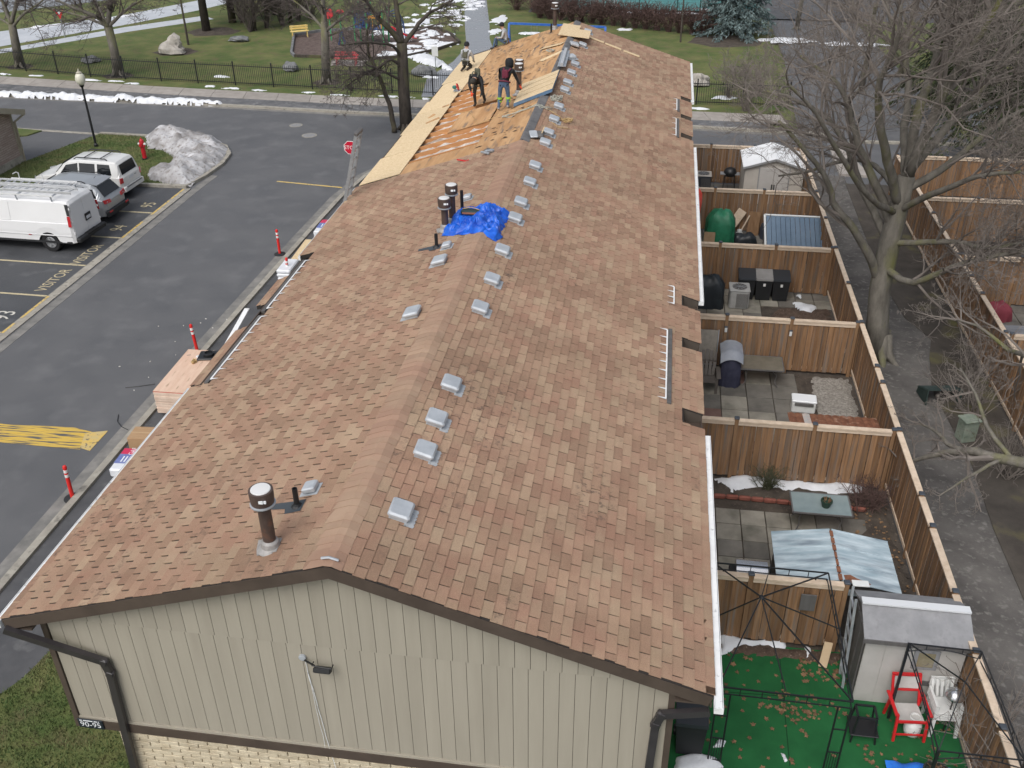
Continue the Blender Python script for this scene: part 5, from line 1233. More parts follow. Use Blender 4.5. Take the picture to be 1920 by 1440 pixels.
def branch_path(p, d, ln, rg, seg, up=0.06, wob=0.22):
    pts = [p.copy()]; d = d.normalized()
    for i in range(seg):
        d = (d + Vector((rg.gauss(0,wob),rg.gauss(0,wob),rg.gauss(0,wob)+up))).normalized()
        p = p + d*(ln/seg); pts.append(p.copy())
    return pts
def grow(b, pts, r0, level, maxl, rg, kids, up, lr=(0.45,0.72), rmin=0.006, tmin=0.22, spread=(0.5,1.1), taper=0.35):
    """children along a limb"""
    tot = sum((q-p).length for p, q in zip(pts, pts[1:]))
    for k in range(kids[min(level,len(kids)-1)]):
        t = tmin+(1-tmin)*rg.random()**0.8
        s = t*(len(pts)-1); i = min(int(s), len(pts)-2); f = s-i
        p = pts[i].lerp(pts[i+1], f); d = pts[i+1]-pts[i]
        nd = rdir(d, rg.uniform(*spread), rg)
        ln = tot*rg.uniform(*lr)*(1.05-0.5*t)
        r = max(rmin, r0*(1-(1-taper)*t)*rg.uniform(0.42,0.62))
        seg = 5 if level < 2 else (4 if level < 3 else 3)
        q = branch_path(p, nd, ln, rg, seg, up, 0.20)
        rr = [max(rmin*0.75, r*(1-0.72*j/seg)) for j in range(seg+1)]
        b.tube(q, rr, 5 if level < 1 else (4 if level < 2 else 3), cap=False)
        if level+1 < maxl: grow(b, q, r, level+1, maxl, rg, kids, up, lr, rmin, 0.15, spread, taper)
def bare_tree(label, trunk, limbs, rg_seed, kids=(7,6,5,4), maxl=4, m=None, mt=None, up=0.05, rmin=0.008, group=None, name='bare_tree', lr=(0.45,0.72), lk=1.0):
    """trunk: list of (point, radius); limbs: list of (points, r0, r1)"""
    rg = random.Random(rg_seed); base = Vector(trunk[0][0])
    t = thing(name, label, 'tree', base, 0, group)
    off = Matrix.Translation(-base)
    b = MB(off); b.tube([p for p, r in trunk], [r for p, r in trunk], 10)
    # root flare
    for k in range(5):
        a = 2*PI*k/5+rg.random(); r = trunk[0][1]
        b.tube([Vector(trunk[0][0])+Vector((math.cos(a)*r*0.35,math.sin(a)*r*0.35,r*2.0)), Vector(trunk[0][0])+Vector((math.cos(a)*r*0.75,math.sin(a)*r*0.75,r*0.6)), Vector(trunk[0][0])+Vector((math.cos(a)*r*1.5,math.sin(a)*r*1.5,0.0)), Vector(trunk[0][0])+Vector((math.cos(a)*r*2.3,math.sin(a)*r*2.3,-0.10))], [r*0.40,r*0.40,r*0.26,r*0.10], 7)
    b.obj('trunk', m or M_bark, t, smooth=True)
    c = MB(off)
    for pts, r0, r1, *few in limbs:
        r0, r1 = r0*lk, r1*lk
        P3 = [Vector(p) for p in pts]; fine = []
        for i in range(len(P3)-1):      # smooth the limb with a little wander
            for k in range(3):
                u = k/3; q0 = P3[max(i-1,0)]; q1 = P3[i]; q2 = P3[i+1]; q3 = P3[min(i+2,len(P3)-1)]
                q = 0.5*((2*q1)+(q2-q0)*u+(2*q0-5*q1+4*q2-q3)*u*u+(3*q1-q0-3*q2+q3)*u**3)
                fine.append(q+Vector((rg.gauss(0,r0*0.12),rg.gauss(0,r0*0.12),rg.gauss(0,r0*0.12))))
        fine.append(P3[-1]); n_ = len(fine)
        lb = MB(off); lb.tube(fine, [r0+(r1-r0)*i/(n_-1) for i in range(n_)], 8, cap=True)
        lb.obj('limb', m or M_bark, t, smooth=True)
        grow(c, fine, r0, 0, maxl, rg, tuple(max(2,round(k*few[0])) for k in kids[:2])+tuple(kids[2:]) if few else kids, up, lr, rmin)
    c.obj('crown', mt or M_twig, t, kind='stuff')
    return t

# the big maple by the back path
T0 = (11.07,19.45,0.05)
F1 = (10.716, 19.600, 3.784); F2 = (10.852, 19.800, 5.776)
bare_tree('big grey-limbed bare maple beside the back path', [(T0,0.40),((10.828, 19.450, 1.090),0.33),((10.688, 19.500, 2.339),0.31),(F1,0.31),((10.792, 19.700, 4.838),0.28),(F2,0.24)], [
    ([F2,(10.890, 20.200, 7.662),(11.092, 20.600, 8.412),(11.271, 21.000, 9.199),(11.393, 21.500, 10.145),(11.359, 21.800, 11.069)],0.20,0.06),
    ([F2,(11.087, 19.200, 7.693),(11.156, 18.800, 8.750),(11.457, 18.400, 9.748),(11.605, 18.000, 10.631),(11.669, 17.800, 11.513)],0.21,0.06),
    ([F2,(11.896, 20.500, 7.111),(12.567, 21.000, 7.696),(13.084, 21.600, 8.374),(13.801, 22.200, 9.195)],0.17,0.06),
    ([(10.772, 19.700, 5.326),(11.751, 20.000, 5.904),(12.350, 20.400, 6.270),(13.060, 20.800, 6.800),(13.684, 21.000, 7.273),(14.627, 21.400, 7.606)],0.16,0.06),
    ([(10.807, 19.700, 4.756),(11.283, 18.600, 5.670),(11.731, 17.800, 6.310),(12.146, 17.200, 6.769),(12.821, 16.800, 7.004)],0.14,0.05),
    ([F1,(11.565, 18.800, 4.166),(12.118, 18.300, 4.454),(12.834, 17.800, 4.497),(13.598, 17.400, 4.864)],0.13,0.05),
    ([(10.713, 19.500, 3.049),(11.350, 18.600, 2.981),(12.158, 17.900, 3.852),(12.850, 17.400, 4.402),(13.745, 17.000, 4.888)],0.15,0.06),
    ([(10.656, 19.500, 2.516),(10.016, 19.200, 3.660),(9.473, 19.000, 4.437),(8.755, 18.800, 5.292),(8.306, 18.600, 6.129),(7.484, 18.400, 7.069),(6.858, 18.200, 7.692)],0.19,0.05,0.42),
    ([F1,(10.289, 20.300, 4.416),(9.783, 20.900, 5.184),(9.425, 21.500, 5.970),(8.823, 22.000, 6.704),(7.958, 22.600, 7.085),(6.831, 23.000, 7.277)],0.18,0.05,0.7),
    ([(10.743, 19.600, 4.209),(9.997, 19.800, 5.579),(9.518, 19.800, 6.354),(9.112, 19.800, 7.264),(8.771, 19.800, 8.002),(8.176, 19.800, 8.570),(7.388, 19.800, 9.053)],0.18,0.05),
    ([(10.792, 19.700, 4.838),(10.061, 19.000, 6.480),(9.520, 18.500, 7.652),(9.262, 18.000, 8.894),(9.368, 17.500, 9.801),(9.192, 17.000, 10.888)],0.19,0.05),
    ([F2,(10.765, 20.600, 6.622),(10.836, 21.400, 7.646),(10.621, 22.000, 8.719),(10.178, 22.600, 9.489),(9.874, 23.000, 10.450)],0.19,0.05),
    ([(10.803, 19.700, 5.165),(10.291, 21.500, 5.504),(9.736, 22.800, 5.224),(8.797, 23.800, 4.494),(7.876, 24.500, 4.030)],0.13,0.04,0.3),
    ([(10.749, 19.700, 4.670),(9.576, 18.200, 5.662),(8.502, 17.200, 7.008),(7.521, 16.400, 8.390),(6.559, 15.800, 9.359)],0.13,0.04,0.48)],
    105, kids=(14,8,6,4), maxl=4, rmin=0.0042, lk=0.78)
# tree by the road behind the stripped roof
C0 = (-9.65,41.4,0.0)
bare_tree('dark bare tree at the road edge behind the open rafters', [(C0,0.34),((-9.655, 41.400, 2.192),0.30),((-9.617, 41.400, 3.556),0.28),((-9.604, 41.400, 4.540),0.27)], [
    ([(-9.604, 41.400, 4.540),(-10.068, 41.200, 5.146),(-10.604, 41.000, 5.766),(-11.038, 40.800, 6.478),(-11.417, 40.500, 7.341)],0.17,0.06),
    ([(-9.608, 41.400, 4.487),(-9.742, 41.600, 5.282),(-9.896, 41.900, 6.511),(-9.885, 42.000, 7.753)],0.20,0.08),
    ([(-9.558, 41.400, 4.409),(-8.962, 41.800, 5.128),(-8.403, 42.200, 5.765),(-7.835, 42.600, 6.040),(-7.150, 43.000, 6.370)],0.13,0.05),
    ([(-9.585, 41.400, 3.206),(-10.010, 40.800, 3.815),(-10.541, 40.300, 3.572),(-11.092, 40.000, 3.363),(-11.705, 39.600, 3.044),(-12.331, 39.200, 2.594)],0.09,0.03),
    ([(-9.622, 41.400, 2.661),(-9.990, 41.000, 2.884),(-10.501, 40.400, 3.363),(-10.800, 40.000, 3.503),(-11.364, 39.500, 3.395)],0.08,0.03),
    ([(-9.604, 41.400, 3.744),(-9.901, 40.600, 4.570),(-10.491, 39.800, 4.854),(-11.203, 39.000, 5.005),(-11.867, 38.500, 4.969)],0.09,0.03),
    ([(-10.2,40.9,0.0),(-10.323, 41.000, 1.135),(-10.609, 41.000, 2.266),(-10.905, 41.000, 3.185),(-11.188, 41.000, 3.849),(-11.296, 41.000, 4.848),(-11.115, 41.000, 5.628)],0.15,0.05)],
    31, kids=(9,6,5,3), maxl=4, m=M_barkd, mt=M_twigd, up=-0.02, rmin=0.008)
bare_tree('leaning bare tree at the far left end of the iron fence', [((-38.9,52.2,0.1),0.33),((-38.741, 52.200, 1.827),0.27),((-38.665, 52.200, 2.837),0.25)], [
    ([(-38.665, 52.200, 2.837),(-38.816, 52.200, 3.827),(-38.938, 52.000, 4.834)],0.16,0.08), ([(-38.665, 52.200, 2.837),(-37.873, 52.000, 4.041),(-37.188, 52.000, 5.339)],0.15,0.08), ([(-38.639, 52.200, 2.671),(-37.116, 51.500, 3.654),(-35.485, 51.000, 4.413),(-34.352, 51.000, 5.220)],0.10,0.04), ([(-38.639, 52.200, 2.671),(-39.666, 52.800, 2.939),(-40.777, 53.000, 3.486)],0.10,0.04)],
    41, kids=(9,6,5,3), maxl=4, m=M_bark, mt=M_twigd, rmin=0.009)
bare_tree('spreading bare tree behind the iron fence above the snow bank', [((-31.0,50.6,0.1),0.34),((-30.918, 50.600, 1.669),0.27),((-30.964, 50.600, 3.130),0.27)], [
    ([(-30.979, 50.600, 3.065),(-31.220, 50.400, 3.546),(-31.763, 50.000, 4.051),(-32.504, 49.600, 4.422),(-33.196, 49.200, 4.912)],0.17,0.06), ([(-30.964, 50.600, 3.130),(-31.504, 51.000, 4.003),(-32.080, 51.400, 4.875)],0.14,0.07), ([(-30.964, 50.600, 3.130),(-30.467, 50.400, 4.441),(-30.096, 50.400, 5.683)],0.19,0.1), ([(-30.943, 50.600, 3.066),(-29.777, 50.200, 3.925),(-28.653, 50.000, 4.541),(-27.086, 49.600, 5.245)],0.12,0.05), ([(-30.964, 50.600, 3.130),(-32.921, 51.500, 3.503),(-34.623, 52.000, 3.706),(-37.037, 53.000, 3.882)],0.10,0.04)],
    43, kids=(10,6,5,3), maxl=4, m=M_bark, mt=M_twigd, rmin=0.009)
bare_tree('slim mossy bare tree standing by the red bench', [((-17.0,50.4,0.1),0.30),((-16.826, 50.400, 2.194),0.25),((-16.715, 50.400, 3.755),0.22)], [
    ([(-16.750, 50.400, 3.446),(-16.676, 50.400, 4.671),(-16.570, 50.400, 6.164)],0.2,0.1), ([(-16.752, 50.400, 3.136),(-15.497, 50.000, 4.005),(-14.487, 49.600, 4.697),(-13.469, 49.000, 5.113)],0.10,0.04), ([(-16.752, 50.400, 3.136),(-17.594, 50.800, 3.973),(-18.585, 51.000, 4.688),(-19.327, 51.000, 5.437)],0.10,0.04), ([(-16.788, 50.400, 2.824),(-15.719, 51.000, 3.195),(-14.647, 51.500, 3.587)],0.07,0.03)],
    47, kids=(9,6,5,3), maxl=4, m=M_bark, mt=M_twigd, rmin=0.009)
# tree just outside the frame whose mossy boughs reach over the back path
bare_tree('mossy boughs of a bare tree reaching over the back path from the right', [((13.35,9.3,0.05),0.30),((13.40,9.5,1.6),0.26),((12.759, 9.900, 2.718),0.24)], [
    ([(12.759, 9.900, 2.718),(12.118, 10.200, 2.580),(11.428, 10.600, 2.490),(11.062, 10.900, 2.347),(10.706, 11.200, 2.027),(10.329, 11.500, 1.591),(10.088, 11.800, 1.225)],0.15,0.03),
    ([(11.428, 10.600, 2.490),(10.983, 11.400, 2.111),(10.874, 11.800, 2.086),(10.690, 12.300, 2.012),(10.435, 12.800, 1.847)],0.07,0.02),
    ([(11.736, 10.400, 2.544),(11.197, 10.000, 2.489),(10.682, 9.600, 2.371),(10.212, 9.300, 2.187)],0.05,0.015),
    ([(12.759, 9.900, 2.718),(12.064, 11.000, 4.560),(11.818, 12.000, 4.449),(11.364, 13.000, 4.506),(11.031, 13.500, 4.367)],0.08,0.02),
    ([(11.928, 10.300, 2.562),(11.450, 11.000, 2.976),(11.339, 11.800, 3.324),(11.051, 12.400, 3.668)],0.06,0.02)],
    53, kids=(9,6,5,3), maxl=4, rmin=0.004, lr=(0.3,0.55))
def shrub(label, base, n, h, spread, seed, m, group=None, rmin=0.004, maxl=2, kids=(4,3), name='bare_shrub', arch=0.0):
    rg = random.Random(seed); base = Vector(base)
    t = thing(name, label, 'shrub', base, 0, group); b = MB()
    for i in range(n):
        a = rg.uniform(0,2*PI); k = rg.random()**0.6*spread
        d = Vector((math.cos(a)*k, math.sin(a)*k, 1))
        o = Vector((rg.gauss(0,0.12)*spread, rg.gauss(0,0.12)*spread, 0))
        q = branch_path(o, d, h*rg.uniform(0.7,1.15), rg, 5, -arch, 0.14); r = rg.uniform(0.010,0.020)*max(1,h/2)
        b.tube(q, [r*(1-0.13*j) for j in range(6)], 4, cap=False); grow(b, q, r, 0, maxl, rg, kids, 0.02, (0.35,0.6), rmin)
    b.obj('stems', m, t, kind='stuff'); return t
shrub('tangled bare shrub beside the mossy utility box', (13.0,16.0,0.07), 26, 1.9, 0.9, 61, M_twig)
shrub('bare shrub rising behind the tipped green bench', (13.3,18.0,0.07), 20, 1.8, 0.8, 62, M_twig)
shrub('bare shrub against the right hand fence near the mossy bough', (13.2,13.3,0.07), 22, 1.7, 0.9, 63, M_twig)
shrub('thin bare bush leaning over the fence beside the stacked chairs', (10.25,4.0,0.05), 22, 1.9, 0.8, 64, M_twig, arch=0.03)
shrub('thin bare bush at the bottom right corner of the fence', (10.2,2.6,0.05), 14, 2.0, 0.6, 68, M_twig, arch=0.03)
shrub('round brown twiggy bush at the end of the snowy bed', (9.35,11.45,0.06), 45, 0.75, 1.2, 65, M_twigr, kids=(5,3))
shrub('small green-brown juniper stub growing against the snowy bed fence', (7.05,11.85,0.08), 30, 0.65, 0.5, 66, mat('juniper', (0.05,0.06,0.03), (0.10,0.10,0.06), scale=6, rough=0.9), kids=(5,3))
shrub('pink dried flower head at the left end of the snowy bed', (5.35,11.75,0.08), 10, 0.45, 0.4, 67, mat('pink_dried_flower', (0.42,0.27,0.27), rough=0.9), kids=(3,2))
for i, (x, y, h) in enumerate(((-8.6,75.5,2.3),(-6.4,75.0,2.2),(-11,84,2.5))):
    shrub(('round dark leafless bush left of the pool fence','round dark leafless bush nearest the pool fence','round dark bush at the far end of the wet path')[i], (x,y,0.1), 60, h, 0.9, 70+i, M_twigr, 'bushes by the wet path', rmin=0.012, kids=(4,3))
# russet hedge below the pool
hx = -6.2; i = 0
while hx < 7.0:
    y = 72.2-(hx+6)*0.42
    shrub('%s russet leafless hedge plant from the left below the pool' % ('first','second','third','fourth','fifth','sixth','seventh','eighth','ninth','tenth','eleventh','twelfth','thirteenth','fourteenth','fifteenth','sixteenth','seventeenth')[i], (hx,y,0.1), 55, 1.75, 0.75, 80+i, M_twigr, 'hedge below the pool', rmin=0.012, kids=(4,3), name='hedge_plant')
    hx += 0.85; i += 1
# thicket left of the playground
for i, (u, v) in enumerate(((-27.623, 64.725),(-26.899, 66.197),(-26.005, 67.314),(-29.584, 68.003),(-25.307, 69.075),(-24.515, 70.023),(-28.196, 71.449))):
    shrub(('leftmost','second','third','rearmost left','rearmost right','rightmost','tallest rear')[i] + ' bare bush of the thicket beside the playground', (u,v,0.1), 30, 3.4, 0.55, 100+i, M_twigd, 'thicket beside the playground', rmin=0.013, kids=(5,4))
for i, (u, v) in enumerate(((-27.442, 65.138),(-25.732, 68.391))):
    bare_tree(('forked','straight')[i] + ' thin bare tree inside the thicket', [((u,v,0.1),0.16),((u+0.2,v,3),0.12),((u+0.1,v+0.2,6),0.08)], [([(u+0.2,v,2.5),(u+1.0,v,4.5),(u+1.6,v,7)],0.07,0.03),([(u+0.2,v,3),(u-0.8,v+0.5,5),(u-1.5,v,7)],0.07,0.03)], 110+i, kids=(8,5,3), maxl=3, mt=M_twigd, m=M_barkd, rmin=0.012)
for i, (u, v) in enumerate(((15.5,52.0),(18.5,56.0),(13.6,70.0))):
    bare_tree(('nearest','middle','farthest')[i] + ' small bare tree beside the side road behind the maple', [((u,v,0.1),0.18),((u+0.1,v,3),0.14),((u,v+0.2,5),0.10)], [([(u,v,2.6),(u+1.4,v,5),(u+2.2,v,8)],0.09,0.03),([(u,v,3),(u-1.2,v+0.5,5),(u-2.2,v,7.5)],0.09,0.03),([(u,v,4.5),(u+0.3,v,7),(u+0.4,v,9)],0.09,0.03)], 120+i, kids=(9,6,4), maxl=3, rmin=0.012)
# young plants at the right end of the iron fence
for i, (x, y) in enumerate(((8.5,46.9),(7.6,49.4),(9.4,50.5))):
    shrub(('bare bush at the right end of the iron fence','bare bush inside the iron fence near the boulder','bare bush under the blue spruce')[i], (x,y,0.1), 24, 2.4, 0.7, 130+i, M_twig, rmin=0.010, kids=(5,3))

# conifers
def conifer(label, base, h, r, z0, seed, m, droop=0.25, whorls=26, per=9, nl=70, size=0.16, name='spruce', mb=None, r_in=0.0):
    rg = random.Random(seed); t = thing(name, label, 'tree', base)
    MB().tube([(0,0,-0.05),(0,0,h*0.5),(0,0,h*0.97)],[0.2*h/8,0.13*h/8,0.02],8).obj('trunk', mb or M_barkd, t, smooth=True)
    b = MB(); w_ = MB()
    for k in range(whorls):
        f = k/(whorls-1); z = z0+(h-z0)*f; rr = r*(1-f)**0.85+0.12
        for i in range(per):
            a = 2*PI*(i+rg.random())/per; ln = rr*rg.uniform(0.75,1.1)
            pts = [Vector((math.cos(a)*ln*s, math.sin(a)*ln*s, z - droop*ln*s*s + 0.10*ln*s)) for s in (0,0.25,0.5,0.75,1.0)]
            w_.tube(pts,[0.03,0.025,0.018,0.012,0.006],3,cap=False)
            side = Vector((-math.sin(a),math.cos(a),0))
            for q in range(int(nl*ln/r)+8):
                s = rg.random()**0.6; p = Vector((math.cos(a)*ln*s, math.sin(a)*ln*s, z-droop*ln*s*s+0.10*ln*s))
                p += side*rg.gauss(0,0.20*ln*(1.1-0.6*s)*0.5) + Vector((0,0,rg.gauss(-0.05,0.07)))
                d = (Vector((math.cos(a),math.sin(a),0))*rg.uniform(0.2,1)+side*rg.uniform(-1,1)+Vector((0,0,rg.uniform(-0.9,0.25)-droop))).normalized()
                n2 = d.cross(Vector((rg.gauss(0,1),rg.gauss(0,1),rg.gauss(0,1)))).normalized(); s2 = size*rg.uniform(0.6,1.3)
                b.add([p-n2*s2*0.22,p+d*s2,p+n2*s2*0.22,p-d*s2*0.25],[(0,3,2,1)])
    w_.obj('boughs', mb or M_barkd, t); b.obj('crown', m, t, kind='stuff'); return t
M_blue = mat('blue_spruce_needles', (0.085,0.125,0.125), (0.155,0.205,0.205), scale=1.4, rough=0.9, rand=0.3)
M_dkn = mat('dark_spruce_needles', (0.016,0.026,0.012), (0.048,0.060,0.022), scale=1.0, rough=0.9, rand=0.3)
conifer('blue-grey spruce at the top right beside the hedge', (8.6,67.5,0.1), 9.5, 3.1, 0.5, 7, M_blue, 0.22, 30, 11, 90, 0.22)
conifer('dark drooping spruce at the right edge by the wet road', (20.6,38.6,0.05), 13, 4.2, 2.2, 8, M_dkn, 0.62, 26, 10, 110, 0.22)
conifer('dark spruce behind the maple crown at the upper right', (19.8,47.5,0.1), 12, 3.4, 1.5, 9, M_dkn, 0.5, 26, 10, 90, 0.24)
conifer('second dark spruce behind the maple crown further right', (24.5,45.5,0.1), 13, 3.8, 1.2, 10, M_dkn, 0.5, 26, 10, 90, 0.24)
conifer('tall pine with bare lower trunk left of the thicket', (-31.2,64.8,0.1), 14, 3.0, 4.2, 11, M_dkn, 0.35, 16, 8, 70, 0.26, 'pine')
conifer('leaning pine with dark needles beside the thicket', (-30.4,68.0,0.1), 13, 3.0, 3.4, 12, M_dkn, 0.35, 16, 8, 70, 0.26, 'pine')
# grass blades on the near lawns so that they read as turf
def turf(name, poly, n, seed, h=0.07, z=0.07, keep=None):
    rg = random.Random(seed); b = MB(); x0, x1 = min(p[0] for p in poly), max(p[0] for p in poly); y0, y1 = min(p[1] for p in poly), max(p[1] for p in poly)
    c = 0
    while c < n:
        x, y = rg.uniform(x0,x1), rg.uniform(y0,y1)
        if not inside((x,y), poly): continue
        c += 1; a = rg.uniform(0,6.3); w = rg.uniform(0.008,0.016); hh = h*rg.uniform(0.5,1.4); l = hh*rg.uniform(0.1,0.9); a2 = rg.uniform(0,6.3)
        b.add([(x-w*math.cos(a),y-w*math.sin(a),z-0.01),(x+w*math.cos(a),y+w*math.sin(a),z-0.01),(x+l*math.cos(a2),y+l*math.sin(a2),z+hh)],[(0,1,2)])
    return stuff(b.obj(name, M_blade), 'short green and straw coloured turf', 'grass')
turf('turf', [(-9.5,-1.5),(-9.5,3.4),(-8.535, 3.030),(-8.318, 3.513),(-8.242, 3.906),(-8.177, 4.297),(-4.6,4.5),(-3.7,3.0),(-3.7,-1.5)], 26000, 1)
turf('turf', lawn_w[:12]+[(-28,31.5),(-24.9,31.5)], 22000, 2, 0.08, 0.06)

# ---------------------------------------------------------------- parked vehicles
M_carw = mat('white_car_paint', (0.66,0.665,0.65), rough=0.28, spec=0.5, coat=0.6)
M_vanw = mat('van_white_paint', (0.74,0.745,0.75), (0.70,0.705,0.71), scale=0.8, rough=0.32, spec=0.5, coat=0.4)
M_cars = mat('silver_car_paint', (0.36,0.38,0.40), rough=0.28, metal=0.45, coat=0.5)
M_cglass = mat('car_glass', (0.010,0.012,0.014), rough=0.06, spec=0.6)
M_tyre = mat('tyre', (0.014,0.014,0.015), rough=0.85)
M_rim = mat('alloy_rim', (0.40,0.41,0.42), rough=0.35, metal=0.7)
M_trim = mat('black_trim', (0.020,0.021,0.023), rough=0.6)
M_tail = mat('tail_lamp_red', (0.42,0.012,0.018), rough=0.2, spec=0.6, coat=0.5)
M_plate = mat('number_plate_pale', (0.55,0.57,0.60), rough=0.5)
def interp(tab, x):
    for (a, b), (c, d) in zip(tab, tab[1:]):
        if x <= c: return b+(d-b)*(x-a)/(c-a) if c > a else d
    return tab[-1][1]
def vehicle(t, L, Wd, sill, wheels, wr, belt, roof, hw, hr, paint, skip=None):
    """x runs rear(0)->front(L); tables over x: belt z, roof z, half width at belt, half width at roof"""
    xs = sorted(set([round(i*L/60,4) for i in range(61)] + [x for tb in (belt,roof,hw,hr) for x, _ in tb]))
    def arch(x):
        z = sill
        for wx in wheels:
            d = abs(x-wx); ra = wr*1.20
            if d < ra: z = max(z, wr*0.95+math.sqrt(ra*ra-d*d)*0.98)
        return z
    def ring(x):
        zb, zr = interp(belt,x), interp(roof,x); w, wt = interp(hw,x), interp(hr,x); za = min(arch(x), zb-0.06); zr = max(zr, zb+0.015)
        zm = za+(zb-za)*0.55
        return [(w*0.985,za),(w*1.0,zm),(w*0.985,zb-0.01),(w*0.955,zb+0.01),(wt+0.02,zr-0.07 if zr-zb > 0.1 else zr-0.006),(wt-0.06,zr-0.012 if zr-zb > 0.1 else zr-0.002),(wt*0.5,zr),(0,zr+0.008)]
    b = MB(); n_ = 8; rows = []
    for x in xs:
        q = ring(x); rows.append([(x,-y,z) for y, z in q] + [(x,y,z) for y, z in q[-2::-1]])
    m_ = len(rows[0])
    b.add([p for r_ in rows for p in r_], [(i*m_+k,i*m_+k+1,(i+1)*m_+k+1,(i+1)*m_+k) for i in range(len(xs)-1) for k in range(m_-1)] + [tuple(range(m_)), tuple(range(len(xs)*m_-1,(len(xs)-1)*m_-1,-1))])
    b.obj('body', paint, t, smooth=False)
    MB().bb(0.25,L-0.25,-Wd/2+0.30,Wd/2-0.30,sill-0.02,sill+0.45).obj('underbody', M_trim, t)
    for wx in wheels:
        for s in (-1,1):
            MB().bb(wx-wr*1.15,wx+wr*1.15,min(s*(Wd/2-0.28),s*(Wd/2-0.04)),max(s*(Wd/2-0.28),s*(Wd/2-0.04)),0.12,wr*2.0).obj('wheel_well', M_trim, t) if False else None
            Mx = Matrix.Rotation(R(90)*s,4,'X')
            w = MB().lathe([(wr*0.62,-0.11),(wr*0.94,-0.11),(wr,-0.08),(wr,0.08),(wr*0.94,0.11),(wr*0.62,0.105),(wr*0.60,0.05)], n=26, M=Mx).obj('wheel', M_tyre, t, loc=(wx,-s*(Wd/2-0.135),wr))
            rb_ = MB(); rb_.lathe([(wr*0.60,0.02),(wr*0.60,0.085),(wr*0.55,0.095),(wr*0.50,0.06),(wr*0.16,0.075),(wr*0.14,0.10),(0.01,0.10)], n=24, M=Mx)
            rb_.obj('rim', M_rim, w)
            sp_ = MB()
            for k in range(5):
                a = 2*PI*k/5; sp_.add([Mx @ Vector(v) for v in [(0.10*wr*math.cos(a+1.57)+0.18*wr*math.cos(a),0.10*wr*math.sin(a+1.57)+0.18*wr*math.sin(a),0.101),(-0.10*wr*math.cos(a+1.57)+0.18*wr*math.cos(a),-0.10*wr*math.sin(a+1.57)+0.18*wr*math.sin(a),0.101),(-0.07*wr*math.cos(a+1.57)+0.56*wr*math.cos(a),-0.07*wr*math.sin(a+1.57)+0.56*wr*math.sin(a),0.098),(0.07*wr*math.cos(a+1.57)+0.56*wr*math.cos(a),0.07*wr*math.sin(a+1.57)+0.56*wr*math.sin(a),0.098)]],[(0,1,2,3)])
            sp_.obj('spokes', mat('bright_alloy', (0.55,0.56,0.57), rough=0.3, metal=0.7) if 'bright_alloy' not in bpy.data.materials else bpy.data.materials['bright_alloy'], w)
    def side_glass(x0, x1, lo=0.10, hi=0.90, slant0=0.0, slant1=0.0, name='side_window', m=None):
        for s in (-1,1):
            v = []
            for x, f, sl in ((x0,lo,0),(x1,lo,0),(x1,hi,slant1),(x0,hi,slant0)):
                x_ = x+sl; q = ring(x_); (ya,za),(yb,zb) = q[3], q[4]
                v.append(Vector((x_, s*(ya+(yb-ya)*f+0.006), za+(zb-za)*f)))
            if s > 0: v = v[::-1]
            b2 = MB(); nrm = Vector((0,s,0.3)).normalized()*0.006
            b2.add([p for p in v]+[p+nrm for p in v],[(4,5,6,7),(0,1,5,4),(1,2,6,5),(2,3,7,6),(3,0,4,7)]); b2.obj(name, m or M_cglass, t)
    return ring, side_glass
def quad_on(t, name, m, pts, off, par=None):
    v = [Vector(p) for p in pts]; o = Vector(off)
    return MB().add(v+[p+o for p in v],[(0,1,2,3),(7,6,5,4),(0,4,5,1),(1,5,6,2),(2,6,7,3),(3,7,4,0)]).obj(name, m, par or t)
TURN = R(180)   # noses point to -x
def car_root(name, label, cat, rear_x, yc, rz=0.0):
    return thing(name, label, cat, (rear_x, yc, 0.004), TURN+rz)

# white compact SUV
t = car_root('parked_suv', 'white SUV with black roof rails beside the dirty snow pile', 'car', -19.55, 30.35, R(-2))
L = 4.44; 
ring, sg = vehicle(t, L, 1.80, 0.34, (0.88,3.50), 0.355,
    [(0,0.95),(0.10,1.02),(0.5,1.05),(2.9,1.02),(3.2,1.02),(3.5,1.0),(4.0,0.93),(4.3,0.82),(4.44,0.62)],
    [(0,0.97),(0.06,1.10),(0.16,1.55),(0.26,1.66),(0.6,1.70),(2.0,1.72),(2.5,1.66),(2.8,1.50),(3.25,1.06),(3.5,1.02),(4.0,0.95),(4.3,0.84),(4.44,0.64)],
    [(0,0.74),(0.10,0.86),(0.4,0.90),(3.9,0.89),(4.25,0.80),(4.44,0.62)], [(0,0.70),(0.16,0.66),(0.4,0.66),(2.3,0.66),(2.9,0.70),(3.3,0.80),(4.0,0.78),(4.44,0.55)], M_carw)
sg(2.05,2.95,0.14,0.90,0.0,-0.33); sg(1.22,1.97,0.14,0.90); sg(0.42,1.10,0.14,0.90,0.10,0.0)
rw_ = quad_on(t,'rear_window',M_cglass,[(0.07,-0.60,1.10),(0.07,0.60,1.10),(0.155,0.55,1.53),(0.155,-0.55,1.53)],(-0.022,0,0.004))
quad_on(t,'windscreen',M_cglass,[(3.23,0.66,1.09),(3.23,-0.66,1.09),(2.72,-0.60,1.58),(2.72,0.60,1.58)],(0.014,0,0.016))
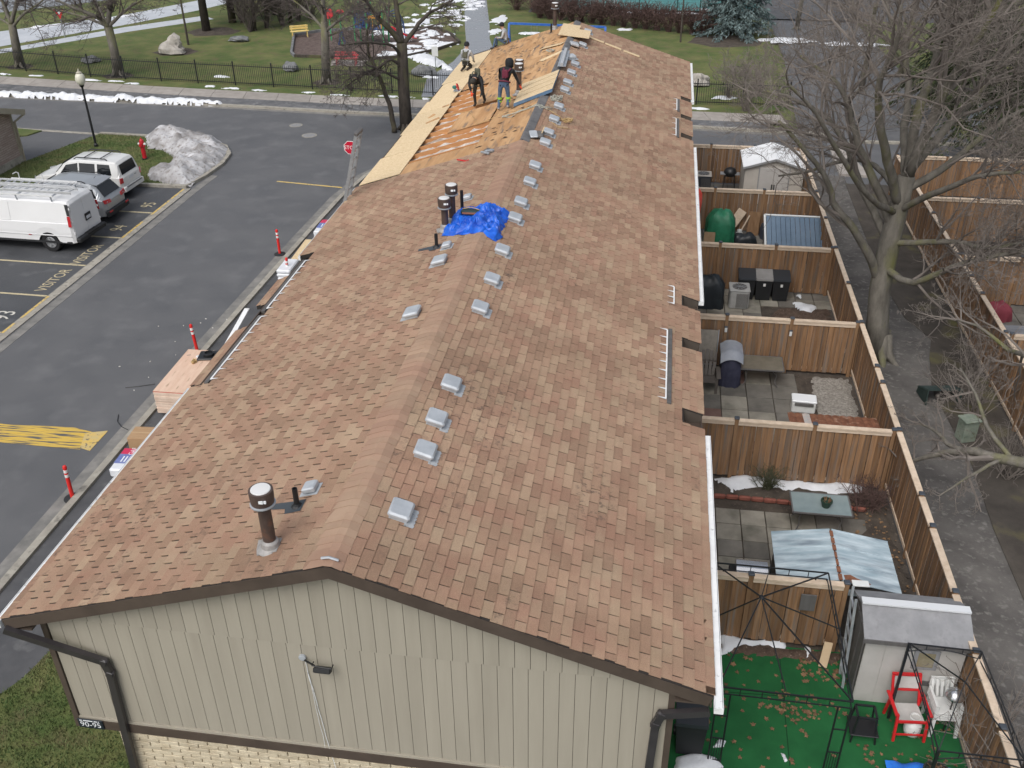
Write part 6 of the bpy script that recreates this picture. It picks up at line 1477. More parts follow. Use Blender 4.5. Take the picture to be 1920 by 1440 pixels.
for s in (-1,1):
    quad_on(t,'tail_lamp',M_tail,[(0.0,s*0.72,0.78),(0.06,s*0.885,0.78),(0.05,s*0.87,1.02),(0.0,s*0.72,1.02)],(-0.03,s*0.006,0))
    rl = MB().tube([(0.65,s*0.58,1.72),(0.75,s*0.58,1.78),(2.1,s*0.58,1.80),(2.25,s*0.58,1.72)],0.025,6).obj('roof_rail', M_trim, t)
    MB().cbox((2.85,s*0.98,1.08),(0.12,0.18,0.14),0.03).obj('mirror', M_carw, t)
    for x in (1.18,2.02): MB().cbox((x+0.16,s*0.905,0.93),(0.16,0.03,0.035),0.008).obj('door_handle', M_carw, t)
    quad_on(t,'headlamp',mat('headlamp_glass',(0.5,0.52,0.54),rough=0.15) if 'headlamp_glass' not in bpy.data.materials else bpy.data.materials['headlamp_glass'],[(4.30,s*0.80,0.72),(4.42,s*0.58,0.72),(4.38,s*0.58,0.86),(4.24,s*0.80,0.86)],(0.02,0,0))
for x in (1.0,1.8): MB().bar((x,-0.56,1.775),(x,0.56,1.775),0.05,0.02).obj('roof_bar', M_trim, t)
MB().cbox((-0.03,0,0.48),(0.14,1.62,0.26),0.04).obj('rear_bumper', M_carw, t); MB().cbox((-0.085,0,0.57),(0.06,1.30,0.06),0.015).obj('bumper_step', mat('grey_step',(0.16,0.16,0.165),rough=0.7), t)
quad_on(t,'number_plate',M_plate,[(-0.004,-0.16,0.83),(-0.004,0.16,0.83),(0.01,0.16,0.94),(0.01,-0.16,0.94)],(-0.02,0,0)); MB().bb(-0.03,-0.005,-0.38,-0.28,0.86,0.90).obj('badge', M_rim, t)
# silver crossover
t = car_root('parked_suv', 'silver crossover with dark rear window beside the white van', 'car', -18.85, 27.6, R(-2))
L = 4.85
ring, sg = vehicle(t, L, 1.88, 0.34, (0.95,3.80), 0.36,
    [(0,0.92),(0.12,1.02),(0.6,1.08),(3.2,1.00),(3.6,1.0),(4.3,0.92),(4.65,0.80),(4.85,0.62)],
    [(0,0.94),(0.10,1.10),(0.42,1.50),(0.60,1.64),(1.0,1.69),(2.2,1.71),(2.7,1.64),(3.0,1.48),(3.55,1.04),(4.3,0.94),(4.65,0.82),(4.85,0.64)],
    [(0,0.66),(0.12,0.84),(0.45,0.93),(4.2,0.92),(4.6,0.82),(4.85,0.60)], [(0,0.60),(0.4,0.60),(0.8,0.66),(2.5,0.68),(3.1,0.72),(3.6,0.82),(4.3,0.78),(4.85,0.5)], M_cars)
sg(2.25,3.15,0.14,0.90,0.0,-0.35); sg(1.4,2.17,0.14,0.90); sg(0.70,1.30,0.20,0.88,0.18,0.0)
quad_on(t,'rear_window',M_cglass,[(0.115,-0.60,1.12),(0.115,0.60,1.12),(0.42,0.52,1.50),(0.42,-0.52,1.50)],(-0.022,0,0.012))
MB().add([(0.36,-0.56,1.60),(0.36,0.56,1.60),(0.66,0.60,1.655),(0.66,-0.60,1.655),(0.36,-0.56,1.57),(0.36,0.56,1.57),(0.66,0.60,1.62),(0.66,-0.60,1.62)],[(0,1,2,3),(7,6,5,4),(0,4,5,1),(1,5,6,2),(2,6,7,3),(3,7,4,0)]).obj('spoiler', M_cars, t)
quad_on(t,'windscreen',M_cglass,[(3.52,0.68,1.07),(3.52,-0.68,1.07),(2.95,-0.60,1.55),(2.95,0.60,1.55)],(0.014,0,0.016))
for s in (-1,1):
    quad_on(t,'tail_lamp',M_tail,[(-0.02,s*0.40,0.86),(0.05,s*0.80,0.88),(0.09,s*0.81,1.03),(0.02,s*0.40,0.99)],(-0.03,s*0.012,0))
    quad_on(t,'fog_lamp',M_tail,[(-0.085,s*0.52,0.49),(-0.075,s*0.74,0.49),(-0.075,s*0.74,0.555),(-0.085,s*0.52,0.555)],(-0.02,0,0))
    MB().tube([(0.85,s*0.60,1.68),(1.0,s*0.60,1.735),(2.5,s*0.62,1.735),(2.7,s*0.62,1.66)],0.022,6).obj('roof_rail', M_trim, t)
    MB().cbox((3.05,s*1.02,1.06),(0.13,0.18,0.14),0.03).obj('mirror', M_cars, t)
MB().cbox((0.0,0,0.44),(0.16,1.66,0.30),0.05).obj('rear_bumper', M_trim, t)
quad_on(t,'number_plate',M_plate,[(0.02,-0.17,0.86),(0.02,0.17,0.86),(0.05,0.17,0.98),(0.05,-0.17,0.98)],(-0.022,0,0)); MB().tube([(0.8,0,1.69),(0.7,0,1.80)],0.008,5).obj('aerial', M_trim, t)
# white cargo van
t = car_root('cargo_van', 'white cargo van with a ladder rack parked nearest the camera', 'van', -18.55, 24.75, R(-2))
L = 5.7
ring, sg = vehicle(t, L, 2.0, 0.42, (1.12,4.75), 0.385,
    [(0,1.18),(0.08,1.22),(4.3,1.20),(4.6,1.15),(5.2,1.08),(5.5,0.95),(5.7,0.7)],
    [(0,1.24),(0.05,1.95),(0.14,2.05),(0.4,2.08),(3.4,2.08),(3.75,2.0),(4.1,1.78),(4.7,1.20),(5.2,1.10),(5.5,0.97),(5.7,0.72)],
    [(0,0.90),(0.10,0.985),(0.4,1.0),(5.0,0.99),(5.45,0.88),(5.7,0.66)], [(0,0.80),(0.14,0.80),(0.5,0.82),(3.6,0.82),(4.2,0.84),(4.8,0.90),(5.3,0.80),(5.7,0.55)], M_vanw)
for s in (-1,1):
    quad_on(t,'tail_lamp',M_tail,[(0.02,s*0.985,1.10),(0.14,s*0.992,1.10),(0.14,s*0.955,1.52),(0.02,s*0.95,1.52)],(-0.02,s*0.012,0))
    quad_on(t,'lamp_surround',M_trim,[(0.01,s*0.955,1.54),(0.12,s*0.955,1.54),(0.20,s*0.86,1.96),(0.05,s*0.86,1.96)],(-0.014,s*0.010,0))
    MB().cbox((2.2,s*1.0,0.72),(4.2,0.03,0.05),0.01).obj('side_moulding', M_vanw, t)
    MB().bb(0.15,4.2,min(s*0.955,s*0.985),max(s*0.955,s*0.985),0.38,0.47).obj('sill', M_trim, t)
    MB().cbox((1.9,s*1.005,0.70),(0.14,0.02,0.05),0.008).obj('side_marker', M_tail, t)
    MB().cbox((4.45,s*1.12,1.32),(0.15,0.20,0.28),0.03).obj('mirror', M_trim, t)
    d = quad_on(t,'rear_door',M_vanw,[(-0.008,s*0.02,0.62),(-0.008,s*0.86,0.62),(0.035,s*0.78,1.93),(0.035,s*0.02,1.93)],(-0.012,0,0))
    for z in (0.8,1.3,1.8): MB().cbox((0.0,s*0.90,z),(0.05,0.03,0.09),0.008).obj('hinge', M_vanw, d)
sg(3.55,4.35,0.16,0.88,0.0,-0.42); sg(2.62,3.40,0.02,0.92,0,0,'sliding_door',M_vanw)
quad_on(t,'windscreen',M_cglass,[(4.68,0.78,1.22),(4.68,-0.78,1.22),(4.08,-0.72,1.80),(4.08,0.72,1.80)],(0.014,0,0.016))
MB().cbox((-0.10,0,0.52),(0.20,1.86,0.18),0.03).obj('rear_bumper', M_trim, t); MB().cbox((-0.12,0,0.60),(0.22,0.7,0.05),0.01).obj('bumper_step', M_tyre, t)
MB().bb(-0.045,-0.020,-0.30,0.06,1.02,1.30).obj('plate_recess', M_trim, t); MB().bb(-0.055,-0.046,-0.26,0.02,1.08,1.20).obj('number_plate', M_plate, t)
for x in (0.7,2.2,3.4):
    b = MB(); b.bar((x,-0.84,2.24),(x,0.84,2.24),0.05,0.04)
    for s in (-1,1): b.bar((x,s*0.80,2.05),(x,s*0.84,2.24),0.04)
    b.obj('rack_bar', M_galv, t)
for s in (-1,1): MB().bar((0.6,s*0.84,2.27),(3.5,s*0.84,2.27),0.04).obj('rack_rail', M_wpl, t)
MB().tube([(2.9,-0.55,2.26),(2.9,-0.55,2.62),(2.95,-0.50,2.66),(2.95,-0.30,2.66)],0.02,6).obj('rack_hook', M_wpl, t); MB().tube([(1.9,-0.60,2.26),(1.9,-0.60,2.55),(1.93,-0.55,2.60)],0.02,6).obj('rack_hook', M_wpl, t)
def ladder(name, label, loc, rz, L, w, n, parent_rot=None, rail=0.09, m=None):
    t = thing(name, label, 'ladder', loc, rz)
    if parent_rot is not None: t.rotation_euler = parent_rot
    for s in (-1,1): MB().cbox((L/2,s*w/2,0),(L,0.03,rail),0.006).obj('rail', m or M_alu, t)
    me = MB().cbox((0,0,0),(0.04,w-0.03,0.035),0.008).mesh('rung', m or M_alu)
    for i in range(n): link('rung', me, t, loc=(L*(i+0.5)/n,0,0))
    return t
M_alu = mat('aluminium', (0.52,0.53,0.54), (0.62,0.63,0.64), scale=6, rough=0.38, metal=0.5)
M_alud = mat('dull_aluminium', (0.27,0.28,0.29), (0.36,0.37,0.38), scale=6, rough=0.45, metal=0.45)
ladder('extension_ladder', 'long aluminium ladder lying on the van roof rack', (-18.5,24.35,2.36), TURN+R(-2), 5.3, 0.46, 17, rail=0.10)
ladder('extension_ladder', 'second aluminium ladder lying on the far side of the van rack', (-18.7,25.0,2.36), TURN+R(-2), 4.9, 0.40, 15, rail=0.08)

# ---------------------------------------------------------------- street furniture
# iron fence along the park, one thing per run, bays as parts
def iron_fence(label, x0, x1, n):
    t = thing('iron_fence', label, 'fence', (x0, y_fence(x0), 0.1), 0, 'black iron park fence')
    o = Vector((x0, y_fence(x0), 0.1)); pts = [Vector((x0+(x1-x0)*i/n, y_fence(x0+(x1-x0)*i/n), 0.1))-o for i in range(n+1)]
    for p in pts:
        MB().cbox((p.x,p.y,0.72),(0.075,0.075,1.46),0.01).obj('post', M_black, t)
    for a, c in zip(pts, pts[1:]):
        for z in (0.16,1.18): MB().bar(a+Vector((0,0,z)), c+Vector((0,0,z)), 0.035, 0.04).obj('rail', M_black, t)
        b = MB(); k = int((c-a).length/0.125)
        for i in range(1,k):
            q = a.lerp(c, i/k); b.bar(q+Vector((0,0,0.06)), q+Vector((0,0,1.33)), 0.02)
        b.obj('pickets', M_black, t, kind='stuff')
iron_fence('black iron picket fence along the park left of the house', -45.4, -4.6, 16)
iron_fence('black iron picket fence along the park right of the house', 3.2, 10.9, 3)

t = thing('street_lamp', 'black lamp post with a cream globe beside the white SUV', 'street lamp', (-24.85,36.57,0.06))
MB().lathe([(0.10,0),(0.10,0.12),(0.06,0.18),(0.05,3.0),(0.09,3.05),(0.13,3.12)], n=14).obj('post', M_black, t)
MB().lathe([(0.10,3.12),(0.21,3.25),(0.245,3.42),(0.21,3.60),(0.12,3.70)], n=18).obj('globe', mat('cream_globe', (0.58,0.57,0.46), (0.66,0.65,0.55), scale=3, rough=0.35), t, smooth=True)
MB().lathe([(0.13,3.69),(0.14,3.74),(0.05,3.80),(0.02,3.92)], n=12).obj('finial', mat('cream_metal', (0.40,0.38,0.30), rough=0.6), t)

t = thing('fire_hydrant', 'red fire hydrant on the lawn beside the snow pile', 'hydrant', (-21.389, 34.991, 0.060))
M_hyd = mat('hydrant_red', (0.42,0.012,0.020), (0.50,0.02,0.03), scale=5, rough=0.45)
MB().lathe([(0.16,0),(0.16,0.05),(0.11,0.06)], n=16).obj('base_flange', M_black, t)
MB().lathe([(0.105,0.05),(0.105,0.62),(0.15,0.63),(0.15,0.68),(0.115,0.70),(0.125,0.82),(0.10,0.94),(0.05,1.0)], n=18).obj('barrel', M_hyd, t, smooth=False)
MB().lathe([(0.03,1.0),(0.03,1.08)], n=6).obj('top_nut', M_hyd, t)
for a, c in ((0,M_wpl),(PI,M_wpl)): MB().lathe([(0.06,0.08),(0.06,0.19),(0.05,0.20)], (0,0,0.76), 12, Matrix.Rotation(a,4,'Z') @ Matrix.Rotation(R(90),4,'Y')).obj('hose_cap', c, t)
MB().lathe([(0.075,0.08),(0.075,0.18)], (0,0,0.74), 12, Matrix.Rotation(R(90),4,'X')).obj('pumper_cap', M_hyd, t)

t = thing('stop_sign', 'red octagonal stop sign at the lane end behind the ladder', 'stop sign', (-9.75,31.5,0.05))
SZ = 2.12; SX = 0.15
MB().bar((SX*0.4,0.03,0),(SX,0.03,SZ+0.2),0.05,0.03).obj('post', M_galv, t)
def octo(b, r, y0, y1):
    p = [(SX+r*math.cos(PI/8+k*PI/4), SZ+r*math.sin(PI/8+k*PI/4)) for k in range(8)]
    b.add([(x,y0,z) for x, z in p]+[(x,y1,z) for x, z in p], [tuple(range(7,-1,-1)),tuple(range(8,16))]+[(i,(i+1)%8,(i+1)%8+8,i+8) for i in range(8)]); return b
pl = octo(MB(),0.315,-0.012,0.008).obj('plate_edge', mat('sign_white', (0.78,0.77,0.76), rough=0.4), t)
octo(MB(),0.290,-0.016,-0.0121).obj('plate_face', mat('sign_red', (0.52,0.008,0.035), rough=0.35), t)
lettering('STOP', 0.235, bpy.data.materials['sign_white'], t, Matrix.Translation((SX,-0.019,SZ)) @ SGN, extrude=0.001)

M_orange = mat('post_red_orange', (0.66,0.025,0.022), rough=0.5); M_refl = mat('reflective_white', (0.75,0.74,0.73), rough=0.4); M_rubber = mat('rubber_base', (0.022,0.023,0.025), rough=0.8)
for i, (c, nm) in enumerate((((-10.493, 9.188, 0.000),'nearest the camera by the yellow road paint'),((-10.520, 16.805, 0.000),'behind the plywood stack'),((-10.644, 24.707, 0.000),'at the kerb beside the long pale board'),((-9.349, 22.079, 0.050),'half hidden by the white wrapped bundles'))):
    t = thing('delineator_post', 'red traffic post with two white bands ' + nm, 'bollard', c, 0, 'red traffic posts along the kerb')
    MB().lathe([(0.22,0),(0.22,0.03),(0.15,0.05),(0.06,0.06)], n=20).obj('base', M_rubber, t)
    k = R((2,-3,0,3)[i]); Mt = Matrix.Rotation(k,4,'Y')
    MB().lathe([(0.052,0.05),(0.050,0.60),(0.048,0.96),(0.055,0.98),(0.045,1.03),(0.02,1.05)], n=16, M=Mt).obj('post', M_orange, t, smooth=False)
    for z in (0.70,0.84): MB().lathe([(0.0525,z),(0.0525,z+0.085)], n=16, M=Mt).obj('reflector_band', M_refl, t)

# ladder at the eave
ldr = ladder('access_ladder', 'tall aluminium ladder leaning on the eave beside the new boards', (-6.3,16.3,0.05), 0, 7.75, 0.46, 26, rail=0.095, m=M_alud)
ldr.rotation_euler = (0, -math.atan2(7.35,1.95), 0)
MB().cbox((7.78,0,0),(0.10,0.52,0.11),0.02).obj('end_cap', M_dgray, ldr)
MB().cbox((5.65,0.16,-0.06),(0.14,0.12,0.06),0.01).obj('ladder_clip', mat('tool_yellow', (0.62,0.42,0.02), rough=0.5), ldr)

# roofing supplies along the front
M_plyp = mat('pink_plywood', (0.62,0.42,0.31), (0.70,0.52,0.40), scale=1.5, rough=0.85, stretch=(5,1,5), c3=(0.40,0.27,0.19), s3=2.2, t3=(0.62,0.72))
t = thing('plywood_stack', 'tall stack of pinkish plywood sheets at the kerb under the eave', 'plywood stack', (-9.45,14.3,0.05), R(1))
ed_ = mat('plywood_edge', (0.58,0.44,0.35), (0.68,0.55,0.45), scale=4, rough=0.9, rand=0.06)
sm_ = MB().cbox((0,0,0),(1.22,2.44,0.042),0.004).mesh('plywood_sheet', ed_)
for i in range(16): link('plywood_sheet', sm_, t, loc=(rnd.uniform(-0.01,0.01),rnd.uniform(-0.012,0.012),0.13+i*0.044))
MB().cbox((0,0,0.84),(1.22,2.44,0.018),0.003).obj('top_sheet', M_plyp, t)
MB().bb(-0.61,0.61,-1.225,-1.21,0.79,0.825).obj('red_edge_paint', mat('edge_paint', (0.50,0.10,0.07), rough=0.8), t)
for y in (-1.0,0,1.0): MB().bb(-0.58,0.58,y-0.05,y+0.05,0.0,0.106).obj('bearer', M_post, t)
t = thing('vent_box', 'black square roof vent lying on the plywood stack', 'roof vent', (-9.25,15.15,0.90), R(10)); MB().cbox((0,0,0.04),(0.62,0.52,0.05),0.02).obj('base', M_black, t); MB().lathe([(0.17,0.06),(0.17,0.13),(0.12,0.15),(0.11,0.10)], n=8).obj('collar', M_black, t)
M_rope = mat('tan_rope', (0.42,0.28,0.12), (0.55,0.40,0.20), scale=30, rough=0.9); M_ropeg = mat('grey_rope', (0.33,0.33,0.28), (0.46,0.46,0.40), scale=30, rough=0.9)
def coil(b, c, r, turns, rad, seed, flat=0.06, sx=1.0):
    rg = random.Random(seed); pts = []
    for i in range(turns*16):
        a = 2*PI*i/16; k = r*(0.75+0.25*noise.noise(Vector((i*0.11,seed,0))))
        pts.append((c[0]+k*sx*math.cos(a)+rg.gauss(0,0.012), c[1]+k*math.sin(a)+rg.gauss(0,0.012), c[2]+flat*rg.random()))
    b.tube(pts, rad, 5); return b
tag(coil(MB(),(-9.55,14.75,0.88),0.11,5,0.012,2,0.12,0.6).obj('rope_hank', M_rope, smooth=True), 'tan rope hank on the plywood stack', 'rope')
tag(MB().cbox((0,0,0),(0.22,0.14,0.05),0.02).obj('work_glove', M_wpl, loc=(-9.55,15.15,0.89), rot=(0,0,0.6)), 'white work glove on the plywood stack', 'glove')
for i, (x, y, a) in enumerate(((-9.85,15.0,1.9),(-9.05,14.75,0.5))):
    t = thing('hammer', ('roofing hammer at the kerb side of the plywood stack','roofing hammer at the house side of the plywood stack')[i], 'hammer', (x,y,0.885), a); MB().cbox((0,0,0),(0.34,0.03,0.025),0.006).obj('handle', M_post, t); MB().cbox((0.17,0,0.0),(0.04,0.13,0.03),0.006).obj('head', M_dgray, t)
t = thing('cardboard_box', 'brown cardboard box on the apron under the near eave', 'box', (-9.72,11.62,0.05), R(4)); M_cb = mat('box_cardboard', (0.36,0.23,0.125), (0.42,0.275,0.155), scale=3, rough=0.9, stretch=(1,9,1))
MB().cbox((0,0,0.21),(0.64,0.58,0.42),0.008).obj('carton', M_cb, t); MB().bb(-0.322,0.322,-0.03,0.03,0.421,0.424).obj('tape', mat('parcel_tape', (0.44,0.30,0.17), rough=0.5), t)
def wrap_pack(name, label, loc, rz, w, l, h, printed):
    t = thing(name, label, 'shingle bundle', loc, rz)
    MB().cbox((0,0,h/2),(w,l,h),0.04).obj('wrap', mat('white_wrap', (0.66,0.68,0.72), (0.74,0.76,0.79), scale=3, rough=0.4, bump=0.3, bscale=9) if 'white_wrap' not in bpy.data.materials else bpy.data.materials['white_wrap'], t)
    if printed:
        mr_ = bpy.data.materials.get('print_red') or mat('print_red', (0.56,0.03,0.09), rough=0.4); mb_ = bpy.data.materials.get('print_blue') or mat('print_blue', (0.10,0.14,0.38), (0.20,0.24,0.46), scale=8, rough=0.4)
        MB().sheet([(-w*0.46,l*0.20),(w*0.46,l*0.20),(w*0.46,l*0.46),(-w*0.46,l*0.46)],h+0.003).obj('red_print', mr_, t); MB().sheet([(-w*0.46,-l*0.22),(w*0.46,-l*0.22),(w*0.46,l*0.198),(-w*0.46,l*0.198)],h+0.003).obj('blue_print', mb_, t)
        lettering('GAF', 0.2, M_wt, t, Matrix.Translation((0.05,l*0.33,h+0.006)) @ Matrix.Rotation(R(90),4,'Z') @ Matrix.Scale(1,4), sx=0.9)
        for i in range(3): MB().sheet([(-0.10+i*0.09,-l*0.15),(-0.06+i*0.09,-l*0.15),(-0.06+i*0.09,l*0.1),(-0.10+i*0.09,l*0.1)],h+0.006).obj('print_stripe', M_wt, t)
    return t
wrap_pack('shingle_bundle','printed red and blue shingle bundle under the near eave', (-9.72,10.62,0.05), R(3), 0.52, 1.0, 0.26, True)
wrap_pack('shingle_bundle','printed red and blue shingle bundle far along the kerb', (-9.55,27.0,0.05), R(2), 0.55, 1.3, 0.30, True)
wrap_pack('shingle_bundle','white wrapped bundle under the eave beside the cardboard box', (-9.35,12.3,0.05), R(3), 0.4, 0.7, 0.20, False)
for k in range(5): wrap_pack('shingle_bundle', ('lowest','second','third','fourth','top')[k] + ' white bundle in the stack beside the half hidden traffic post', (-9.35+rnd.uniform(-0.02,0.02),22.2,0.05+k*0.145), R(2+rnd.uniform(-2,2)), 0.52, 1.05, 0.14, False)['group'] = 'stack of white bundles'
tag(MB().cbox((0,0,0),(0.30,2.3,0.03),0.005).obj('pale_board', M_osb, loc=(-9.85,24.9,0.10), rot=(0,0,R(2))), 'long pale board lying along the kerb between bundles', 'board')
tag(MB().cbox((0,0,0),(0.16,1.9,0.05),0.005).obj('white_plank', M_wgut, loc=(-8.9,16.6,1.2), rot=(R(8),0,R(2))), 'white gutter length leaning beyond the plywood stack', 'plank')
# loose cords and litter on the lane
b = MB(); b.tube([(-11.800, 14.463, 0.010),(-11.398, 14.594, 0.020),(-11.003, 14.773, 0.020)],0.012,5); tag(b.obj('black_cable', M_black), 'black cable lying on the lane by the plywood stack', 'cable')
b = MB(); b.tube([(-11.277, 13.040, 0.010),(-11.118, 12.679, 0.020),(-10.861, 12.437, 0.020),(-10.600, 12.308, 0.020)],0.010,5); tag(b.obj('black_cable', M_black), 'curled black cable lying at the gutter near the box', 'cable')
b = MB(); rl_ = random.Random(9)
for i in range(14):
    x, y = rl_.uniform(-15.5,-10.6), rl_.gauss(14.5,4.5); s = rl_.uniform(0.012,0.035)
    if i < 13: x = rl_.gauss(-11.6,0.9); y = rl_.gauss(16.5,2.2)
    b.box((x,y,0.012),(s*1.8,s,0.015),rz=rl_.uniform(0,3))
stuff(b.obj('litter', mat('pale_litter', (0.55,0.52,0.47), (0.7,0.68,0.64), scale=9, rough=0.8)), 'small pale scraps scattered on the lane asphalt', 'litter')

# ---------------------------------------------------------------- house at the left edge
lh = thing('brick_house', 'low brick house with beige gutter at the left edge', 'house', (-27.25,33.9,0.05))
M_lb = bpy.data.materials.new('pink_brick'); M_lb.use_nodes = True
n, l = M_lb.node_tree.nodes, M_lb.node_tree.links; bt = n.new('ShaderNodeTexBrick'); g_ = n.new('ShaderNodeTexCoord'); mp = n.new('ShaderNodeMapping'); mp.inputs['Rotation'].default_value = (R(90),0,R(90))
bt.inputs['Color1'].default_value = (0.33,0.25,0.22,1); bt.inputs['Color2'].default_value = (0.42,0.34,0.30,1); bt.inputs['Mortar'].default_value = (0.26,0.21,0.19,1); bt.inputs['Scale'].default_value = 1.0
bt.inputs['Brick Width'].default_value = 0.40; bt.inputs['Row Height'].default_value = 0.10; bt.inputs['Mortar Size'].default_value = 0.010
sx_ = n.new('ShaderNodeSeparateXYZ'); cx_ = n.new('ShaderNodeCombineXYZ'); l.new(g_.outputs['Object'], sx_.inputs[0]); l.new(sx_.outputs['Y'], cx_.inputs['X']); l.new(sx_.outputs['Z'], cx_.inputs['Y']); l.new(cx_.outputs[0], bt.inputs['Vector'])
l.new(bt.outputs['Color'], n['Principled BSDF'].inputs['Base Color']); n['Principled BSDF'].inputs['Roughness'].default_value = 0.9
bu = n.new('ShaderNodeBump'); bu.inputs['Distance'].default_value = 0.02; l.new(bt.outputs['Fac'], bu.inputs['Height']); bu.invert = True; l.new(bu.outputs[0], n['Principled BSDF'].inputs['Normal'])
M_beige = mat('beige_trim', (0.30,0.27,0.21), (0.35,0.315,0.25), scale=3, rough=0.7)
pr = [(0,0),(0,2.45),(-5,4.0),(-10,2.45),(-10,0)]
b = MB(); b.add([(0,y,z) for y, z in pr]+[(-9,y,z) for y, z in pr],[(0,1,2,3,4),(9,8,7,6,5)]+[(i,(i+1)%5,(i+1)%5+5,i+5) for i in range(5)]); b.obj('wall', M_lb, lh)
b = MB(); v = []
for x in (0.45,-9.4):
    for y, z in ((0.45,2.34),(-5,4.03),(-10.45,2.34)): v += [(x,y,z),(x,y,z+0.12)]
b.add(v,[(0,1,3,2),(2,3,5,4),(6,8,9,7),(8,10,11,9),(1,7,9,3),(3,9,11,5),(0,2,8,6),(2,4,10,8),(0,6,7,1),(4,5,11,10)]); b.obj('roof', mat('grey_brown_shingle', (0.20,0.165,0.135), (0.27,0.225,0.185), scale=8, rough=0.95, bump=0.5, bscale=40), lh)
MB().bar((0.47,0.47,2.36),(0.47,-5,4.05),0.03,0.24,up=(1,0,0)).obj('rake_board', M_beige, lh) if False else MB().bar((0.47,0.47,2.33),(0.47,-5,4.02),0.03,0.26).obj('rake_board', M_beige, lh)
b = MB(); b.add([(0.01,0.44,2.32),(0.44,0.44,2.32),(0.44,0.0,2.46),(0.01,0,2.46)],[(0,1,2,3)]); b.add([(0.01,0,2.45),(0.44,0,2.45),(0.44,-5,4.0),(0.01,-5,4.0)],[(0,1,2,3)]); b.obj('soffit', M_beige, lh)
b = MB()
for a, c in (((0.42,0.42,2.25),(0.06,0.06,1.95)),((0.06,0.06,1.97),(0.06,0.06,0.0))): b.bar(a,c,0.09,0.07)
b.obj('downspout', M_beige, lh); MB().bb(-9,0.05,-10,0.03,-0.05,0.35).obj('foundation', M_kerb, lh); MB().bb(-0.05,0.03,-0.10,0.02,0.35,2.4).obj('corner_board', M_beige, lh)

# ---------------------------------------------------------------- things lying on the roof
def on_roof(side, s, y, dz=0.0): return rp(side, s, y, dz)
# crumpled blue tarp with tools
t = thing('blue_tarp', 'crumpled bright blue tarp over the ridge beside the twin flues', 'tarp', (-0.25,11.9,H_-0.05))
M_btarp2 = mat('crumpled_blue_tarp', (0.005,0.060,0.42), (0.012,0.14,0.66), scale=4, rough=0.36, spec=0.5, bump=0.35, bscale=14)
def tarp_fn(a, c):
    x = -0.92+1.36*a; y = 10.92+1.40*c-0.45*a+0.25*a*c
    base = max(z_roof(x), 0)
    e = min(a,1-a,c,1-c)
    q = Vector((x*2.4,y*2.4,0.3)); rdg = 1-abs(noise.fractal(q,0.9,2.1,5))*1.7
    w = Vector((x*5,y*5,4)); dx = 0.12*noise.noise(w); dy = 0.10*noise.noise(w+Vector((7,3,1)))
    hol = math.exp(-(((a-0.40)/0.20)**2+((c-0.62)/0.20)**2))
    z = base+0.02+min(1,e*7)*(0.04+0.12*max(0,rdg)*(1-0.8*hol)+0.09*(1-abs(noise.noise(q*2.6))*2.2)*(1-hol))
    return (x+dx+0.25,y+dy-11.9,z-(H_-0.05))
v, f = grid_mesh(74,64,tarp_fn); MB().add(v,f).obj('sheet', M_btarp2, t, smooth=False)
t = thing('tool_bag', 'dark tool bag sunk in the middle of the blue tarp', 'tool bag', (-0.40,11.80,H_-0.06), R(-10)); MB().cbox((0,0,0.06),(0.46,0.20,0.10),0.03).obj('bag', mat('dark_teal_bag',(0.02,0.04,0.045),rough=0.7), t); MB().tube([(-0.2,-0.02,0.12),(0,0,0.17),(0.2,0.02,0.12)],0.010,5).obj('strap', M_rope, t); MB().bar((-0.15,-0.18,0.08),(0.22,-0.14,0.09),0.03).obj('pry_bar', mat('copper_bar',(0.30,0.13,0.08),rough=0.5), t)
# stack of new sheets beside the worker
t = thing('osb_stack', 'tilted stack of new OSB sheets with blue edges on the ridge', 'OSB stack', (-0.30,22.8,7.1))
A_, B_, C_, D_ = [Vector(p)-Vector((-0.30,22.8,7.1)) for p in ((-0.84,21.35,6.98),(0.30,21.95,7.32),(0.27,24.35,7.34),(-0.90,23.85,6.96))]
mb2 = mat('blue_sheet_edge', (0.10,0.20,0.34), (0.16,0.27,0.42), scale=6, rough=0.7)
for k in range(6):
    o = Vector((0,0,0.018*k)); v = [p+o for p in (A_,B_,C_,D_)]; b = MB(); b.mi = 1
    b.add(v+[p+Vector((0,0,0.016)) for p in v],[(0,3,2,1),(0,1,5,4),(1,2,6,5),(2,3,7,6),(3,0,4,7)]); b.mi = 0; b.add([p+Vector((0,0,0.016)) for p in v],[(0,1,2,3)])
    b.obj('osb_sheet', [M_osb, mb2], t)
for k in (0.25,0.5,0.75): MB().bar(D_.lerp(A_,k)+Vector((0.03,0,0.1245)), C_.lerp(B_,k)+Vector((-0.03,0,0.1245)),0.006,0.003).obj('chalk_line', M_post, t)
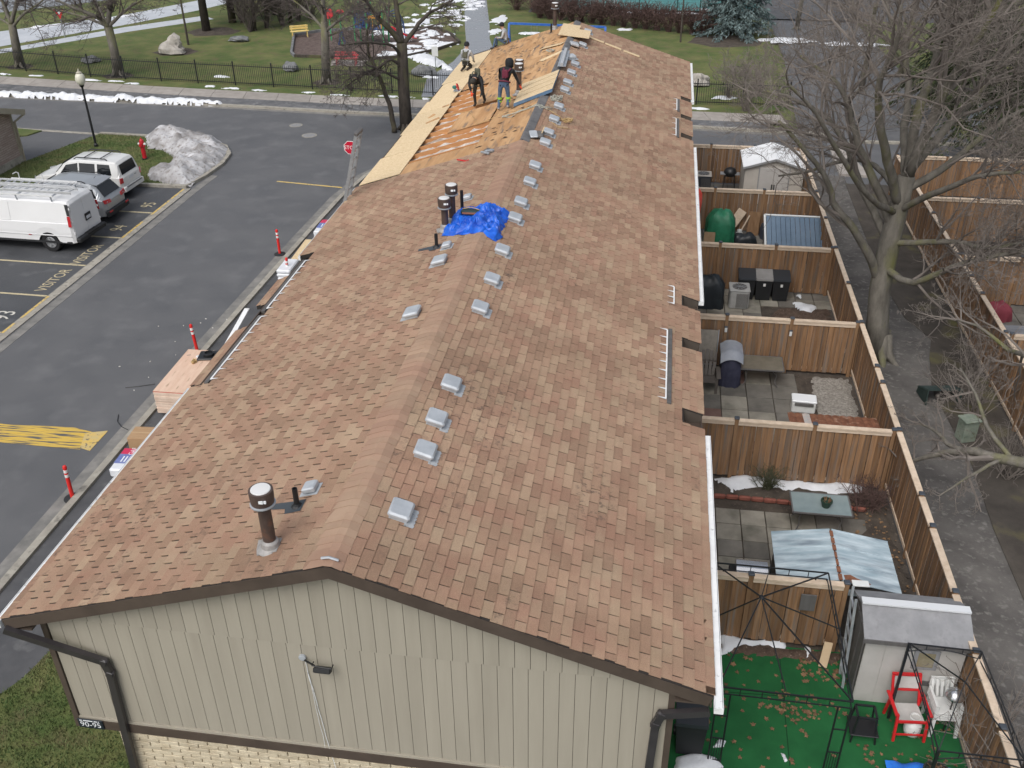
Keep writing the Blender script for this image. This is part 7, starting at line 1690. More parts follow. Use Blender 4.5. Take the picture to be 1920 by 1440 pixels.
# sheet across the ridge at the far end, with its strips
b = MB(); v = [Vector(p) for p in ((-0.46,30.85,7.235),(-0.48,33.05,7.235),(0.30,32.45,7.265),(0.30,31.75,7.265),(0.78,31.4,7.285),(0.82,30.0,7.285))]
b.add(v+[p+Vector((0,0,0.018)) for p in v],[(0,1,2,3,4,5),(11,10,9,8,7,6)]+[(i,i+6,(i+1)%6+6,(i+1)%6) for i in range(6)]); tag(b.obj('osb_offcut', M_osb), 'notched OSB sheet laid across the far ridge', 'OSB sheet')
for i, (x0, x1, y) in enumerate(((0.72,1.30,31.6),(1.35,2.0,31.5),(2.1,2.74,31.4))):
    s0, s1 = x0/CT, x1/CT; v = [rp(1,s,yy,d) for d in (0.022,0.040) for s, yy in ((s0,y-0.11),(s1,y-0.16),(s1,y+0.06),(s0,y+0.11))]
    tag(MB().add(v,[(0,3,2,1),(4,5,6,7),(0,1,5,4),(1,2,6,5),(2,3,7,6),(3,0,4,7)]).obj('osb_strip', M_osb), ('pale OSB strip nearest the far ridge sheet','middle of three pale OSB strips on the far slope','lowest of three pale OSB strips on the far slope')[i], 'strip', 'OSB strips on the far slope')
for i, (a, c, w) in enumerate((((-0.72,27.35),(0.02,28.0),0.18),((-0.95,29.75),(-0.12,29.5),0.42))):
    A2, C2 = Vector((a[0],a[1],z_roof(a[0])+0.03)), Vector((c[0],c[1],z_roof(c[0])+0.03)); tag(MB().bar(A2,C2,w,0.018).obj('loose_board', M_osb), ('narrow pale board lying by the far ridge vents','wide pale board lying near the rope coil at the far ridge')[i], 'board')
# torn-off vent box and loose steel
t = thing('torn_vent', 'torn open roof vent with a dark hole near the ridge', 'roof vent', (0.36,17.9,z_roof(0.36)+0.02)); MB().cbox((0,0,0.06),(0.34,0.42,0.10),0.02).obj('box', M_dgray, t); MB().cbox((-0.10,-0.2,0.13),(0.22,0.32,0.05),0.02,rz=0.3,rx=0.3).obj('lid', M_ventc, t); MB().cbox((0.13,0.05,0.16),(0.03,0.16,0.20),0.005,ry=0.4).obj('splinter', M_osb, t)
t = thing('steel_flashing', 'bent length of galvanised flashing lying on the ridge', 'flashing', (0.20,26.6,H_+0.0), R(2))
for s_ in (-1,1): MB().bar((s_*0.07,-1.25,0.09),(s_*0.07,1.15,0.09),0.15,0.02).obj('flange', M_galv, t)
MB().bar((0,-1.25,0.15),(0,1.15,0.15),0.10,0.10).obj('channel', M_alu, t)
t = thing('loose_vent', 'loose grey vent lying upside down by the steel flashing', 'roof vent', (0.36,27.3,z_roof(0.36)+0.03), 0.4); MB().cbox((0,0,0.08),(0.36,0.40,0.12),0.03).obj('hood', M_ventc, t); MB().bb(-0.24,0.24,-0.24,0.24,0.0,0.015).obj('flange', M_ventc, t)
t = thing('loose_vent', 'loose grey vent lying beside the notched far sheet', 'roof vent', (0.33,29.3,z_roof(0.33)+0.03), 0.2); MB().cbox((0,0,0.08),(0.34,0.46,0.10),0.03,ry=0.3).obj('hood', M_alu, t); MB().cbox((0.05,0.3,0.05),(0.3,0.3,0.06),0.02).obj('dark_box', M_dgray, t)
# ropes
b = MB(); coil(b,(0.45,21.75,7.12),0.22,6,0.012,4,0.14); tag(b.obj('rope_coil', M_ropeg, smooth=True), 'grey-green rope coiled on the ridge below the OSB stack', 'rope')
b = MB(); coil(b,(0.98,20.1,6.94),0.22,4,0.011,5,0.08,0.8)
b.tube([(-1.0,20.35,6.94),(-0.5,20.6,7.10),(-0.1,20.7,7.24),(0.3,20.6,7.16),(0.7,20.3,7.03),(0.95,19.95,6.95)],0.010,5); b.tube([(0.85,20.2,6.97),(0.55,19.6,7.06),(0.75,19.3,7.0),(1.1,19.5,6.9)],0.010,5)
tag(b.obj('rope_coil', M_rope, smooth=True), 'yellow rope looped over a vent on the right of the ridge', 'rope')
b = MB(); rg_ = random.Random(3)
for k in range(5):
    pts = [Vector((-1.05+1.5*i/9, 20.35+0.35*i/9+rg_.gauss(0,0.10), 0)) for i in range(10)]; b.tube([(p.x,p.y,z_roof(p.x)+0.03+rg_.random()*0.03) for p in pts],0.009,4)
tag(b.obj('rope_tangle', M_ropeg, smooth=True), 'grey ropes strewn across the plywood below the worker in jeans', 'rope')
b = MB(); coil(b,(-0.50,28.5,7.12),0.18,3,0.012,8,0.06); tag(b.obj('rope_coil', M_ropeg, smooth=True), 'small grey rope coil near the far ridge', 'rope')
b = MB(); b.tube([rp(-1,3.6,23.0,0.03),rp(-1,2.6,22.6,0.03),rp(-1,1.9,20.4,0.04),rp(-1,1.0,20.9,0.03),rp(-1,0.4,20.6,0.03)],0.007,4); tag(b.obj('yellow_line', M_rope), 'thin yellow line strung across the open rafters', 'rope')
# tools
t = thing('circular_saw', 'small red circular saw on the new boards beside the open rafters', 'saw', rp(-1,3.86,26.6,0.02)); MB().lathe([(0.13,-0.012),(0.13,0.012)], (0,0,0.14), 16, Matrix.Rotation(R(70),4,'Y')).obj('blade_guard', M_red, t); MB().cbox((-0.12,0,0.12),(0.16,0.12,0.12),0.03).obj('motor', mat('tool_teal',(0.03,0.16,0.14),rough=0.5), t); MB().bb(-0.15,0.12,-0.14,0.14,0.0,0.015).obj('shoe', M_galv, t)
t = thing('nail_gun', 'grey nail gun lying where the shingles end', 'nail gun', rp(-1,0.86,16.75,0.02), 0.6); MB().cbox((0,0,0.06),(0.28,0.10,0.10),0.03).obj('body', M_galv, t); MB().cbox((0.05,0.13,0.05),(0.08,0.20,0.07),0.02).obj('grip', M_dgray, t); MB().cbox((-0.13,0.0,0.03),(0.06,0.28,0.05),0.01,rz=0.5).obj('magazine', M_galv, t)
t = thing('pry_bar', 'red pry bar lying where the shingles end', 'pry bar', rp(-1,1.66,16.72,0.02), -0.4); MB().bar((-0.16,0,0.02),(0.14,0,0.03),0.035,0.03).obj('shaft', M_red, t); MB().bar((0.14,0,0.03),(0.20,0.03,0.07),0.05,0.02).obj('claw', M_red, t)
for i in range(3):
    c = rp(-1,(4.0,4.2,3.9)[i],(22.9,23.6,24.6)[i],0.015); tag(MB().cbox((0,0,0),((0.5,0.3,0.25)[i],0.10,0.018),0.003).obj('wood_scrap', M_ply, loc=c, rot=(0,-TH,(0.5,1.0,0.2)[i])), ('long','short','tiny')[i] + ' plywood scrap lying on the new eave boards', 'scrap')
b = MB(); rg_ = random.Random(12)
for i in range(260):
    s, y = rg_.uniform(0.2,3.6), rg_.uniform(YB+0.1,33)
    if 1.5 < s and y < 26: continue
    p = rp(-1,s,y,0.012); w = rg_.uniform(0.02,0.10); b.add([p+Vector((w*math.cos(a),w*0.5*math.sin(a),w*math.cos(a)*ST/CT*1.0)) for a in [rg_.uniform(0,0.6)+k*1.57 for k in range(4)]],[(0,1,2,3)])
stuff(b.obj('tear_off_scraps', M_felt), 'dark felt and shingle scraps left on the bare plywood', 'scraps')

# ---------------------------------------------------------------- roofers
M_skin = mat('skin', (0.42,0.25,0.18), rough=0.6)
M_jean = mat('blue_jeans', (0.055,0.095,0.165), (0.10,0.15,0.235), scale=7, rough=0.9)
M_blackc = mat('black_clothes', (0.012,0.013,0.015), (0.022,0.023,0.026), scale=6, rough=0.9)
M_greyc = mat('grey_hoodie', (0.34,0.35,0.36), (0.43,0.44,0.45), scale=6, rough=0.9)
M_dkp = mat('dark_work_trousers', (0.024,0.023,0.020), (0.045,0.042,0.036), scale=6, rough=0.9)
M_boot = mat('work_boot', (0.05,0.035,0.025), rough=0.8); M_shoe = mat('pale_shoe', (0.50,0.50,0.50), rough=0.7)
M_glove = mat('orange_glove', (0.72,0.10,0.04), rough=0.7); M_dglove = mat('dark_glove', (0.03,0.03,0.03), rough=0.8)
M_harn = mat('maroon_harness', (0.14,0.022,0.045), rough=0.8); M_harng = mat('grey_harness', (0.10,0.10,0.07), rough=0.8); M_hiviz = mat('lime_band', (0.30,0.52,0.06), rough=0.6)
def person(label, origin, rz, J, mats, scale=1.0):
    """J: joint -> (local xyz, radius). y is forward. mats: jacket, trousers, shoe, skin, glove"""
    t = thing('person', label, 'person', origin, rz)
    J = dict(J); names = []; co = []; ra = []; edges = []; em = []
    def jt(n_, p, r_):
        names.append(n_); co.append(Vector(p)*scale); ra.append(r_*scale); return len(names)-1
    idx = {n_: jt(n_, p, r_) for n_, (p, r_) in J.items()}
    def e(a, c, m_): edges.append((idx[a],idx[c])); em.append(m_)
    for a, c, m_ in (('pelvis','spine',0),('spine','chest',0),('chest','neck',0),('neck','head',3),('head','crown',3),('head','nose',3)): e(a,c,m_)
    for s in 'lr':
        for a, c, m_ in (('chest','sh_',0),('sh_','el_',0),('el_','wr_',0),('pelvis','hip_',1),('hip_','kn_',1),('kn_','an_',1),('an_','toe_',2),('wr_','palm_',4 if s == 'l' or len(mats) < 6 else 5)):
            e(a+s if a[-1] == '_' else a, c+s, m_)
        # five fingers from the palm
        pw, pp_ = Vector(J['wr_'+s][0]), Vector(J['palm_'+s][0]); d = (pp_-pw).normalized(); side = d.cross(Vector((0.3,0.2,1))).normalized()
        for k in range(5):
            off = (k-1.6)*0.021; ln = (0.05,0.075,0.08,0.075,0.06)[k]; b0 = pp_+side*off*0.9
            if k == 0: b0 = pp_-d*0.03-side*0.045; dd = (d-side*0.9).normalized()
            else: dd = d
            cur = Vector((0,0,-0.35))
            i1 = jt('f1%s%d'%(s,k), b0+dd*ln*0.45, 0.011); i2 = jt('f2%s%d'%(s,k), b0+(dd+cur).normalized()*ln, 0.009)
            hm = 4 if s == 'l' or len(mats) < 6 else 5; edges.append((idx['palm_'+s],i1)); em.append(hm); edges.append((i1,i2)); em.append(hm)
    me = bpy.data.meshes.new('body_frame'); me.from_pydata([tuple(c) for c in co], edges, []); o = bpy.data.objects.new('body_frame', me); COL.objects.link(o)
    md = o.modifiers.new('skin','SKIN'); md.use_smooth_shade = True
    if not me.skin_vertices: 
        bm = bmesh.new(); bm.from_mesh(me); bm.verts.layers.skin.verify(); bm.to_mesh(me); bm.free()
    for i, sv in enumerate(me.skin_vertices[0].data): sv.radius = (ra[i],ra[i]); sv.use_root = (i == idx['pelvis'])
    sb = o.modifiers.new('sub','SUBSURF'); sb.levels = 2; sb.render_levels = 2
    dg = bpy.context.evaluated_depsgraph_get(); bme = bpy.data.meshes.new_from_object(o.evaluated_get(dg)); bpy.data.objects.remove(o)
    bme.name = 'body'; bme.materials.clear()
    for m_ in mats: bme.materials.append(m_)
    segs = [(co[a],co[c],m_,ra[a],ra[c]) for (a,c),m_ in zip(edges,em)]
    for p in bme.polygons:
        q = p.center; best = 1e9; bi = 0
        for a, c, m_, r0_, r1_ in segs:
            d = c-a; u = max(0,min(1,(q-a).dot(d)/max(1e-9,d.length_squared))); k = abs((q-a-d*u).length-(r0_+(r1_-r0_)*u))+0.3*(q-a-d*u).length
            if k < best: best = k; bi = m_
        p.material_index = bi; p.use_smooth = True
    link('body', bme, t)
    return t, {n_: co[i] for n_, i in idx.items()}
def stand(**kw):
    J = dict(pelvis=((0,0,0.93),0.135),spine=((0,0,1.12),0.13),chest=((0,0,1.33),0.145),neck=((0,0.01,1.49),0.06),head=((0,0.03,1.61),0.085),crown=((0,0.02,1.72),0.075),nose=((0,0.125,1.61),0.018),
        sh_l=((-0.19,0,1.40),0.075),sh_r=((0.19,0,1.40),0.075),el_l=((-0.27,0,1.13),0.052),el_r=((0.27,0,1.13),0.052),wr_l=((-0.27,0.10,0.88),0.036),wr_r=((0.27,0.10,0.88),0.036),palm_l=((-0.27,0.14,0.80),0.035),palm_r=((0.27,0.14,0.80),0.035),
        hip_l=((-0.10,0,0.88),0.095),hip_r=((0.10,0,0.88),0.095),kn_l=((-0.11,0.02,0.48),0.065),kn_r=((0.11,0.02,0.48),0.065),an_l=((-0.12,-0.02,0.09),0.05),an_r=((0.12,-0.02,0.09),0.05),toe_l=((-0.13,0.15,0.045),0.042),toe_r=((0.13,0.15,0.045),0.042))
    for k, v in kw.items(): J[k] = (v, J[k][1])
    return J
def cap_on(t, c, m, r=0.105, name='hat', brim=False, up=(0,0,1), face=(0,1,0)):
    q = Vector(up).normalized().to_track_quat('Z','Y').to_matrix().to_4x4()
    o = MB().lathe([(r*1.02,-0.03),(r*1.04,0.02),(r*0.92,0.075),(r*0.55,0.115),(r*0.1,0.125)], c, 14, q).obj(name, m, t, smooth=True)
    if brim: MB().cbox(Vector(c)+Vector(face)*0.13, (0.16,0.12,0.015),0.005).obj('brim', m, o)
    return o
def straps(t, J, m, w=0.045, back=True):
    """harness: shoulder straps, waist belt, leg loops following the joints"""
    b = MB(); s = -1 if back else 1
    f = (J['chest']-J['spine']).normalized(); sd = (J['sh_r']-J['sh_l']).normalized(); bk = sd.cross(f).normalized()*(-s)
    def on(p, d, k): return p+bk*d+sd*k
    for k in (-1,1):
        b.bar(on(J['chest']+f*0.05,0.135,k*0.10), on(J['spine']-f*0.03,0.135,-k*0.05), w, 0.02, up=bk); b.bar(on(J['chest']+f*0.05,0.135,k*0.10), on(J['chest']+f*0.13,-0.02,k*0.11), w, 0.02, up=bk)
    b.obj('harness_straps', m, t)
    c = MB(); n_ = 16; pts = [J['pelvis']+f*0.06+(sd*math.cos(2*PI*i/n_)*0.175+bk*math.sin(2*PI*i/n_)*0.155) for i in range(n_+1)]; c.tube(pts,0.024,5); c.obj('belt', m, t)
    pk = MB(); pk.cbox(on(J['spine']+f*0.10,0.165,0),(0.20,0.07,0.24),0.03); pk.obj('back_pad', m, t)
    return bk
SC = 0.93
# standing roofer in jeans
zf = z_roof(-1.17)
J1 = stand(pelvis=(0.06,-0.05,0.88),spine=(0.09,0.02,1.05),chest=(0.14,0.11,1.24),neck=(0.18,0.19,1.38),head=(0.21,0.26,1.47),crown=(0.21,0.29,1.57),nose=(0.24,0.36,1.44),
    sh_l=(-0.05,0.14,1.30),sh_r=(0.34,0.13,1.28),el_l=(-0.13,0.25,1.04),wr_l=(-0.10,0.35,0.82),palm_l=(-0.08,0.38,0.74),el_r=(0.44,0.22,1.02),wr_r=(0.55,0.26,0.78),palm_r=(0.58,0.28,0.70),
    hip_l=(-0.05,-0.05,0.85),hip_r=(0.16,-0.05,0.85),kn_l=(-0.10,0.03,0.45),kn_r=(0.19,0.03,0.47),an_l=(-0.13,-0.04,0.05),an_r=(0.18,-0.04,0.13),toe_l=(-0.14,0.13,0.01),toe_r=(0.20,0.13,0.09))
p1, C1 = person('roofer in black hoodie, jeans and maroon harness reaching for the OSB stack', (-1.20,21.45,zf), 0, J1, [M_blackc,M_jean,M_shoe,M_skin,M_glove], SC)
straps(p1, C1, M_harn)
MB().lathe([(0.125,-0.14),(0.135,-0.05),(0.130,0.05),(0.10,0.115),(0.03,0.14)], C1['head'].lerp(C1['crown'],0.35)+Vector((0,-0.025,0)), 14).obj('hood', M_blackc, p1, smooth=True)
for s in 'lr':
    k = C1['kn_'+s]; MB().lathe([(0.078,-0.06),(0.080,0.0)], k+Vector((0,0,-0.03)), 12).obj('reflective_band', M_hiviz, p1); MB().lathe([(0.074,-0.15),(0.076,-0.11)], k+Vector((0,0,-0.03)), 12).obj('reflective_band', M_hiviz, p1)
# bent roofer in black, facing the camera
zf = z_roof(-2.30)
J2 = stand(pelvis=(0.04,-0.16,0.80),spine=(0.02,0.0,0.98),chest=(0.0,0.20,1.07),neck=(-0.02,0.34,1.04),head=(-0.02,0.43,0.98),crown=(-0.02,0.52,0.98),nose=(-0.02,0.44,0.87),
    sh_l=(-0.20,0.24,1.08),sh_r=(0.17,0.22,1.10),el_l=(-0.30,0.32,0.83),wr_l=(-0.30,0.42,0.60),palm_l=(-0.29,0.45,0.52),el_r=(0.20,0.33,0.80),wr_r=(0.10,0.40,0.58),palm_r=(0.07,0.42,0.50),
    hip_l=(-0.06,-0.14,0.77),hip_r=(0.14,-0.14,0.77),kn_l=(-0.22,0.12,0.50),kn_r=(0.13,0.06,0.42),an_l=(-0.20,-0.12,0.19),an_r=(0.13,-0.03,0.05),toe_l=(-0.22,0.06,0.13),toe_r=(0.13,0.14,0.01))
p2, C2 = person('roofer in black bending over the open rafters with an orange glove', (-2.28,23.15,zf), R(168), J2, [M_blackc,M_dkp,M_boot,M_skin,M_dglove,M_glove], SC)
straps(p2, C2, M_harng, 0.035)
cap_on(p2, C2['head']+(C2['crown']-C2['head'])*0.5, M_dkp, 0.10, 'cap', up=(C2['crown']-C2['head']))
# kneeling roofer in grey, back to the camera
zf = z_roof(-4.1)
J3 = stand(pelvis=(0,-0.02,0.34),spine=(0.0,0.05,0.52),chest=(0.0,0.12,0.72),neck=(0.0,0.18,0.87),head=(0.0,0.22,0.97),crown=(0.0,0.22,1.07),nose=(0.02,0.31,0.95),
    sh_l=(-0.19,0.13,0.78),sh_r=(0.19,0.13,0.78),el_l=(-0.25,0.22,0.53),wr_l=(-0.20,0.38,0.38),palm_l=(-0.17,0.45,0.33),el_r=(0.27,0.22,0.53),wr_r=(0.24,0.38,0.36),palm_r=(0.22,0.45,0.31),
    hip_l=(-0.10,0,0.30),hip_r=(0.10,0,0.30),kn_l=(-0.16,0.34,0.10),kn_r=(0.15,0.34,0.14),an_l=(-0.13,-0.10,0.07),an_r=(0.13,-0.10,0.12),toe_l=(-0.13,-0.26,0.04),toe_r=(0.13,-0.26,0.09))
p3, C3 = person('kneeling roofer in grey hoodie and black beanie on the new eave boards', (-4.08,30.25,zf), R(-8), J3, [M_greyc,M_dkp,M_boot,M_skin,M_dglove], SC)
straps(p3, C3, M_harng, 0.04); cap_on(p3, C3['head']+Vector((0,0,0.06)), M_blackc, 0.105, 'beanie')
# sitting roofer in grey at the far end, facing left
zf = z_roof(-3.0)
J4 = stand(pelvis=(0,-0.05,0.16),spine=(0.0,-0.03,0.35),chest=(0.0,0.03,0.56),neck=(0.0,0.09,0.71),head=(0.0,0.14,0.81),crown=(0.0,0.14,0.91),nose=(0.0,0.235,0.79),
    sh_l=(-0.18,0.03,0.62),sh_r=(0.18,0.03,0.62),el_l=(-0.25,0.10,0.37),wr_l=(-0.16,0.30,0.35),palm_l=(-0.10,0.36,0.33),el_r=(0.26,-0.06,0.36),wr_r=(0.28,-0.12,0.12),palm_r=(0.28,-0.12,0.06),
    hip_l=(-0.10,0,0.14),hip_r=(0.10,0,0.14),kn_l=(-0.12,0.40,0.36),kn_r=(0.13,0.42,0.32),an_l=(-0.12,0.52,-0.10),an_r=(0.13,0.40,-0.06),toe_l=(-0.12,0.68,-0.16),toe_r=(0.13,0.56,-0.12))
p4, C4 = person('roofer in grey hoodie and jeans sitting on the far roof edge', (-2.98,33.4,zf), R(90), J4, [M_greyc,M_jean,M_boot,M_skin,M_skin], SC)
cap_on(p4, C4['head']+Vector((0,0,0.05)), M_blackc, 0.10, 'cap', brim=True); straps(p4, C4, M_harng, 0.035, back=False)

# ---------------------------------------------------------------- the park
M_rock = mat('pale_boulder', (0.30,0.28,0.25), (0.46,0.43,0.39), scale=2, rough=0.95, bump=0.8, bscale=9, c3=(0.17,0.16,0.15), s3=2.5, t3=(0.55,0.7)); M_rockd = mat('grey_boulder', (0.12,0.125,0.13), (0.22,0.225,0.23), scale=3, rough=0.95, bump=0.8, bscale=9)
for i, (c, r_, m, lab) in enumerate((((-30.181, 57.111, 0.100),(1.0,0.7,0.95),M_rock,'large pale boulder on the park lawn by the pole'),((-20.274, 53.071, 0.100),(0.55,0.4,0.45),M_rockd,'grey boulder just inside the iron fence'),((-11.326, 52.920, 0.100),(0.75,0.45,0.50),M_rockd,'dark boulder half hidden behind the road tree'),((5.926, 52.295, 0.100),(0.75,0.5,0.55),M_rock,'pale boulder right of the roof behind the iron fence'),((-27.214, 61.430, 0.100),(0.75,0.5,0.22),M_rockd,'flat grey stone on the open park lawn'),((-34.670, 53.898, 0.100),(0.55,0.5,0.3),M_rockd,'grey stone beside the spreading bare tree'))):
    v, f = blob((0,0,0.12),r_,i+2,12,0.45,1.1,flat=-0.05); tag(MB().add(v,f).obj('boulder', m, loc=c, smooth=False), lab, 'boulder')
t = thing('park_lamp_post', 'tall dark pole beside the large pale boulder', 'pole', (-30.4,59.8,0.1)); MB().lathe([(0.08,0),(0.07,2.5),(0.05,5.0)], n=10).obj('pole', M_barkd, t); MB().lathe([(0.05,5.0),(0.18,5.1),(0.18,5.3),(0.05,5.4)], n=12).obj('lamp_head', M_black, t)
t = thing('park_lamp_post', 'thin dark pole in front of the russet hedge', 'pole', (4.9,64.4,0.1)); MB().lathe([(0.06,0),(0.05,5.0)], n=10).obj('pole', M_barkd, t); MB().lathe([(0.05,5.0),(0.18,5.1),(0.18,5.3),(0.05,5.4)], n=12).obj('lamp_head', M_black, t)
# soil ring round trees and the boulder
for c, r_ in (((-30.329, 57.553),1.5),((-31.0,50.6),1.0),((-38.9,52.2),0.9),((-17.0,50.4),0.9),((-30.510, 64.428),2.0),((8.109, 65.065),2.6)):
    struct(MB().sheet([(c[0]+r_*math.cos(a*PI/8)*(1+0.15*math.sin(a*2.3)),c[1]+r_*0.8*math.sin(a*PI/8)*(1+0.1*math.cos(a*1.7))) for a in range(16)],0.106).obj('bare_soil', M_soil))
# playground bed
bedp = [(-23.731, 63.583),(-22.084, 65.294),(-19.243, 66.375),(-16.828, 66.822),(-13.464, 67.165),(-11.900, 64.809),(-10.854, 62.366),(-12.113, 59.663),(-13.700, 57.549),(-15.722, 56.702),(-21.337, 56.884),(-21.889, 57.794)]
struct(MB().sheet(bedp,0.108).obj('play_bed', mat('play_mulch', (0.085,0.060,0.052), (0.145,0.110,0.098), scale=4, rough=0.95, bump=0.8, bscale=20)))
t = thing('play_border', 'dark timber border round the playground bed', 'border', (0,0,0))
for a, c in zip(bedp, bedp[1:]+bedp[:1]): MB().bar((*a,0.18),(*c,0.18),0.16,0.22).obj('timber', M_barkd if a[0] > -21 else M_rockd, t)
b = MB(); rg_ = random.Random(14)
for i in range(150):
    x, y = rg_.uniform(-18,-10.9), rg_.uniform(57,67.3)
    if inside((x,y),bedp) and (x > -15.5 or (y > 61.5 and rg_.random() < 0.6)) : 
        k = 8; r_ = rg_.uniform(0.35,0.75); snow(b,[(x+r_*math.cos(2*PI*j/k)*rg_.uniform(0.6,1.1),y+r_*0.7*math.sin(2*PI*j/k)*rg_.uniform(0.6,1.1)) for j in range(k)],0.08,0.115,soft=0.2,res=7,seed=i)
for i in range(60):
    x, y = rg_.uniform(-17,-11.8), rg_.uniform(68,80); k = 7; r_ = rg_.uniform(0.3,0.8); snow(b,[(x+r_*math.cos(2*PI*j/k)*rg_.uniform(0.6,1.1),y+r_*0.8*math.sin(2*PI*j/k)*rg_.uniform(0.6,1.1)) for j in range(k)],0.08,0.107,soft=0.2,res=7,seed=i)
stuff(b.obj('playground_snow', M_snow), 'broken snow cover over the playground mulch and the lawn behind', 'snow')
def bench(label, c, rz, m, w=1.5):
    t = thing('park_bench', label, 'bench', c, rz)
    for i in range(3): MB().cbox((0,-0.12+i*0.13,0.45),(w,0.115,0.045),0.01).obj('seat_slat', m, t)
    for i in range(2): MB().cbox((0,0.26,0.60+i*0.16),(w,0.04,0.13),0.01).obj('back_slat', m, t)
    for x in (-w*0.4,w*0.4):
        MB().bar((x,-0.14,0),(x,-0.14,0.43),0.06).obj('leg', m, t); MB().bar((x,0.20,0),(x,0.28,0.84),0.06).obj('leg', m, t)
M_yb = mat('yellow_bench_paint', (0.62,0.45,0.13), (0.70,0.56,0.25), scale=6, rough=0.7); M_rb = mat('red_bench_paint', (0.46,0.03,0.045), (0.60,0.16,0.17), scale=5, rough=0.6)
bench('yellow slatted bench at the playground corner', (-23.112, 63.155, 0.100), R(28), M_yb, 1.35); bench('red bench at the near edge of the playground', (-17.085, 55.043, 0.100), R(2), M_rb, 1.6)
struct(MB().sheet([(-18.113, 54.764),(-15.940, 54.852),(-16.042, 56.512),(-18.555, 56.396)],0.11).obj('bench_pad', M_conc))
t = thing('play_structure', 'green and blue climbing frame with red slide in the playground', 'playground', (-18.2,61.0,0.1))
M_grn = mat('play_green', (0.07,0.33,0.13), rough=0.45); M_bl = mat('play_blue', (0.025,0.075,0.23), rough=0.45); M_or = mat('play_orange', (0.62,0.30,0.06), rough=0.5); M_rd = mat('play_red', (0.55,0.02,0.03), rough=0.45)
for x, y, h in ((-1.0,0,2.2),(0,0,2.7),(0.9,0,2.7),(2.1,0,2.4),(0,1.4,2.7),(0.9,1.4,2.7),(2.1,1.4,2.4)): MB().lathe([(0.06,0),(0.06,h),(0.02,h+0.05)], (x,y,0), 10).obj('post', M_grn, t)
for y in (0.02,1.38):
    for i in range(5): MB().cbox((0.10+i*0.19,y,1.75),(0.14,0.05,1.0),0.02).obj('wall_panel', M_bl, t)
MB().cbox((0.45,0.7,1.2),(0.95,1.4,0.08),0.01).obj('platform', M_bl, t); MB().cbox((1.5,0.7,1.1),(1.15,1.3,0.08),0.01).obj('platform', M_bl, t)
for x in (1.1,1.35,1.75,2.0): MB().cbox((x,0.0,1.6),(0.08,0.05,0.9),0.02).obj('rail_bar', M_or, t)
MB().cbox((1.5,0.02,1.95),(1.0,0.05,0.22),0.02).obj('rail_panel', M_or, t)
b = MB(); pts = [(2.2,0.6,1.15),(2.7,0.7,1.05),(3.2,0.9,0.7),(3.6,1.2,0.4),(4.0,1.6,0.28)]
for a, c in zip(pts,pts[1:]): b.bar(a,c,0.5,0.05)
o = b.obj('slide', M_rd, t); MB().tube([(p[0],p[1]-0.25,p[2]+0.15) for p in pts],0.05,6).obj('slide_edge', M_rd, o)
for s_ in (-1,1): MB().tube([(-1.0+s_*0.25,0,0),(-1.0+s_*0.1,0,0.6),(-1.0,0,1.0)],0.07,8).obj('climber_leg', M_bl, t)
MB().lathe([(0.25,0),(0.30,0.08),(0.2,0.2)], (-1.0,0.1,2.15), 14).obj('roof_cap', M_rd, t); MB().lathe([(0.34,-0.04),(0.36,0.0),(0.34,0.04)], (-2.2,1.2,1.9), 16, Matrix.Rotation(R(80),4,'X')).obj('red_disc', M_rd, t); MB().bar((-2.2,1.25,0),(-2.2,1.25,1.9),0.07).obj('post', M_grn, t)
for i in range(3): MB().tube([(2.2,1.5,2.0-i*0.1),(2.7,2.0,2.2-i*0.3),(3.0,2.4,1.2-i*0.2),(3.05,2.5,0.0)],0.035,6).obj('arch_bar', M_bl, t)
t = thing('swing_frame', 'blue steel swing frame behind the far ridge', 'swing frame', (-3.4,58.9,0.1)); M_sw = mat('swing_blue', (0.02,0.10,0.42), (0.05,0.16,0.50), scale=4, rough=0.4)
MB().bar((-3.3,0,2.12),(3.2,0,2.0),0.13).obj('top_bar', M_sw, t)
for x, z in ((-3.3,2.12),(3.2,2.0)):
    for y in (-0.7,0.7): MB().bar((x,y,0),(x,0,z),0.13 if y < 0 else 0.10).obj('leg', M_sw, t)
for x in (-1.6,0.2,1.9): 
    b = MB(); b.tube([(x-0.2,0,2.05),(x-0.22,0,0.5)],0.008,4); b.tube([(x+0.2,0,2.05),(x+0.22,0,0.5)],0.008,4); b.obj('chains', M_galv, t); MB().cbox((x,0,0.48),(0.46,0.16,0.03),0.01).obj('swing_seat', M_black, t)
t = thing('park_sign', 'blank white notice on a post by the wet path', 'sign', (-11.0,54.9,0.1)); MB().bar((0,0.03,0),(0,0.03,1.25),0.05).obj('post', M_galv, t); MB().cbox((0,0,1.05),(0.42,0.02,0.62),0.005).obj('plate', M_wpl, t)
t = thing('yield_sign', 'red and white yield sign beside the far street', 'sign', (-41.0,61.4,0.1)); MB().bar((0,0.03,0),(0,0.03,2.0),0.05).obj('post', M_galv, t)
for r_, y0, m, nm in ((0.42,0.0,M_red,'plate'),(0.20,-0.008,M_wt,'plate_face')):
    p = [(-r_,0.25*r_+1.85),(r_,0.25*r_+1.85),(0,1.85-r_*1.35)]; MB().add([(x,y0-0.006,z) for x, z in p]+[(x,y0,z) for x, z in p],[(0,2,1),(3,4,5),(0,1,4,3),(1,2,5,4),(2,0,3,5)]).obj(nm, m, t)
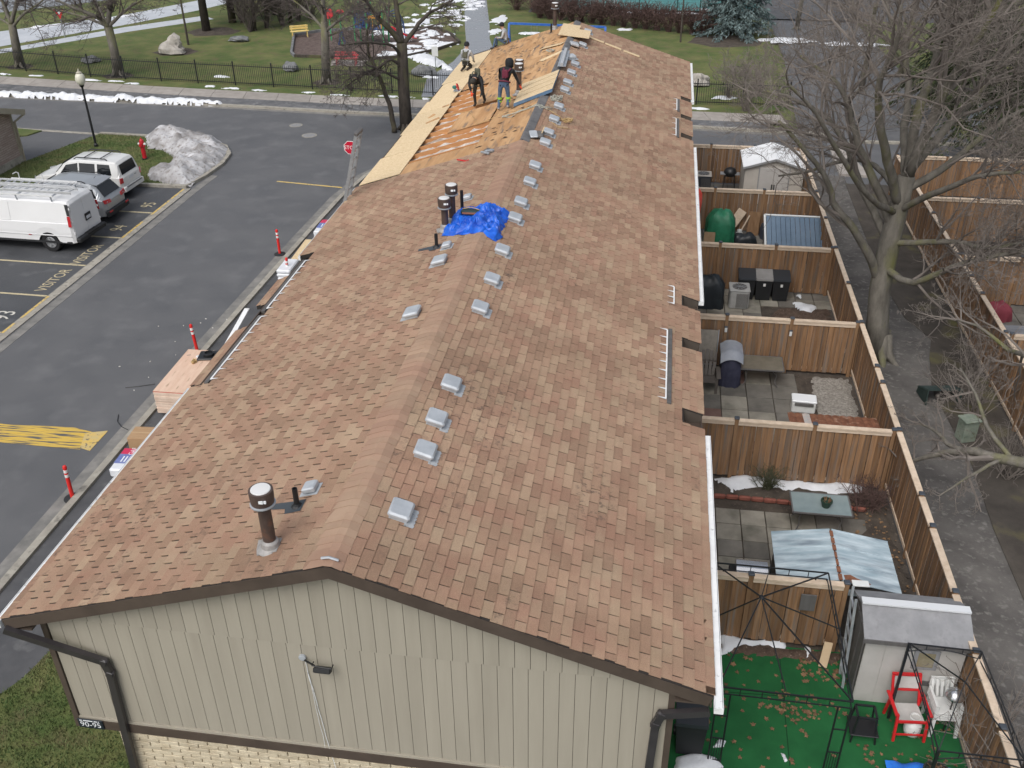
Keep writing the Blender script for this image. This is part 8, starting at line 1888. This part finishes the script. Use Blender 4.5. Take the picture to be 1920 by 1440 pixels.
# covered pool, its deck, ladder and net fence
struct(MB().sheet([(-7.5,74.6),(30,73.0),(30,100),(-7.5,100)],0.104).obj('pool_deck', M_drive))
b = MB(); v, f = grid_mesh(40,24,lambda a,c:(-5.8+17*a,76.2+14*c-a*0.6,0.22+0.06*noise.noise(Vector((a*12,c*9,1))))); b.add(v,f); tag(b.obj('pool_cover', mat('teal_pool_cover', (0.020,0.155,0.150), (0.035,0.205,0.195), scale=0.7, rough=0.4, bump=0.1, bscale=3), smooth=True), 'taut teal winter cover over the swimming pool', 'pool cover')
t = thing('pool_ladder', 'white steel pool ladder at the cover edge', 'pool ladder', (-1.6,77.0,0.2))
for x in (-0.5,0.0,0.5,1.0): MB().tube([(x,0.3,0),(x,0.25,0.7),(x+0.1,0,0.95),(x+0.2,-0.35,0.85),(x+0.22,-0.5,0)],0.035,6).obj('grab_rail', M_wpl, t)
MB().cbox((0.4,-0.35,0.1),(1.7,0.5,0.08),0.02).obj('step', M_wpl, t)
b = MB()
for x, y, rx, ry in ((1.8,75.2,2.2,0.35),(5.4,75.0,1.6,0.35),(7.2,76.6,1.6,0.7),(9,78.5,1.5,0.6)): snow(b,[(x+rx*math.cos(2*PI*j/10)*rs.uniform(0.8,1.1),y+ry*math.sin(2*PI*j/10)*rs.uniform(0.8,1.1)) for j in range(10)],0.12,0.12,soft=0.25,res=14,seed=x)
stuff(b.obj('pool_snow', M_snow, smooth=True), 'snow drifted along the pool deck edge', 'snow')
t = thing('pool_fence', 'green wire net fence on posts round the covered pool', 'fence', (0,73.6,0.1)); M_gf = mat('green_fence_steel', (0.015,0.055,0.045), rough=0.5)
fp = [(-7.2,1.0),(-4.2,0.9),(-1.3,0.6),(1.6,0.2),(4.6,-0.1),(7.6,-0.4)]
for x, y in fp: MB().lathe([(0.04,0),(0.04,2.4)], (x,y,0), 8).obj('post', M_gf, t)
for a, c in zip(fp,fp[1:]):
    for z in (0.1,2.35): MB().bar((*a,z),(*c,z),0.04).obj('rail', M_gf, t)
    b = MB(); k = 26
    for i in range(k+1):
        q = (a[0]+(c[0]-a[0])*i/k, a[1]+(c[1]-a[1])*i/k); b.bar((*q,0.1),(*q,2.35),0.006)
    for j in range(14): b.bar((*a,0.2+j*0.16),(*c,0.2+j*0.16),0.006)
    b.obj('netting', M_gf, t, kind='stuff')
MB().cbox((-5.4,0.7,1.3),(0.5,0.02,0.62),0.004).obj('notice', M_wpl, t)
t = thing('pool_gate', 'dark green steel gate frame at the pool corner', 'gate', (4.6,73.5,0.1))
for x in (0.0,1.8): MB().bar((x,0.2,0),(x,0.2,1.9),0.07).obj('post', M_gf, t)
for z in (0.15,1.85): MB().bar((0,0.2,z),(1.8,0.2,z),0.05).obj('rail', M_gf, t)
